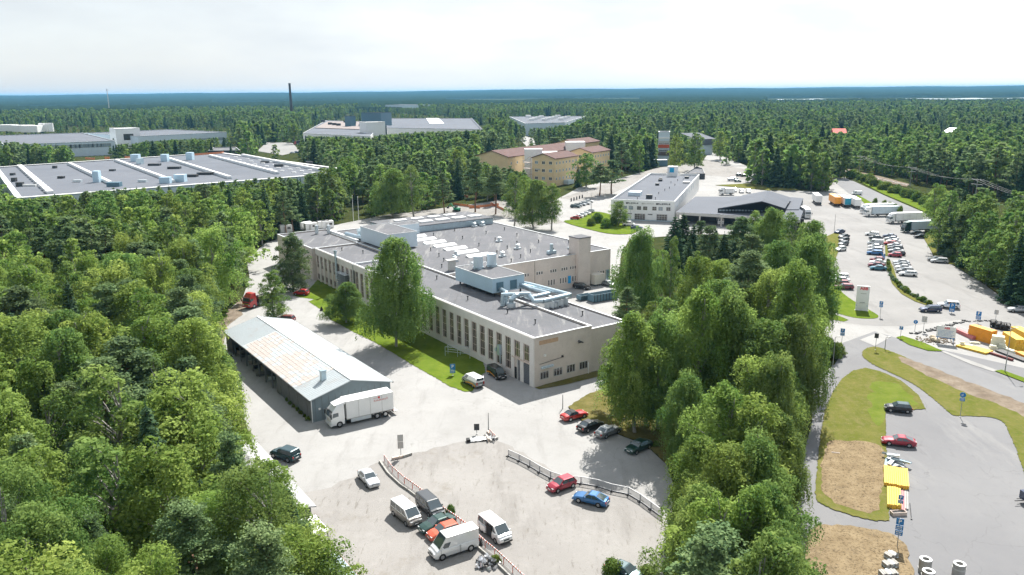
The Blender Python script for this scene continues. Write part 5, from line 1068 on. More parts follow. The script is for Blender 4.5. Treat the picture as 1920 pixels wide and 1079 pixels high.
# trucks
def wheelset(o, xs, W, r=.5):
    wm = MB().tube((0, -.15, r), (0, .15, r), r, n=16).mesh('wheel', M['tyre']); rm = MB().tube((0, -.165, r), (0, .165, r), r*.55, n=12).mesh('rim', M['rim'])
    for x_ in xs:
        for s_ in (-1, 1): q = link('wheel', wm, o, (x_, s_*(W/2-.17), 0)); link('rim', rm, q)
def cab(o, x1, m, W=2.5, H=3.6, L=2.2, high=True):
    x0 = x1-L; w_ = W/2; z0 = .45
    b = MB(); b.add([(x0, -w_, z0), (x1-.12, -w_, z0), (x1-.12, w_, z0), (x0, w_, z0), (x0, -w_, 1.9), (x1, -w_, 1.6), (x1, w_, 1.6), (x0, w_, 1.9), (x0, -w_*.97, H-.7), (x1-.28, -w_*.93, H-1.0), (x1-.28, w_*.93, H-1.0), (x0, w_*.97, H-.7), (x0, -w_*.9, H), (x1-1.15, -w_*.8, H-.05), (x1-1.15, w_*.8, H-.05), (x0, w_*.9, H)],
        [(0, 1, 5, 4), (1, 2, 6, 5), (2, 3, 7, 6), (3, 0, 4, 7), (4, 5, 9, 8), (5, 6, 10, 9), (6, 7, 11, 10), (7, 4, 8, 11), (8, 9, 13, 12), (9, 10, 14, 13), (10, 11, 15, 14), (11, 8, 12, 15), (12, 13, 14, 15)]); b.build('cab', m, o)
    f = lambda y, z, t=.02: (x1-.28*(z-1.6)/(H-2.6)+t, y, z)
    MB().add([f(-w_*.86, 1.75), f(w_*.86, 1.75), f(w_*.82, H-1.12), f(-w_*.82, H-1.12)], [(0, 1, 2, 3)]).build('windshield', M['cglass'], o)
    for s_ in (-1, 1):
        yy = s_*(w_+.012); q = [(x1-1.25, yy, 1.85), (x1-.28, yy, 1.75), (x1-.42, s_*(w_*.965+.012), H-1.2), (x1-1.25, s_*(w_*.975+.012), H-1.15)]
        MB().add(q, [(0, 1, 2, 3) if s_ < 0 else (3, 2, 1, 0)]).build('side_window', M['cglass'], o); MB().box(x1-.1, x1+.08, s_*(w_+.22)-.1, s_*(w_+.22)+.1, 1.7, 2.4).build('mirror', M['plastic'], o)
        MB().box(x1-.1, x1+.03, s_*w_*.72-.2, s_*w_*.72+.2, .75, .98).build('headlight', M['lamp_white'], o)
    MB().box(x1-.06, x1+.02, -w_*.6, w_*.6, 1.0, 1.5).build('grille', M['plastic'] if m is not paint('white', COL['white']) else M['greyframe'], o)
    MB().box(x1-.15, x1+.07, -w_, w_, .38, .72).build('front_bumper', m, o)
    MB().box(x1-.5, x1-.15, -w_*.85, w_*.85, H-1.02, H-.92).build('sun_visor', M['plastic'], o)
def truck(label, x, y, ang, L=10.3, cabm=None, boxm=None, Hb=3.95, axles=(-3.6, -2.3), lod=0, group=None, deflector=True, name='box_truck', cat='truck', logo=False, cabL=2.2, bare=False):
    o = thing(name, label, cat, (x, y, .1), ang, group); cabm = cabm or paint('white', COL['white']); boxm = boxm or M['white']; h = L/2; W = 2.55
    cab(o, h, cabm, L=cabL); xb = h-cabL-.35
    MB().box(-h+.2, h-1.5, -.45, .45, .55, .95).build('chassis', M['dark'], o)
    if not bare:
        b = MB(); b.box(-h, xb, -W/2, W/2, 1.02, Hb); cb = b.build('cargo_box', boxm, o)
        e = MB()
        for s_ in (-1, 1):
            for k in range(1, 4): e.box(-h+(xb+h)*k/4-.03, -h+(xb+h)*k/4+.03, s_*(W/2+.006)-.01, s_*(W/2+.006)+.01, 1.05, Hb-.03)
            e.box(-h, xb, s_*(W/2+.01)-.02, s_*(W/2+.01)+.02, 1.02, 1.12)
        e.build('panel_trim', M['greyframe'], cb)
        MB().box(-h-.02, -h+.01, -W/2+.1, W/2-.1, 1.1, Hb-.1).build('rear_doors', M['greyframe'] if lod == 0 else boxm, o)
        if deflector: MB().add([(xb+.05, -W*.42, 3.55), (xb+.05, W*.42, 3.55), (xb+.05, W*.42, Hb-.02), (xb+.05, -W*.42, Hb-.02), (h-.75, W*.36, 3.52), (h-.75, -W*.36, 3.52)], [(5, 4, 2, 3), (0, 5, 3), (4, 1, 2)]).build('wind_deflector', cabm, o)
    for s_ in (-1, 1):
        MB().box(axles[-1]+1.0 if len(axles) else -1, h-cabL-1.0, s_*(W/2-.06)-.03, s_*(W/2-.06)+.03, .42, .98).build('side_skirt', M['light_steel'], o); MB().box(-h-.03, -h+.05, s_*.95-.2, s_*.95+.2, .75, .9).build('taillight', M['lamp_red'], o)
    MB().box(-h-.1, -h+.05, -1.1, 1.1, .45, .6).build('rear_bumper', M['plastic'], o)
    wheelset(o, (h-1.35,)+tuple(axles), W)
    return o
a = G(706, 786.5); bq = G(637, 802.5); d = (bq-a); d.z = 0; ang_ = math.atan2(d.y, d.x); d.normalize(); n_ = Vector((-d.y, d.x, 0))*1.0
tc_ = bq-d*(5.15-1.35)-n_*1.1
T1 = truck('clean white box truck with small red lettering parked at the garage gable', tc_.x, tc_.y, ang_, L=10.3, axles=(-3.75, -2.35))
b = MB(); yb = 2.55/2+.014; rn2 = random.Random(3)
xx = -4.15
for i in range(9):
    w_ = .19; z0 = 3.0; hh = .30 if i in (0, 5) else .2; b.box(xx, xx+.05, yb, yb+.01, z0, z0+hh)
    if i % 2 == 0: b.box(xx+.05, xx+w_, yb, yb+.01, z0+hh-.05, z0+hh)
    b.box(xx+.05, xx+w_, yb, yb+.01, z0, z0+.05); xx += .26
b.tube((-2.75, yb, 3.55), (-2.75, yb+.012, 3.55), .19, n=12); b.box(-2.45, -1.8, yb, yb+.01, 3.5, 3.53); b.build('red_lettering', mat('sign_red', (.55, .02, .02), rough=.5), T1)
MB().box(-5.9, -5.15, -1.2, 1.2, .5, .6).build('tail_lift', M['greyframe'], T1)
for (lb, x_, y_, an, L_, cm_, bm_, hb) in (
    ('white semi-trailer standing alone, tail towards us, left in the truck yard', 1535, 385, 78, 12, None, 'white', 4.0),
    ('orange semi-trailer, first of the three coloured ones in the truck yard', 1570, 388, 80, 12.5, None, 'orange', 4.0),
    ('turquoise-ended white semi-trailer between the orange and the white one', 1589, 390, 81, 12.5, None, 'teal', 4.0),
    ('white semi-trailer right of the turquoise-ended one', 1608, 392, 82, 12.5, None, 'white', 4.0)):
    q_ = G(x_, y_); d = Vector((math.cos(R(an)), math.sin(R(an)))); o = thing('semi_trailer', lb, 'trailer', (q_.x+d.x*L_/2, q_.y+d.y*L_/2, .1), R(an), 'trailers in the truck yard')
    mm = {'white': M['white'], 'orange': mat('trailer_orange', (.80, .33, .04), rough=.45), 'teal': mat('trailer_teal', (.02, .26, .38), rough=.45)}[bm_]
    MB().box(-L_/2, L_/2, -1.27, 1.27, 1.15, hb).build('cargo_box', mm if bm_ != 'teal' else M['white'], o); MB().box(-L_/2+.02, L_/2-.02, -1.25, 1.25, hb, hb+.05).build('roof', mm if bm_ == 'orange' else M['white'], o)
    MB().box(-L_/2-.03, -L_/2, -1.25, 1.25, 1.2, hb-.05).build('rear_doors', mm, o); MB().box(-L_/2, L_/2-.5, -.45, .45, .7, 1.14).build('chassis', M['dark'], o); wheelset(o, (-L_/2+1.2, -L_/2+2.5, -L_/2+3.8), 2.5); MB().box(L_/2-2.6, L_/2-2.3, -1, 1, 0, 1.1).build('landing_leg', M['dark'], o)
for lb, x_, y_, an, cc in (('white articulated truck facing left, farther of the two overlapping ones', 1648, 402, 184, 'white'), ('white articulated truck facing left with dark grille, nearer of the overlapping pair', 1655, 407, 184, 'white'), ('white lorry right of the overlapping pair, by the verge', 1700, 420, 186, 'white'), ('white-bodied truck with dark green cab beside the right verge', 1730, 437, 188, 'dark green')):
    q_ = G(x_, y_); truck(lb, q_.x, q_.y+2, R(an), L=13.5, cabm=paint(cc, COL[cc]), axles=(-5.6, -4.4, -3.2, 1.6), lod=1, group='trucks in the truck yard', name='articulated_truck', boxm=M['whitebox'] if cc != 'white' or 'nearer' in lb else M['white'])
q_ = G(1509, 408); truck('white box truck facing us at the right end of the loading hall', q_.x, q_.y, R(-93), L=8, cabm=paint('white', COL['white']), axles=(-2.6,), lod=1)
for lb, x_, y_ in (('white box van nosing out of the loading bay, left one', 1352, 422), ('white box van at the loading bay, right one', 1388, 424)):
    q_ = G(x_, y_); truck(lb, q_.x, q_.y+1.5, R(-100), L=6.6, Hb=3.1, cabm=paint('white', COL['white']), axles=(-2.1,), lod=1, deflector=False, group='box vans at the loading bays').scale = (.9, .9, .9)
q_ = G(1606, 366); car('delivery van', 'white', q_.x, q_.y, R(175), 'white pick-up van on the kerb behind the coloured trailers', small=True)
q_ = G(1362, 366); truck('white van body parked behind the trade building corner', q_.x, q_.y, R(180), L=7, Hb=3.2, axles=(-2.0,), lod=1)
q_ = G(561, 272); truck('red lorry at the far factory gate', q_.x, q_.y, R(190), L=10, cabm=paint('red', COL['red']), boxm=M['dark'], axles=(-3,), lod=1)
# red hook-loader truck by the wood
a = G(462, 580); RT = truck('red tipper truck with yellow-chequered front beside the wood', a.x+2.2, a.y+3.8, R(-118), L=9, cabm=paint('red', COL['red']), axles=(-3.2, -1.9), bare=True, name='tipper_truck')
MB().box(-4.4, 1.6, -1.2, 1.2, 1.0, 1.15).box(-4.4, 1.6, -1.25, -1.15, 1.15, 2.1).box(-4.4, 1.6, 1.15, 1.25, 1.15, 2.1).box(1.5, 1.6, -1.2, 1.2, 1.1, 2.4).build('tipper_body', M['dark'], RT)
MB().box(-3.8, -.2, -.8, .8, 1.16, 2.0).build('load', M['rust'], RT); b = MB()
for i in range(6): b.box(4.53, 4.57, -1.1+i*.38, -.9+i*.38, 1.05, 1.25)
b.build('yellow_chequer', mat('signal_yellow', (.8, .50, .03)), RT)
# skip containers in the courtyard
def skip_box(lb, px_, an, L_, W_, H_, mm):
    q = G(*px_); o = thing('skip_container', lb, 'skip', (q.x, q.y, .1), R(an)); t = .12
    MB().box(-L_/2, L_/2, -W_/2, W_/2, .1, .2).box(-L_/2, L_/2, -W_/2, -W_/2+t, .2, H_).box(-L_/2, L_/2, W_/2-t, W_/2, .2, H_).box(-L_/2, -L_/2+t, -W_/2+t, W_/2-t, .2, H_).box(L_/2-t, L_/2, -W_/2+t, W_/2-t, .2, H_).build('shell', M[mm], o)
    r = MB()
    for i in range(9): xx = -L_/2+.2+i*(L_-.4)/8; r.box(xx-.05, xx+.05, -W_/2-.08, -W_/2, .15, H_); r.box(xx-.05, xx+.05, W_/2, W_/2+.08, .15, H_)
    r.build('rib', M['dark'], o); MB().box(-L_/2+t+.05, L_/2-t-.05, -W_/2+t+.05, W_/2-t-.05, .22, H_*.55).build('scrap_load', M['rust'], o)
skip_box('long dark blue open-topped skip in the courtyard', (1131, 563), 30, 7.6, 2.5, 1.9, 'bluedark2' if False else 'bluedark'); skip_box('short blue skip beside the long dark one', (1096, 562), 32, 3.6, 1.9, 1.2, 'teal_skip' if False else 'bluedark')
q_ = G(1916, 950); o = thing('car_trailer', 'dark blue box trailer with drawbar cut by the right edge', 'trailer', (q_.x+1.4, q_.y+.6, .1), R(185)); MB().box(-1.6, 1.0, -.75, .75, .45, 1.5).build('box', paint('dark blue', COL['dark blue']), o); MB().box(1.0, 2.1, -.04, .04, .4, .5).box(.9, 1.5, -.5, -.42, .4, .48).build('drawbar', M['dark'], o); wheelset(o, (-.3,), 1.6, .3)
# ---------------- lettering ----------------
def text(s, size, m, parent, loc_, rx=90, rz=0, name='lettering', ext=.006, bold=0.0):
    cu = bpy.data.curves.new('lettering', 'FONT'); cu.body = s; cu.size = size; cu.extrude = ext; cu.offset = bold; cu.align_x = 'CENTER'; cu.align_y = 'CENTER'; cu.resolution_u = 3
    t = bpy.data.objects.new('lettering', cu); col.objects.link(t); bpy.context.view_layer.update()
    me = bpy.data.meshes.new_from_object(t.evaluated_get(bpy.context.evaluated_depsgraph_get())); bpy.data.objects.remove(t); me.materials.clear(); me.materials.append(m)
    o = link(name, me, parent, loc_); o.rotation_euler = (R(rx), 0, R(rz)); return o
M['sred'] = MATS['sign_red']; M['sblue'] = mat('sign_blue', (.01, .16, .42), rough=.4, var=.05); M['post'] = mat('steel_post', (.28, .29, .29), rough=.5, metal=.3)
def face_cam(q): return math.atan2(-q[0], q[1])*1.0
# white pylon
q = G(1615, 583); o = thing('sign_pylon', 'tall white slab sign with red letters on the lawn by the car park', 'sign', q, R(-22)); M['abb_red'] = mat('letter_red', (.62, .015, .02), rough=.4, var=.02)
MB().box(-1.35, 1.35, -.2, .2, .12, 5.9).build('slab', M['white'], o); MB().box(-1.45, 1.45, -.3, .3, 0, .12).build('base', M['greyframe'], o)
text('ABB', .95, M['abb_red'], o, (.15, -.215, 5.3), bold=.03); MB().box(-.5, .75, -.212, -.202, 4.05, 4.2).build('small_lettering', M['greyframe'], o); MB().box(-1.3, 1.3, -.215, -.201, 1.75, 1.80).build('line', M['greyframe'], o); text('Helsingintie 47', .2, M['dark'], o, (-.3, -.215, 1.95), name='small_lettering') if False else None
b = MB()
for i in range(5): b.box(-.5+i*.22, -.36+i*.22, -.212, -.202, 1.95, 2.07)
b.build('small_lettering', M['dark'], o); MB().box(-1.25, -1.05, -.212, -.202, 1.2, 1.35).box(1.0, 1.2, -.212, -.202, 1.2, 1.35).build('arrow_mark', M['sblue'], o)
# board on two legs
q = (G(1757, 646)+G(1786, 643))/2; o = thing('site_board', 'pale blue information board with red letters standing on two blue legs', 'sign', q, R(-30)+math.atan2(0, 1)); W_ = 3.4
MB().box(-W_/2, W_/2, -.06, .06, 1.3, 3.6).build('board', M['white'], o)
for s_ in (-1, 1): MB().box(s_*1.4-.07, s_*1.4+.07, .07, .2, 0, 3.5).build('leg', M['sblue'], o)
MB().box(-W_/2, W_/2, -.09, .09, 1.18, 1.3).build('lower_rail', M['sblue'], o); text('ABB', .55, M['abb_red'], o, (.1, -.075, 3.2), bold=.015)
b = MB()
for r_ in range(5):
    for i in range(11-(r_ % 3)): b.box(-1.4+i*.26, -1.25+i*.26+.04, -.072, -.062, 2.65-r_*.26, 2.72-r_*.26)
b.build('small_lettering', M['sblue'], o)
# road and parking signs
def psign(lb, foot, toppx, plates, lean=0.0, hgt=None, rz=None, post='post', scale=1.0):
    q = G(*foot); o = thing('traffic_sign', lb, 'sign', q, face_cam(q) if rz is None else R(rz)); H_ = hgt or max(1.6, HT(q, toppx))
    MB().tube((0, .03, 0), (0, .03, H_), .045, n=8).build('post', M[post], o); MB().tube((0, .03, 0), (0, .03, .12), .2, .14, n=10).build('foot', M['greyframe'], o); z = H_
    for kind, s_ in plates:
        s_ = s_*scale
        if kind == 'P':
            z -= s_; p = MB().box(-s_/2, s_/2, -.04, -.01, z, z+s_).build('plate', M['sblue'], o); text('P', s_*.85, M['white'], p, (0, -.047, z+s_/2), bold=.015)
        elif kind == 'text':
            z -= s_*.75+.03; p = MB().box(-s_/2, s_/2, -.04, -.01, z, z+s_*.75).build('plate', M['sblue'], o); b = MB()
            for i in range(4): b.box(-s_*.36+i*s_*.19, -s_*.24+i*s_*.19, -.046, -.04, z+s_*.42, z+s_*.62); b.box(-s_*.36+i*s_*.19, -s_*.26+i*s_*.19, -.046, -.04, z+s_*.14, z+s_*.3)
            b.build('small_lettering', M['white'], p)
        elif kind == 'disc':
            z -= s_; p = MB().tube((0, -.04, z+s_/2), (0, -.01, z+s_/2), s_/2, n=20).build('plate', M['sblue'], o); b = MB(); b.box(-.04*s_, .04*s_, -.047, -.041, z+s_*.25, z+s_*.75); b.box(-.2*s_, -.12*s_, -.047, -.041, z+s_*.3, z+s_*.6); b.build('white_symbol', M['white'], p)
        elif kind == 'dark':
            z -= s_*1.3; MB().box(-s_/2, s_/2, -.04, -.01, z, z+s_*1.3).build('plate', M['dark'], o)
        elif kind == 'grey':
            z -= s_*1.3; MB().box(-s_/2, s_/2, -.04, -.01, z, z+s_*1.3).build('plate', M['greyframe'], o)
        z -= .03
    return o
psign('blue parking sign on the lawn beside the silver van with orange swoosh', (849, 705), 683, [('P', .95), ('text', .95)])
psign('dark traffic sign standing behind the white barrier sheeting', (894, 815), 795, [('dark', .8)])
psign('double grey sign on a pole at the corner of the striped fence', (752, 858), 815, [('grey', .8), ('grey', .8)])
psign('small blue sign right of the white pylon', (1650, 594), 565, [('P', .75), ('text', .75)])
psign('blue sign at the tip of the bush bed beside the path', (1577, 655), 616, [('P', .8), ('text', .8)])
psign('round blue sign at the road mouth', (1715, 622), 600, [('disc', .85)])
psign('tall grey-backed sign beside the round blue one', (1731, 622), 593, [('grey', 1.0)])
psign('blue parking sign right of the round one, in front of the orange beams', (1833, 607), 584, [('P', 1.0), ('text', 1.0)])
psign('blue sign seen in front of the white four-wheel-drive', (1784, 588), 569, [('P', 1.1), ('text', 1.1)])
psign('small blue sign at the start of the narrow green strip', (1688, 634), 612, [('P', .7)])
psign('grey-backed sign behind the black frames of the building site', (1866, 604), 581, [('grey', .8)])
psign('round blue footpath sign beside the curved path', (1800, 783), 735, [('disc', .85), ('text', .7)])
psign('dark sign on the white island of the junction', (1641, 657), 625, [('dark', .75)])
psign('tall blue parking sign by the concrete kerb stones', (1682, 1027), 971, [('P', .78), ('text', .78), ('text', .78)])
psign('blue parking sign lying over the yellow and red beams', (1687, 955), 928, [('P', .6), ('text', .6)])
psign('blue sign between the rows of the car park', (1656, 487), 476, [('P', .9), ('text', .9)])
# lamp posts and poles
def lamp(lb, foot, toppx, arm=1.0, rz=0, nm='street_lamp', tilt=0):
    q = G(*foot); o = thing(nm, lb, 'lamp post' if nm == 'street_lamp' else 'pole', q, R(rz)); H_ = max(2.5, HT(q, toppx))
    MB().tube((0, 0, 0), (0, 0, H_), .09, .05, n=8).build('post', M['post'], o)
    if arm:
        MB().tube((0, 0, H_-.05), (arm, 0, H_+.1), .045, n=6).build('arm', M['post'], o); MB().box(arm-.1, arm+.5, -.13, .13, H_+.05, H_+.17).build('lamp_head', M['greyframe'], o)
    return o
lamp('lamp post beside the junction, left of the green verge', (1659, 656), 633, .4)
lamp('lamp post at the edge of the bush bed by the path', (1561, 690), 632, .4, 0)
lamp('tall lamp post standing on the right verge before the construction beams', (1884, 699), 615, .9, 10)
lamp('tall pole at the left edge of the truck yard', (1564, 435), 402, 0, nm='pole')
lamp('bare white pole behind the red convertible', (1055, 767), 741, 0, nm='pole')
lamp('tall thin pole at the short striped barrier', (916, 808), 774, 0, nm='pole')
lamp('slim lamp post among the bushes left of the trade building', (1109, 419), 380, .8, 160)
lamp('slim lamp post in front of the trade building', (1182, 421), 384, .5, 0)
lamp('tall lamp post beside the office lot', (1108, 392), 362, 1.6, 170)
for i, (fx, fy, ty) in enumerate(((663, 416, 368), (673, 415, 370))):
    q = G(fx, fy); o = thing('flagpole', ['left', 'right'][i]+' one of two white flagpoles behind the works building', 'flagpole', q, 0, 'flagpoles'); H_ = HT(q, ty); MB().tube((0, 0, 0), (0, 0, H_), .12, .07, n=8).build('pole', M['white'], o); MB().tube((0, 0, H_), (0, 0, H_+.25), .14, n=8).build('finial', M['white'], o)
for i, (fx, fy, ty, lb) in enumerate(((1611, 325, 293, 'farthest of the three wooden power poles along the railway'), (1706, 350, 314, 'middle one of the three wooden power poles along the railway'), (1826, 392, 336, 'nearest of the three power poles along the railway'))):
    q = G(fx, fy); o = thing('power_pole', lb, 'power pole', q, R(-62), 'power poles by the railway'); H_ = HT(q, ty); MB().tube((0, 0, 0), (0, 0, H_), .22, .15, n=8).build('post', M['post'], o)
    for z_ in (H_-.3, H_-2.2): MB().box(-2.6, 2.6, -.1, .1, z_-.1, z_+.1).build('crossarm', M['post'], o)
    for xx in (-2.4, -1.2, 0, 1.2, 2.4): MB().tube((xx, 0, H_-.2), (xx, 0, H_+.2), .1, n=6).build('insulator', M['greyframe'], o)
PP = [G(1611, 325), G(1706, 350), G(1826, 392)]; HH = [HT(PP[0], 293), HT(PP[1], 314), HT(PP[2], 336)]; e_ = PP[2]+(PP[2]-PP[1]); s0_ = PP[0]+(PP[0]-PP[1])
for k, off in enumerate((-2.4, 0, 2.4)):
    b = MB(); pts = [(s0_, HH[0])]+list(zip(PP, HH))+[(e_, HH[2])]; side = Vector((math.cos(R(-62)), math.sin(R(-62)), 0))*off
    for (A, ha), (B2, hb) in zip(pts[:-1], pts[1:]):
        pr = [A.lerp(B2, t/8)+side+Vector((0, 0, ha*(1-t/8)+hb*t/8-3.0*math.sin(math.pi*t/8)*.6)) for t in range(9)]; b.path(pr, .035, 4)
    o = b.build('power_line', M['greyframe']); o['label'] = ['left', 'middle', 'right'][k]+' one of the sagging wires strung along the railway poles'; o['category'] = 'cable'; o['group'] = 'railway wires'
b = MB(); A, B2 = G(1582, 321.5), G(1702, 348.5); 
RT2 = thing('railway_track', 'railway track on brown ballast in front of the far birch wood', 'railway', (0, 0, 0))
for off in (-.8, .8): MB().obox(A+Vector((off*.9, -off*.5, .3)), B2-A, (.12, 0, 0), (0, 0, .15)).build('rail', M['post'], RT2)
for i in range(90): p = A.lerp(B2, i/90); b.obox(p+Vector((-1.2, .6, .2)), (2.4, -1.3, 0), (.15, .25, 0), (0, 0, .12))
b.build('sleepers', M['mullion'], RT2)['kind'] = 'stuff'

# ---------------- fences in the yard ----------------
M['tape_red'] = mat('barrier_red', (.50, .07, .02), rough=.5, var=.05); M['mesh_white'] = mat('pale_mesh', (.42, .42, .43), rough=.5, var=.05); M['concrete'] = mat('concrete', (.33, .32, .30), rough=.95, var=.15, scale=1.5)
def cumline(px_, z=0.0):
    P = [G(*p, z) for p in px_]; D = [0.]
    for a, b in zip(P[:-1], P[1:]): D.append(D[-1]+(b-a).length)
    return P, D
def along(P, D, s):
    for i in range(len(P)-1):
        if s <= D[i+1] or i == len(P)-2: return P[i].lerp(P[i+1], (s-D[i])/max(1e-6, D[i+1]-D[i]))
def fence(lb, px_, H_, seg, style, zoff=1.0):
    P, D = cumline(px_, H_); P = [Vector((p.x, p.y, 0)) for p in P]; o = thing('barrier_fence', lb, 'fence', P[0]); n = int(D[-1]/seg)
    for i in range(n):
        a = along(P, D, i*seg)-P[0]; b = along(P, D, (i+1)*seg)-P[0]; d = b-a; L_ = d.length; ang = math.atan2(d.y, d.x)
        if style == 'tape':
            k = 9; 
            for j in range(k):
                q = MB().box(L_*j/k, L_*(j+1)/k-.005, -.03, .03, H_-.16, H_+.04).build('striped_board', M['tape_red'] if j % 2 else M['white'], o); q.location = a; q.rotation_euler = (0, 0, ang)
            g = MB()
            for j in range(12): g.box(L_*j/12, L_*j/12+.02, -.01, .01, .12, H_-.18)
            for j in range(5): g.box(0, L_, -.012, .012, .15+j*.2, .17+j*.2)
            q = g.build('mesh_panel', M['mesh_white'], o); q.location = a; q.rotation_euler = (0, 0, ang)
            q = MB().box(-.04, .04, -.04, .04, 0, H_).build('post', M['tape_red'], o); q.location = a
            q = MB().box(-.1, L_*.98, -.75, -.5, 0, .35).build('concrete_kerb', M['concrete'], o); q.location = a; q.rotation_euler = (0, 0, ang)
        else:
            g = MB(); t = .05; g.box(0, L_-.03, -t, t, H_-.07, H_); g.box(0, L_-.03, -t, t, .12, .2); g.box(0, .06, -t, t, .2, H_-.07); g.box(L_-.09, L_-.03, -t, t, .2, H_-.07)
            m = int(L_/.08)
            for j in range(1, m): g.box(L_*j/m, L_*j/m+.022, -.012, .012, .2, H_-.07)
            q = g.build('mesh_panel', M['mesh_white'], o); q.location = a; q.rotation_euler = (0, 0, ang)
            q = MB().box(-.18, .18, -.35, .35, 0, .15).build('foot_block', M['black'], o); q.location = a; q.rotation_euler = (0, 0, ang)
            q = MB().box(0, L_-.02, -.11, .11, 0.0, .1).build('base_rail', M['dark'], o); q.location = a; q.rotation_euler = (0, 0, ang)
    return o
fence('long red-and-white striped site fence running down the gravel lot', [(720, 853), (735, 874), (757, 894), (780, 909), (805, 930), (830, 950), (855, 967), (880, 985), (905, 1010), (930, 1030), (960, 1058), (1010, 1105)], 1.05, 1.9, 'tape')
fence('silver mesh crowd barriers curving past the red and blue cars', [(953, 843), (985, 857), (1015, 875), (1045, 890), (1063, 893), (1095, 894), (1125, 900), (1155, 910), (1180, 914), (1205, 929), (1225, 944), (1247, 960)], 1.1, 2.2, 'mesh')
fence('short red-and-white striped barrier near the junction of the yard', [(918, 805), (934, 822)], 1.0, 1.25, 'tape')
q = G(905, 826); o = thing('sheet_barrier', 'crumpled white sheeting laid by the short striped barrier', 'sheeting', q, R(14)); b = MB(); rs_ = random.Random(8); NX, NY = 10, 4
for i in range(NX+1):
    for j in range(NY+1): b.v.append((-1.9+3.8*i/NX, -.5+1.2*j/NY, .12+.35*rs_.random()))
for i in range(NX):
    for j in range(NY): a = i*(NY+1)+j; b.f.append((a, a+NY+1, a+NY+2, a+1))
b.build('sheet', M['white'], o); MB().box(-2.4, -1.9, -.4, .4, 0, .5).build('weight', M['black'], o); MB().box(.6, .7, -1, .5, .0, .6).build('prop', M['mullion'], o)
def blocks(lb, px_, L_=1.6, grp='concrete kerb blocks'):
    P, D = cumline(px_); o = thing('kerb_blocks', lb, 'kerb', P[0]); n = max(1, int(D[-1]/L_))
    for i in range(n): a = along(P, D, i*L_)-P[0]; c = along(P, D, (i+.95)*L_)-P[0]; d = c-a; q = MB().box(0, d.length, -.18, .18, 0, .4).build('block', M['concrete'] if i % 3 else M['mullion'], o); q.location = a; q.rotation_euler = (0, 0, math.atan2(d.y, d.x))
blocks('weathered kerb blocks under the double grey sign', [(735, 863), (752, 860), (771, 853), (784, 860)]); blocks('dark kerb blocks beside the thin pole', [(915, 812), (920, 818), (934, 826)], 1.0)
# planks and piles
def beams(nm, lb, cat, px_a, px_b, n, ang, L_, w_, h_, m, layers=1, gapr=.045, z=.05, cross=False, grp=None):
    q = G(*px_a); o = thing(nm, lb, cat, (q.x, q.y, z), R(ang), grp)
    me = MB().box(0, L_, 0, w_, 0, h_).mesh('beam', m)
    for k in range(layers):
        for i in range(n):
            b_ = link('beam', me, o, (rnd.uniform(-.12, .12), i*(w_+gapr), k*(h_+.01)))
    return o
M['yel'] = mat('formwork_yellow', (.62, .40, .04), rough=.7, c2=(.74, .47, .05), scale=1.6, extra=[('noise', 2.5, .55, .7, (.42, .29, .07), .6)]); M['orng'] = mat('formwork_orange', (.72, .29, .02), rough=.6, var=.12, scale=.6); M['pinkb'] = mat('faded_red_steel', (.50, .16, .16), rough=.7, var=.12); M['creamb'] = mat('cream_sheet', (.66, .65, .52), rough=.8, var=.06)
a = G(1662, 917); bq = G(1703, 921); d = bq-a; an = math.degrees(math.atan2(d.y, d.x)); n_ = 12
# stacks run away from the viewer; their boards lie side by side
beams('beam_stack', 'upper stack of bright yellow formwork beams beside the dry grass patch', 'beams', (1704, 920), None, 12, 66, 5.4, .20, .25, M['yel'], 2)
beams('beam_stack', 'lower narrower stack of yellow beams tied with white straps', 'beams', (1689, 958), None, 6, 65.5, 5.0, .22, .28, M['yel'], 2)
beams('beam_stack', 'faded pink steel beams lying right of the lower yellow stack', 'beams', (1697, 960), None, 3, 65, 5.2, .16, .2, M['pinkb'], 1)
beams('beam_stack', 'pale grey boards right of the pink beams', 'beams', (1703, 958), None, 2, 64.5, 4.8, .18, .15, M['concrete'], 1)
q = G(1684, 966); o = thing('crate', 'open wooden crate at the foot of the lower yellow stack', 'crate', q, R(5)); MB().box(-.9, .9, -.35, .35, 0, .1).box(-.9, .9, -.35, -.28, .1, .5).box(-.9, .9, .28, .35, .1, .5).box(-.9, -.83, -.28, .28, .1, .5).box(.83, .9, -.28, .28, .1, .5).build('shell', M['mullion'], o); MB().tube((-.6, 0, .2), (.7, .1, .3), .18, n=8).build('roll', M['dark'], o)
a = G(1706, 945); c = G(1709, 975); o = thing('pole', 'long thin grey rod lying right of the yellow stacks', 'rod', a); MB().tube((0, 0, .08), (c.x-a.x, c.y-a.y, .08), .05, n=6).build('rod', M['dark'], o); MB().tube((c.x-a.x, c.y-a.y, .0), (c.x-a.x, c.y-a.y, .16), .1, n=6).build('end_cap', M['dark'], o)
q = G(1680, 872); o = thing('scaffold_pile', 'heap of pale grey formwork panels tipped against each other above the yellow stack', 'panels', q, 0)
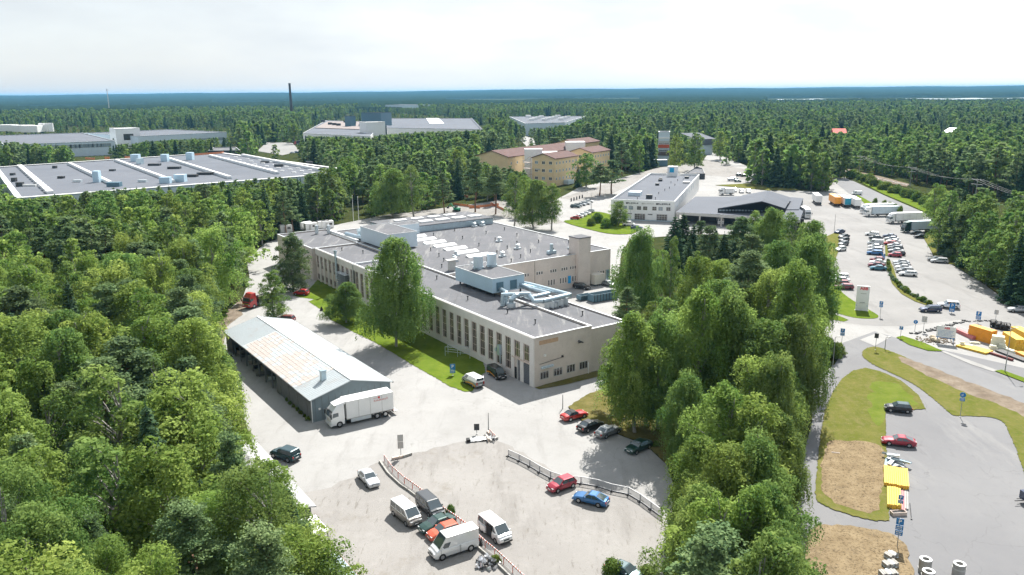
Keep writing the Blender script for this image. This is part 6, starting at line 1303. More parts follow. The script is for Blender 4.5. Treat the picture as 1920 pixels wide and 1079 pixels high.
for i, (dx, dy, an, L_, w_, h0, tl) in enumerate(((-1.2, .2, 62, 2.6, .5, .2, 8), (-.8, -.2, 50, 2.4, .45, .5, 4), (.2, .4, 120, 2.6, .5, .35, -6), (.6, -.1, 128, 2.6, .5, .6, 5), (0, 1.0, 150, 1.6, .6, .9, 3), (-.3, -.5, 20, 2.4, .6, .15, 0), (-.2, 1.9, 140, 1.7, .25, .6, 10), (.3, -.4, 100, 1.8, .5, .1, 3))):
    p = MB().box(-L_/2, L_/2, -w_/2, w_/2, 0, .14).box(-L_/2, L_/2, -w_/2-.03, -w_/2, -.04, .2).box(-L_/2, L_/2, w_/2, w_/2+.03, -.04, .2).build('panel', M['light_steel'] if i % 3 else M['duct'], o); p.location = (dx, dy, h0); p.rotation_euler = (R(tl), R(4), R(an))
# concrete rings
for i, (x_, y_, lb) in enumerate(((1733, 1073, 'left upper grey concrete well ring'), (1796, 1082, 'right-hand grey concrete well ring, a little lower in the picture'), (1738, 1096, 'lowest concrete well ring at the bottom edge'))):
    q = G(x_, y_); o = thing('concrete_ring', lb, 'well ring', q, 0, 'concrete well rings'); MB().ring((0, 0), .62, .34, 0, 1.55, 28).build('ring', M['concrete'], o); MB().ring((0, 0), .66, .60, 1.0 if i else .4, 1.12 if i else .5, 28).build('band', M['greyframe'], o); MB().ring((0, 0), .60, .36, 1.55, 1.60, 28).build('rim', M['white'], o)
M['pale_dust'] = mat('pale_dust', (.25, .245, .238), var=.1, rough=1)
for i, (x_, y_, an, nn, lb) in enumerate(((1671, 1047, 25, 5, 'stack of dark-edged kerb stones below the parking sign'), (1668, 1064, 12, 6, 'middle stack of pale kerb stones by the dry verge'), (1662, 1082, 5, 7, 'stack of pale kerb stones cut by the bottom edge'))):
    q = G(x_, y_); o = thing('kerb_stone_stack', lb, 'kerb stones', q, R(an), 'kerb stone stacks')
    for k in range(2):
        for j in range(nn): MB().box(-.7+j*.26, -.47+j*.26, -.45+.1*(j % 2), .45+.1*(j % 2), k*.32, k*.32+.3).build('kerb_stone', M['concrete'] if (j+k) % 4 else M['whitebox'], o)
# rubbish heap, tyres, small things
q = G(914, 1058); o = thing('scrap_heap', 'heap of crumpled silver foil sacks against the striped fence', 'scrap', q, 0); o.scale = (1.15, 1.15, 1.5); rs_ = random.Random(4)
foil = mat('silver_foil', (.62, .63, .66), rough=.28, metal=.7, var=.15, scale=6)
for i in range(70):
    r_ = rs_.uniform(.12, .30); a_ = rs_.uniform(0, 6.28); d_ = math.sqrt(rs_.random())*1.15; z_ = max(0.1, (1.15-d_)*rs_.uniform(.1, .95)); vs = []
    for k in range(12): vs.append(Vector((rs_.gauss(0, 1), rs_.gauss(0, 1), rs_.gauss(0, 1))).normalized()*r_*rs_.uniform(.6, 1.2))
    import bmesh
    bm = bmesh.new()
    for v_ in vs: bm.verts.new(v_)
    bmesh.ops.convex_hull(bm, input=bm.verts); me = bpy.data.meshes.new('foil_sack'); bm.to_mesh(me); bm.free(); me.materials.append(foil if i % 5 else M['dark']); link('foil_sack', me, o, (d_*math.cos(a_), d_*math.sin(a_), z_))
q = G(902, 1024); o = thing('tyre_stack', 'two black tyres leaning behind the tall white van', 'tyres', q, R(60))
for i in range(2): t_ = MB().ring((0, 0), .42, .22, -.12, .12, 20).build('tyre', M['black'], o); t_.location = (0, i*.3, .44); t_.rotation_euler = (R(80), 0, R(10))
q = G(603, 583); o = thing('dark_lawn_cone', 'small black cone-shaped object on the sunny lawn left of the round shrub', 'lawn object', q, 0); MB().tube((0, 0, .1), (0, 0, 1.0), .42, .12, n=12).build('cone', M['black'], o); MB().tube((0, 0, 0), (0, 0, .1), .5, n=12).build('base', M['dark'], o)  # unidentified small dark object, shaped as a plain cone on a base
q = G(1566, 851); o = thing('log', 'short grey log lying on the dry grass', 'log', q, R(-15)); MB().tube((-.5, 0, .12), (.5, 0, .12), .12, n=10).build('stem', M['mullion'], o); MB().tube((.5, 0, .12), (.56, .02, .12), .09, n=10).build('cut_end', M['plaster2'], o)
q = G(835, 668); o = thing('clothes_rack', 'thin pale metal rack frame on the shaded lawn', 'rack', q, R(-20)); b = MB()
for xx in (0, 2.6, 5.2):
    for yy in (0, 1.3): b.tube((xx, yy, 0), (xx, yy, 1.9), .045, n=6)
for yy in (0, 1.3):
    for z_ in (1.0, 1.9): b.tube((0, yy, z_), (5.2, yy, z_), .04, n=6)
b.build('frame', M['light_steel'], o); b = MB()
for i in range(14): b.tube((.2+i*.37, 0, 1.9), (.2+i*.37, 1.3, 1.9), .025, n=5)
b.build('rungs', M['light_steel'], o)
q = G(1154, 783); o = thing('fallen_pole', 'slim pale bar lying on the grass behind the black saloon', 'bar', q, R(-38)); MB().tube((-2, 0, .15), (2, 0, .15), .06, n=6).build('bar', M['greyframe'], o); MB().box(-2.05, -1.95, -.1, .1, 0, .25).build('foot', M['greyframe'], o)
# building site at the right
def wstack(lb, pa, pb, depth, H_, m, n, layers, nm='beam_stack', cat='beams', part='beam'):
    A = G(*pa); B2 = G(*pb); d = B2-A; L_ = d.length; an = math.atan2(d.y, d.x); o = thing(nm, lb, cat, A, an, 'building site stacks')
    me = MB().box(0, L_, 0, depth/n-.03, 0, H_/layers-.02).mesh(part, m)
    for k in range(layers):
        for i in range(n): link(part, me, o, (rnd.uniform(-.08, .08), i*depth/n, k*H_/layers))
    return o
wstack('tall long stack of orange formwork beams on the building site', (1814, 633), (1856, 646), 1.7, 2.7, M['orng'], 5, 9)
wstack('yellow beam stack with black open end on the building site', (1877, 643), (1902, 659), 1.9, 2.4, M['yel'], 5, 8)
wstack('farther yellow beam stack reaching the right edge', (1893, 631), (1935, 652), 1.9, 2.2, M['yel'], 5, 7)
wstack('low orange boards at the right edge of the building site', (1900, 663), (1945, 684), 1.4, .6, M['orng'], 5, 2)
wstack('pink steel beams with black edge left of the orange stack', (1788, 622), (1823, 638), 1.0, .8, M['pinkb'], 4, 3)
wstack('flat crimson sheets at the foot of the orange stack', (1828, 636), (1852, 640), 1.1, .3, mat('crimson_sheet', (.45, .04, .08)), 3, 2)
wstack('yellow boards spread on the ground near the board on legs', (1792, 651), (1848, 666), 2.6, .45, M['yel'], 9, 2)
wstack('dark red beam at the near edge of the building site', (1853, 664), (1897, 678), .5, .45, mat('dark_red_steel', (.17, .05, .045)), 2, 2)
wstack('row of black and white steel beams beside the dark red one', (1866, 660), (1918, 680), 1.6, .4, M['dark'], 5, 1)
wstack('white boards beside the black beams', (1878, 656), (1925, 672), .9, .5, M['creamb'], 3, 2)
for lb, px_, s_, an in (('big cream insulation block standing upright on the building site', (1870, 651), (2.4, 1.4, 2.3), -30), ('small cream block in front of the upright one', (1862, 655), (1.3, 1.2, .8), -20), ('cream block lying right of the upright one', (1879, 655), (1.4, 1.0, 1.0), -35), ('small white block on the spread yellow boards', (1804, 651), (1.0, .6, 1.1), -20), ('white slab lying over the yellow boards', (1815, 651), (2.0, .7, .5), -35), ('white slab behind the yellow boards', (1828, 645), (1.8, .6, .4), -15)):
    q = G(*px_); o = thing('insulation_block', lb, 'block', q, R(an), 'cream insulation blocks'); MB().box(-s_[0]/2, s_[0]/2, -s_[1]/2, s_[1]/2, 0, s_[2]*.62).build('slab', M['creamb'], o); MB().box(-s_[0]/2+.08, s_[0]/2-.2, -s_[1]/2+.05, s_[1]/2-.1, s_[2]*.62+.01, s_[2]).build('slab', M['creamb'], o)
for i, (x_, y_) in enumerate(((1862, 614), (1871, 617), (1880, 619), (1887, 620))):
    q = G(x_, y_); o = thing('cable_frame', ['leftmost', 'second', 'third', 'rightmost'][i]+' black steel frame on the building site', 'frame', q, R(-25), 'black frames'); MB().box(-.6, .6, -.5, .5, 0, .12).box(-.6, -.5, -.5, -.4, .12, 1.5).box(.5, .6, -.5, -.4, .12, 1.5).box(-.6, -.5, .4, .5, .12, 1.5).box(.5, .6, .4, .5, .12, 1.5).box(-.6, .6, -.5, -.4, 1.5, 1.6).box(-.6, .6, .4, .5, 1.5, 1.6).build('frame', M['dark'], o); MB().tube((0, -.4, .7), (0, .4, .7), .5, n=14).build('drum', M['black'], o)
# low rubble line round the site
b = MB(); P, D = cumline([(1710, 628), (1745, 622), (1775, 612), (1800, 605), (1830, 603), (1870, 605)]); rs_ = random.Random(2); s = 0
while s < D[-1]:
    p = along(P, D, s)+Vector((rs_.uniform(-.5, .5), rs_.uniform(-.5, .5), 0)); r_ = rs_.uniform(.1, .35); b.obox(p, (r_*2, r_*.4, 0), (-r_*.3, r_*1.6, 0), (0, 0, r_)); s += .35
b.build('rubble', M['plastic'], kind='stuff')
b = MB()
for i in range(160):
    p = G(rs_.uniform(1708, 1790), 0, 0) if False else G(1715+rs_.random()*75, 632+rs_.random()*12+(i % 5)); r_ = rs_.uniform(.1, .3); b.obox(p, (r_, r_*.4, 0), (-r_*.3, r_, 0), (0, 0, r_*.7))
b.build('rubble', M['dirt'], kind='stuff')
for i, (x_, y_) in enumerate(((1750, 640), (1757, 642), (1748, 636))):
    q = G(x_, y_); o = thing('boulder', ['round tan boulder left of the board on legs', 'tan boulder nearest the left leg of the board', 'small tan boulder behind the other two'][i], 'boulder', q, i); bm = bmesh.new(); bmesh.ops.create_icosphere(bm, subdivisions=2, radius=.6)
    for v_ in bm.verts: v_.co *= rs_.uniform(.85, 1.1); v_.co.z = v_.co.z*.8+.4
    me = bpy.data.meshes.new('rock'); bm.to_mesh(me); bm.free(); me.materials.append(mat('tan_stone', (.45, .38, .27), var=.1)); link('rock', me, o)
# hedge-like strips, orange site nets beyond the works building
net = mat('orange_net', (.60, .22, .10), rough=.8, var=.1)
for i, (pa, pb) in enumerate((((838, 362), (878, 372)), ((850, 385), (900, 392)), ((880, 392), (935, 386)), ((920, 384), (945, 396)))):
    A = G(*pa); B2 = G(*pb); d = B2-A; o = thing('safety_net', ['farthest orange safety net on the earth bank', 'orange safety net beside the green machine', 'orange safety net along the back road', 'short orange safety net right of the tree trunks'][i], 'net', A, math.atan2(d.y, d.x), 'orange safety nets'); MB().box(0, d.length, -.03, .03, .1, 1.1).build('net', net, o)
    for k in range(5): MB().box(d.length*k/4-.04, d.length*k/4+.04, -.05, .05, 0, 1.2).build('stake', M['mullion'], o)
for i, (pa, pb) in enumerate((((160, 299), (178, 300)), ((196, 298), (206, 298)), ((234, 297), (246, 297)), ((365, 292), (420, 288)))):
    A = G(*pa, 0); B2 = G(*pb, 0); A = loc(FB, pa, 8.7); B2 = loc(FB, pb, 8.7); d = B2-A; b = MB(); b.obox(A, d, (0, .1, 0), (0, 0, 1.3)); b.build('edge_guard', net, FB)
q = G(856, 397); o = thing('excavator', 'small green excavator on the back road behind the works building', 'excavator', q, R(150)); g_ = mat('machine_green', (.02, .25, .13), rough=.5)
MB().box(-1.4, 1.4, -1.1, -.6, 0, .7).box(-1.4, 1.4, .6, 1.1, 0, .7).build('track', M['dark'], o); MB().box(-1.5, 1.0, -1, 1, .8, 1.6).build('body', g_, o); MB().box(-.1, 1.0, -.9, .1, 1.6, 2.7).build('cab', M['cglass'], o); MB().tube((.9, .5, 1.4), (2.6, .5, 3.4), .22, n=6).tube((2.6, .5, 3.4), (4.0, .5, 2.0), .18, n=6).build('boom', g_, o); MB().box(3.7, 4.4, 0, 1, 1.2, 2.0).build('bucket', M['dark'], o)
for i, (x_, y_) in enumerate(((573, 430), (583, 432), (607, 428), (614, 428), (536, 436))):
    q = G(x_, y_); o = thing('site_cabin', ['white cabin box between the trunks behind the works building', 'second white cabin behind the works building', 'white container under the birches', 'white container beside the vent pipes', 'leftmost white cabin near the spruce'][i], 'cabin', q, R(30), 'white cabins behind the works building'); MB().box(-2.2, 2.2, -1.2, 1.2, .2, 2.8).build('body', M['white'], o); MB().box(-1, -.2, -1.25, -1.2, .3, 2.2).build('door', M['greyframe'], o); MB().box(.4, 1.6, -1.25, -1.2, 1.3, 2.1).build('window', M['glass'], o)
for i in range(5):
    q = G(1071+i*5.2, 378-i*1.6); o = thing('person_statue' if False else 'bollard', ['first', 'second', 'third', 'fourth', 'fifth'][i]+' dark bollard from the left on the grass edge before the yellow office', 'bollard', q, 0, 'bollards by the office lot'); MB().tube((0, 0, 0), (0, 0, 1.5), .35, .28, n=10).build('post', M['dark'], o); MB().tube((0, 0, 1.5), (0, 0, 1.7), .2, n=10).build('cap', M['mullion'], o)
q = G(1224, 318+3); o = thing('green_container', 'dark green container under the trees behind the office lot', 'container', G(1236, 312), R(5)); MB().box(-5, 5, -2.5, 2.5, 0, 4.2).build('body', M['bluedark'], o); MB().box(-5.1, 5.1, -2.6, 2.6, 4.2, 4.4).build('roof', M['coping'], o)
# ---------------- planted and singled-out trees ----------------
def T(kind, fx, fy, ty, wid, label, var=None, lod=0, cat='tree', x=None, hmax=24, group=None, name=None):
    b = G(fx, fy); H_ = min(hmax, HT(b, ty, x)); return tree(kind, b.x, b.y, H_, wid, lod, label, cat, group, var, name=name)
T('weeping', 745, 650, 444, 6.4, 'great weeping birch with several stems on the lawn before the works building', 2)
T('oval', 551, 548, 438, 5.0, 'dense dark broad conifer at the corner of the works building', 1)
T('oval', 515, 601, 507, 3.4, 'smaller lighter green tree with bare foot at the far end of the garage', 0)
T('birch', 648, 606, 530, 4.0, 'round bright green shrubby tree with dark underside on the lawn', 2, name='round_tree')
cl = [  # foot x, foot y, top y, half width, kind, variant, label
 (1200, 598, 430, 4.6, 'weeping', 0, 'tall birch with full crown at the left tip of the middle grove, beside the courtyard'),
 (1256, 600, 446, 2.4, 'birch', 4, 'slim light birch between the courtyard birch and the black spruces'),
 (1262, 520, 404, 3.6, 'spruce', 1, 'broad black-green spruce, leftmost of the dark ones in the middle grove'),
 (1296, 530, 420, 3.2, 'spruce', 0, 'dark spruce beside the broad black-green one'),
 (1288, 580, 452, 2.5, 'spruce', 0, 'narrow dark spruce behind the slim light birch'),
 (1325, 540, 424, 3.2, 'pine', 0, 'pine between the dark spruces of the middle grove'),
 (1352, 560, 436, 3.2, 'spruce', 1, 'pointed near-black spruce at the heart of the middle grove'),
 (1385, 520, 408, 3.6, 'pine', 1, 'pine behind the pointed near-black spruce'),
 (1410, 500, 396, 3.8, 'birch', 4, 'birch hiding the left part of the dark gable'),
 (1440, 520, 386, 4.4, 'birch', 2, 'tall birch rising before the dark gable of the loading hall'),
 (1478, 540, 400, 4.2, 'birch', 4, 'birch right of the one before the dark gable'),
 (1520, 560, 412, 4.2, 'birch', 2, 'birch at the upper right corner of the middle grove'),
 (1500, 640, 440, 4.8, 'weeping', 0, 'dark drooping birch overhanging the car park edge'),
 (1535, 640, 470, 4.0, 'birch', 4, 'dark birch nearest the white pylon sign'),
 (1300, 640, 474, 4.2, 'birch', 0, 'light birch in front of the dark spruces'),
 (1345, 630, 486, 3.8, 'birch', 3, 'light birch right of the one before the dark spruces'),
 (1175, 650, 540, 3.0, 'pine', 2, 'grey-green bushy pine at the edge of the courtyard skips'),
 (1395, 660, 472, 4.4, 'pine', 1, 'feathery pine in the back of the middle grove'),
 (1430, 690, 500, 4.8, 'birch', 5, 'broad birch in the back of the middle grove, left of centre'),
 (1480, 720, 490, 5.0, 'birch', 3, 'broad light birch in the back of the middle grove, right side'),
 (1222, 640, 565, 2.4, 'birch', 1, 'silver-leaved small tree between two big birches'),
 (1190, 812, 582, 5.0, 'weeping', 1, 'bright birch whose crown hangs beside the end wall of the works building'),
 (1232, 806, 590, 4.2, 'weeping', 0, 'dark birch right behind the one beside the end wall'),
 (1152, 768, 648, 2.3, 'pine', 2, 'small crooked pine with bare foot before the end wall'),
 (1300, 800, 535, 5.4, 'weeping', 1, 'very tall birch with long hanging sprays, centre of the grove'),
 (1350, 790, 545, 5.0, 'weeping', 0, 'very tall dark birch right of the one in the centre of the grove'),
 (1395, 780, 575, 4.8, 'weeping', 1, 'bright tall birch in the right half of the grove'),
 (1436, 800, 600, 4.8, 'birch', 2, 'dark full birch in the right half of the grove'),
 (1476, 790, 590, 4.2, 'weeping', 2, 'dark drooping birch above the footpath'),
 (1405, 880, 662, 4.6, 'birch', 5, 'sparse brownish birch with its white stem showing'),
 (1446, 900, 668, 4.3, 'weeping', 0, 'greyish drooping birch leaning to the footpath'),
 (1290, 870, 700, 4.0, 'weeping', 0, 'shaded birch above the very dark green saloon'),
 (1345, 960, 722, 5.4, 'weeping', 1, 'big sunlit birch with yellow-green head in the lower grove'),
 (1400, 980, 745, 5.0, 'birch', 3, 'big sunlit birch right of the yellow-green headed one'),
 (1445, 960, 770, 4.1, 'weeping', 2, 'dark drooping birch reaching over the path by the teardrop lawn'),
 (1312, 1010, 818, 4.6, 'weeping', 1, 'birch with bright lumpy head standing over the mesh barriers'),
 (1355, 1090, 830, 4.6, 'birch', 3, 'birch just behind the round-headed one at the bottom of the grove'),
 (1414, 1070, 815, 4.5, 'weeping', 0, 'broad dark birch in the bottom right of the grove'),
 (1300, 1130, 910, 3.8, 'weeping', 2, 'drooping birch at the left foot of the grove beside the gravel lot'),
 (1385, 1180, 905, 4.4, 'weeping', 1, 'round-headed weeping birch at the bottom of the grove'),
 (1330, 1200, 930, 4.2, 'birch', 0, 'light birch left of the round-headed weeping birch'),
 (1335, 1260, 990, 3.8, 'pine', 0, 'blue-green pine at the bottom edge of the grove'),
 (1312, 1350, 1010, 3.4, 'pine', 2, 'blue-green pine cut by the bottom edge, left of the other'),
 (1425, 1160, 905, 4.2, 'weeping', 2, 'dark birch over the lower end of the footpath'),
 (1430, 1240, 985, 4.0, 'weeping', 0, 'birch over the dry verge at the bottom edge'),
 (1420, 1320, 1000, 4.6, 'weeping', 2, 'dark birch at the bottom edge below the round-headed one'),
 # trees behind and beside the works building
 (735, 408, 315, 6.2, 'birch', 2, 'large round light birch left of the pair behind the works building'),
 (775, 410, 312, 5.8, 'birch', 4, 'large round dark birch right of the pair behind the works building'),
 (965, 425, 325, 4.8, 'birch', 4, 'dark birch left in the clump beyond the works roof'),
 (1000, 430, 335, 5.2, 'birch', 2, 'dark birch in the clump beyond the works roof'),
 (1035, 432, 345, 5.0, 'birch', 4, 'birch with see-through crown, right of the clump beyond the works roof'),
 (985, 405, 330, 5.0, 'birch', 1, 'birch at the back of the clump beyond the works roof'),
 (930, 402, 312, 4.0, 'pine', 1, 'tall bare-stemmed pine beyond the works roof, right one'),
 (893, 398, 295, 4.4, 'pine', 0, 'tall bare-stemmed pine beyond the works roof, left one'),
 (832, 400, 325, 4.0, 'pine', 2, 'pine left of the green excavator'),
 (1100, 352, 287, 6.5, 'birch', 2, 'bright round broadleaf tree beside the yellow office'),
 (1125, 368, 307, 4.6, 'pine', 1, 'dark pine with thin stem on the verge of the office lot'),
 (1147, 364, 300, 5.0, 'pine', 0, 'second dark pine on the verge of the office lot'),
 (1040, 298, 258, 8.0, 'pine', 1, 'spreading pine between the wings of the yellow office'),
 (925, 322, 274, 3.8, 'spruce', 0, 'dark spruce in front of the yellow office'),
 (1160, 424, 378, 4.2, 'birch', 1, 'round olive tree before the trade building'),
 (1752, 425, 345, 4.8, 'birch', 1, 'thin light birch standing over the parked trucks'),
 (1250, 720, 560, 4.4, 'birch', 4, 'dark birch filling the gap behind the silver-leaved small tree'),
 (1330, 690, 520, 4.6, 'birch', 2, 'full birch behind the very tall one in the centre of the grove'),
 (1240, 560, 470, 3.2, 'birch', 1, 'light birch just right of the tall courtyard birch'),
 (1278, 500, 400, 3.8, 'spruce', 1, 'second broad black-green spruce behind the leftmost one'),
 (1310, 505, 415, 3.0, 'pine', 2, 'bushy pine at the back edge of the middle grove, before the loading bays'),
 (1338, 510, 430, 3.2, 'spruce', 0, 'dark spruce left behind the pointed near-black one'),
 (1372, 545, 450, 3.4, 'spruce', 1, 'dark spruce right of the pointed near-black one'),
 (1405, 560, 440, 4.0, 'pine', 0, 'pine in front of the birch hiding the dark gable'),
 (1228, 540, 470, 3.2, 'birch', 1, 'light birch behind the tall courtyard birch'),
 (1460, 600, 450, 4.4, 'birch', 2, 'dark birch in the back middle of the grove'),
 (1196, 318, 252, 5.0, 'birch', 3, 'light birch left of the brick flats'),
 (1266, 322, 252, 4.4, 'birch', 5, 'sparse yellowish birch before the brick flats'),
 (1303, 320, 246, 5.4, 'birch', 2, 'dark birch right of the brick flats'),
 (1350, 300, 246, 6.5, 'birch', 4, 'dark birch right of the gabled hall'),
 (1165, 330, 268, 5.0, 'pine', 0, 'dark pine on the corner behind the office lot'),
]
for fx, fy, ty, wd, kd, vr, lb in cl: T(kd, fx, fy, ty, wd*((1.05 if fy > 840 else 1.2) if kd in ('birch', 'weeping') else 1.35), lb, vr, lod=0 if fy > 395 else 1)
# shrubs
def sh(fx, fy, H_, wd, label, var=None, grp=None, x=0): b = G(fx, fy); return tree('shrub', b.x, b.y, H_, wd, 0, label, 'shrub', grp, var)
sh(1553, 672, 3.0, 3.0, 'big dark rounded bush on the point of grass by the path', 1); sh(1566, 664, 2.4, 2.4, 'rounded bush right of the big dark one by the path', 0); sh(1545, 655, 2.6, 2.4, 'bush behind the big dark one by the path', 2)
sh(1150, 1082, 2.0, 1.6, 'small bush at the bottom edge left of the dark car', 0); sh(1213, 1085, 1.6, 1.2, 'tiny yellow-green bush at the bottom edge', 1); sh(1228, 838, .9, .8, 'little yellow bush behind the very dark green saloon', 1)
sh(845, 968, 1.5, .8, 'weed clump growing through the striped fence', 2); sh(930, 1056, 1.0, .7, 'weeds beside the silver foil heap', 0)
sh(1120, 418, 4.0, 2.8, 'dark bush with the slim lamp post', 2); sh(1136, 428, 3.8, 2.6, 'bush in the middle of the grass bank', 0); sh(1108, 424, 3.0, 2.2, 'left bush on the grass bank', 1); sh(1150, 424, 3.6, 2.4, 'right bush on the grass bank', 2)
for i in range(26):
    t = i/25; x_ = 1664+t*t*78+rnd.uniform(-1, 1); y_ = 490+t*82 if t > .0 else 490; y_ = 490+82*(t**.85)
    sh(x_, y_, rnd.uniform(.6, 1.5), rnd.uniform(.5, 1.1), 'small shrub in the long planted strip dividing the right car park', None, 'shrubs of the car park strip')
for i in range(46):
    t = i/45; x_ = 1752+t*165+rnd.uniform(-6, 10); y_ = 462+t*106+rnd.uniform(-8, 4)
    sh(x_, y_, rnd.uniform(1.5, 3.6), rnd.uniform(1.4, 3.0), 'leafy thicket bush along the right verge behind the parked estate cars', rnd.choice([0, 1, 2, 3]), 'bushes of the right verge')
for i in range(52):
    t = i/51; x_ = 1592+t*250+rnd.uniform(-4, 4); y_ = 329+t*92+rnd.uniform(-3, 6)
    sh(x_, y_, rnd.uniform(3.0, 5.0), rnd.uniform(2.4, 3.6), 'rounded bush in the belt between the railway and the road', rnd.choice([0, 1, 2]), 'bushes between railway and road')
for i in range(5): sh(1647+i*10 if i else 1640, 391+i*4.0, 4.5, 1.4, ['first', 'second', 'third', 'fourth', 'fifth'][i]+' young dark roadside tree behind the truck yard', 0, 'young roadside trees')
for i in range(12): sh(395+rnd.uniform(-14, 30), 592+rnd.uniform(-12, 12), rnd.uniform(.5, 1.2), rnd.uniform(.6, 1.2), 'low scrub at the wood edge beside the red tipper truck', None, 'scrub at the wood edge')
for i in range(7): sh(540+i*6.2+rnd.uniform(-1, 1), 752+i*6.0, rnd.uniform(.5, .9), rnd.uniform(.4, .7), 'bright weed tuft against the left boards of the garage', 1, 'weeds at the garage wall')
# hedge behind the yellow office etc. are left to the forest

# ---------------- the woods ----------------
PROT = [
 [(400,596),(450,560),(468,520),(463,488),(510,474),(510,436),(600,424),(700,410),(850,396),(905,383),(960,378),(1020,372),(1050,365),(1085,350),(1165,335),(1250,308),(1330,300),(1400,318),(1440,350),(1560,362),(1574,336),(1620,345),(1740,405),(1735,440),(1760,490),(1830,530),(1910,575),(2100,640),(2100,1300),(1540,1300),(1500,1000),(1530,800),(1545,640),(1550,430),(1500,412),(1150,445),(1160,570),(1120,700),(1140,740),(1260,850),(1225,1300),(740,1300),(650,1079),(625,1035),(588,1000),(572,955),(550,905),(538,893),(512,870),(496,846),(482,815),(474,770),(444,694),(424,664)],
 [(0,311),(390,287),(480,284),(600,305),(600,324),(480,334),(360,344),(160,358),(60,370),(0,368)],
 [(0,240),(90,232),(262,236),(435,234),(438,258),(400,258),(300,262),(205,272),(200,292),(136,292),(134,272),(0,264)],
 [(563,240),(610,222),(680,205),(740,210),(880,218),(912,232),(900,244),(830,245),(740,249),(690,256),(568,254)],
 [(950,217),(1100,214),(1070,232),(1015,240),(985,238)],
 [(905,290),(1000,268),(1050,260),(1100,263),(1132,283),(1112,300),(1078,300),(1078,345),(1000,342),(985,318),(920,308)],
 [(1232,244),(1258,244),(1258,292),(1232,292)], [(1308,252),(1340,252),(1340,300),(1308,300)], [(1558,236),(1594,236),(1594,246),(1558,246)], [(1762,234),(1792,234),(1792,246),(1762,246)],
 [(1165,372),(1245,320),(1345,322),(1350,352),(1510,360),(1510,415),(1165,418)], [(1584,314),(1706,343),(1706,353),(1584,327)], [(1575,330),(1620,340),(1740,395),(1760,420),(1700,420),(1580,360)],
 [(478,262),(560,260),(570,290),(540,296),(478,290)], [(952,250),(1000,254),(1000,272),(955,262)], [(1270,310),(1335,310),(1335,330),(1270,330)], [(385,280),(455,272),(455,288),(385,290)], [(715,194),(785,194),(785,202),(715,202)], [(553,150),(558,150),(558,194),(553,194)],
 [(838,356),(960,372),(960,405),(838,400)], [(655,365),(690,365),(690,415),(655,415)]]
PB = [(min(p[0] for p in P), max(p[0] for p in P), min(p[1] for p in P), max(p[1] for p in P)) for P in PROT]
def prot(x, y):
    for P, (a, b, c, d) in zip(PROT, PB):
        if a < x < b and c < y < d and inpoly(x, y, P): return True
    return False
OB = [(min(p[0] for p in P), max(p[0] for p in P), min(p[1] for p in P), max(p[1] for p in P)) for P in OPEN]
FOOT = []
def foot(root, pts): 
    a = root.rotation_euler.z; FOOT.append([(root.location.x+rot(x, y, a)[0], root.location.y+rot(x, y, a)[1]) for x, y in pts])
foot(MBR, [(-4, -4), (67, 48), (67, 129), (-4, 133)]); foot(GR, [(-3, -2), (15, -2), (15, 48), (-3, 48)]); foot(WB, [(-3, -3), (28, -3), (28, 109), (-3, 109)])
foot(S1, [(-1, -6), (24, -6), (24, 1), (-1, 1)])
for o_, L_ in ((FB, fl_), (F2, q2), (F2b, _), (F2c, q3), (F3, q4), (F4, q5), (F5, q6), (RB, q7), (GH, q8)):
    if L_: cx_ = sum(p[0] for p in L_)/len(L_); cy_ = sum(p[1] for p in L_)/len(L_); FOOT.append([(o_.location.x+cx_+(p[0]-cx_)*1.05, o_.location.y+cy_+(p[1]-cy_)*1.1) for p in L_])
yo = YO.location; FOOT.append([(yo.x+p[0], yo.y+p[1]) for p in ((-52, 5), (0, -6), (48, 12), (60, 60), (20, 150), (-30, 110), (-60, 60))])
FB_ = [(min(p[0] for p in P), max(p[0] for p in P), min(p[1] for p in P), max(p[1] for p in P)) for P in FOOT]
NOTREE = [tuple(G(*p))[:2] for p in ((1575,312),(1705,340),(1850,372),(1960,400),(1960,490),(1800,436),(1740,410),(1600,350))]
def blocked(x, y):
    if x > 100 and inpoly(x, y, NOTREE): return True
    for P, (a, b, c, d) in zip(OPEN, OB):
        if a < x < b and c < y < d and inpoly(x, y, P): return True
    for P, (a, b, c, d) in zip(FOOT, FB_):
        if a < x < b and c < y < d and inpoly(x, y, P): return True
    return False
HAND = [(t[0], t[1]) for t in TREES if t[2] > 6]
nrs = np.random.default_rng(77)
def snoise(x, y, s, k=0): return math.sin(x/s+k)*math.cos(y/s*1.3+k*2)+.5*math.sin((x+y)/s*2.1+k)
cand = []
def scatter(r0, r1, sp, a0=-37, a1=37):
    n = 0
    ys = np.arange(r0*.72, r1, sp)
    for yy in ys:
        lim0 = math.tan(R(a0))*yy; lim1 = math.tan(R(a1))*yy
        for xx in np.arange(lim0, lim1, sp):
            x = xx+nrs.uniform(-.42, .42)*sp; y = yy+nrs.uniform(-.42, .42)*sp; r = math.hypot(x, y)
            if r < r0 or r >= r1: continue
            if blocked(x, y): continue
            px, py, _z = PX((x, y, 0))
            if py < 178: continue
            if 1130 < px < 1560 and py > 432: continue      # the middle grove is planted by hand
            if r < 420 and any((x-a)**2+(y-b)**2 < 10 for a, b in HAND): continue
            cand.append((x, y, r, px, py)); n += 1
scatter(46, 150, 5.9); scatter(150, 330, 6.5); scatter(330, 700, 7.8); scatter(700, 1300, 9.5); scatter(1300, 2230, 11.5)
indiv = {'birch': [], 'pine': [], 'spruce': []}; far = []
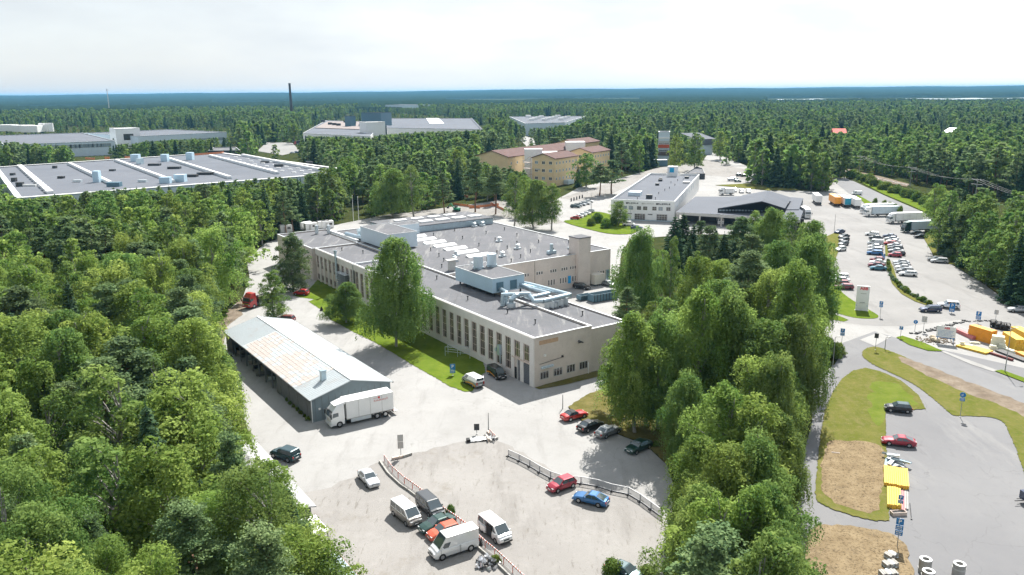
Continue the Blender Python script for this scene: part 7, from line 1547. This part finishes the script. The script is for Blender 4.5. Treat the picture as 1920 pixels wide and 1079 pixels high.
for x, y, r, px, py in cand:
    u = nrs.random(); s1 = snoise(x, y, 16)+.5*snoise(x, y, 47, 2)
    if r < 330 and px < 520: pb, pp = (.74+.2*s1, .2) if r < 110 else (.6+.2*s1, .32)
    elif r < 330 and px > 1500: pb, pp = .62, .2
    elif px > 1440 and 235 < py < 335 and r < 1100: pb, pp = (.9, .05) if 250 < py-(px-1500)*.03 < 330 else (.4, .35)
    elif r < 330: pb, pp = .45+.1*s1, .35
    else: pb, pp = .38+.24*s1, .47
    kind = 'birch' if u < pb else ('pine' if u < pb+pp else 'spruce')
    H_ = {'birch': nrs.uniform(13, 21), 'pine': nrs.uniform(13.5, 19.5), 'spruce': nrs.uniform(11, 20)}[kind]
    if px < 520 and r < 200: H_ *= 1.03
    if px > 1440 and 240 < py < 335 and kind == 'birch': H_ *= .82
    if r > 330: H_ *= .92+.16*snoise(x, y, 90)+nrs.uniform(-.12, .2)
    ok = True
    for tries in range(5):
        ok = True; rr_ = {'birch': 3.8, 'pine': 3.2, 'spruce': 2.3}[kind]*H_/17*.95
        for f, k in ((1.0, .15), (.82, .6), (.55, 1.0), (.3, .9)):
            for s_ in (-1, 1):
                q = PX((x+s_*rr_*k, y, H_*f))
                if prot(q[0], q[1]): ok = False; break
            if not ok: break
        if ok: break
        H_ *= .84
        if H_ < 6.0: break
    if H_ < 8.5 and r < 330: continue
    if not ok and r > 330 and py < 300 and nrs.random() < .10: ok = True; H_ = 12.0
    if not ok: continue
    if H_ < 9 and kind != 'spruce' and r > 350: continue
    px_size = H_/r
    far.append([x, y, H_, kind, r, px, px_size]) if r > 430 else indiv[kind].append([x, y, H_, kind, r, px, px_size])
for k, cap in (('birch', 300), ('pine', 230), ('spruce', 190)):
    L_ = sorted(indiv[k], key=lambda t: -t[6]); far += L_[cap:]; indiv[k] = L_[:cap]
def zone(px, r, py):
    if px < 520:
        w_ = ('picture edge', 'left third', 'middle', 'right third', 'yard side')[min(4, int(max(0, px)/95))]
        if r < 62: return 'in the left wood, foremost rows, '+w_, 'left wood foremost rows, '+w_
        if r < 80: return 'in the left wood, front rows, '+w_, 'left wood front rows, '+w_
        if r < 100: return 'in the left wood level with the minibus, '+w_, 'left wood level with the minibus, '+w_
        if r < 120: return 'in the left wood, lower part, '+w_, 'left wood lower part, '+w_
        if r < 145: return 'in the left wood beside the garage, '+w_, 'left wood beside garage, '+w_
        if r < 175: return 'in the left wood level with the red tipper, '+w_, 'left wood level with the red tipper, '+w_
        if r < 210: return 'in the left wood beyond the red tipper, '+w_, 'left wood beyond the red tipper, '+w_
        if r < 260: return 'in the left wood, far part, '+w_, 'left wood far part, '+w_
        return 'by the huge grey factory, '+w_, 'wood before the grey factory, '+w_
    if px < 720: return ('close to the lower left sheds', 'trees by the lower left sheds') if py > 700 else ('behind the far end of the works building', 'trees behind the works building')
    if px < 1200: return 'between the works building and the yellow office', 'trees before the yellow office'
    if px < 1560: return 'in the wood behind the trade building', 'wood behind the trade building'
    d_ = 'nearest' if r < 150 else ('near' if r < 190 else ('middle' if r < 235 else 'far')); c_ = 'lot side' if px < 1800 else ('picture edge' if px > 1900 else 'middle')
    return (f'among the right edge trees, {d_} part, {c_}', f'right edge trees, {d_} part, {c_}') if py > 400 else ('in the wood beyond the railway', 'wood beyond the railway')
ADJ = {'birch': 'leafy birch', 'pine': 'tufted blue-green pine', 'spruce': 'dark pointed spruce'}
for k in indiv:
    for x, y, H_, kind, r, px, s_ in indiv[k]:
        zs, g = zone(px, r, PX((x, y, 0))[1]); H_ = float(H_); wk = float(nrs.uniform(.85, 1.25)); sz = ('tall ' if H_ > 17 else ('small ' if H_ < 12 else ''))+('broad ' if wk > 1.13 else ('slender ' if wk < .97 else ''))
        tree(kind, x, y, H_, {'birch': 4.9, 'pine': 4.2, 'spruce': 3.2}[kind]*H_/17*wk, (9 if r < 76 else 0) if r < 200 else 1, f'{sz}{ADJ[kind]} {zs}', 'tree', f'{sz}{kind} trees, {g}', var=(rnd.choice([1, 2]) if (px > 1500 and kind == 'birch' and r >= 200) else (rnd.choice([2, 4]) if px > 1500 and kind == 'birch' and r > 76 else None)))
print('individual', {k: len(v) for k, v in indiv.items()}, 'far', len(far), 'cand', len(cand))
# the rest of the forest: one mass
idx = {'birch': (0, 1), 'pine': (2, 3), 'spruce': (4, 5)}
me = bpy.data.meshes.new('forest'); n = len(far); me.vertices.add(n)
me.vertices.foreach_set('co', np.array([[t[0], t[1], 0] for t in far], dtype=np.float32).ravel())
a = me.attributes.new('pick', 'INT', 'POINT'); a.data.foreach_set('value', np.array([idx[t[3]][nrs.integers(0, 2)] for t in far], dtype=np.int32))
a = me.attributes.new('size', 'FLOAT', 'POINT'); a.data.foreach_set('value', np.array([t[2]/TH[t[3]] for t in far], dtype=np.float32))
a = me.attributes.new('turn', 'FLOAT', 'POINT'); a.data.foreach_set('value', nrs.uniform(0, 6.28, n).astype(np.float32))
a = me.attributes.new('wide', 'FLOAT_VECTOR', 'POINT'); wv = [[t[2]/TH[t[3]]*k_, t[2]/TH[t[3]]*k_, t[2]/TH[t[3]]] for t in far for k_ in (nrs.uniform(1.05, 1.45),)]; a.data.foreach_set('vector', np.array(wv, dtype=np.float32).ravel())
fo = link('forest', me, kind='stuff')
ng = bpy.data.node_groups.new('plant_forest', 'GeometryNodeTree'); ng.interface.new_socket('Geometry', in_out='INPUT', socket_type='NodeSocketGeometry'); ng.interface.new_socket('Geometry', in_out='OUTPUT', socket_type='NodeSocketGeometry')
gi = ng.nodes.new('NodeGroupInput'); go = ng.nodes.new('NodeGroupOutput'); g2i = ng.nodes.new('GeometryNodeGeometryToInstance'); iop = ng.nodes.new('GeometryNodeInstanceOnPoints')
m2p = ng.nodes.new('GeometryNodeMeshToPoints')
for ob in reversed(LOD2):
    oi = ng.nodes.new('GeometryNodeObjectInfo'); oi.inputs['Object'].default_value = ob; ng.links.new(oi.outputs['Geometry'], g2i.inputs[0])
def attr(nm, ty): q = ng.nodes.new('GeometryNodeInputNamedAttribute'); q.data_type = ty; q.inputs[0].default_value = nm; return q
pk, sz, tn = attr('pick', 'INT'), attr('wide', 'FLOAT_VECTOR'), attr('turn', 'FLOAT'); cx_ = ng.nodes.new('ShaderNodeCombineXYZ')
ng.links.new(gi.outputs[0], m2p.inputs[0]); ng.links.new(m2p.outputs[0], iop.inputs['Points']); ng.links.new(g2i.outputs[0], iop.inputs['Instance']); iop.inputs['Pick Instance'].default_value = True
ng.links.new(pk.outputs[0], iop.inputs['Instance Index']); ng.links.new(tn.outputs[0], cx_.inputs[2]); ng.links.new(cx_.outputs[0], iop.inputs['Rotation']); ng.links.new(sz.outputs[0], iop.inputs['Scale']); ng.links.new(iop.outputs[0], go.inputs[0])
md = fo.modifiers.new('plant', 'NODES'); md.node_group = ng

# ---------------- summer haze ----------------
hz = bpy.data.materials.new('summer_haze'); hz.use_nodes = True; t = hz.node_tree; t.nodes.clear(); o = t.nodes.new('ShaderNodeOutputMaterial'); v = t.nodes.new('ShaderNodeVolumePrincipled')
v.inputs['Color'].default_value = (.20, .52, .86, 1); v.inputs['Density'].default_value = 0.000055; v.inputs['Anisotropy'].default_value = .1; t.links.new(v.outputs[0], o.inputs['Volume'])
b = MB().box(-21000, 21000, -1500, 21000, -1.0, 88.0).build('haze', None, kind='stuff'); b.data.materials.append(hz)

print('unique tris', sum(sum(len(p.vertices)-2 for p in m_.polygons) if len(m_.polygons) < 3000 else len(m_.polygons)*2 for m_ in bpy.data.meshes if m_.users))
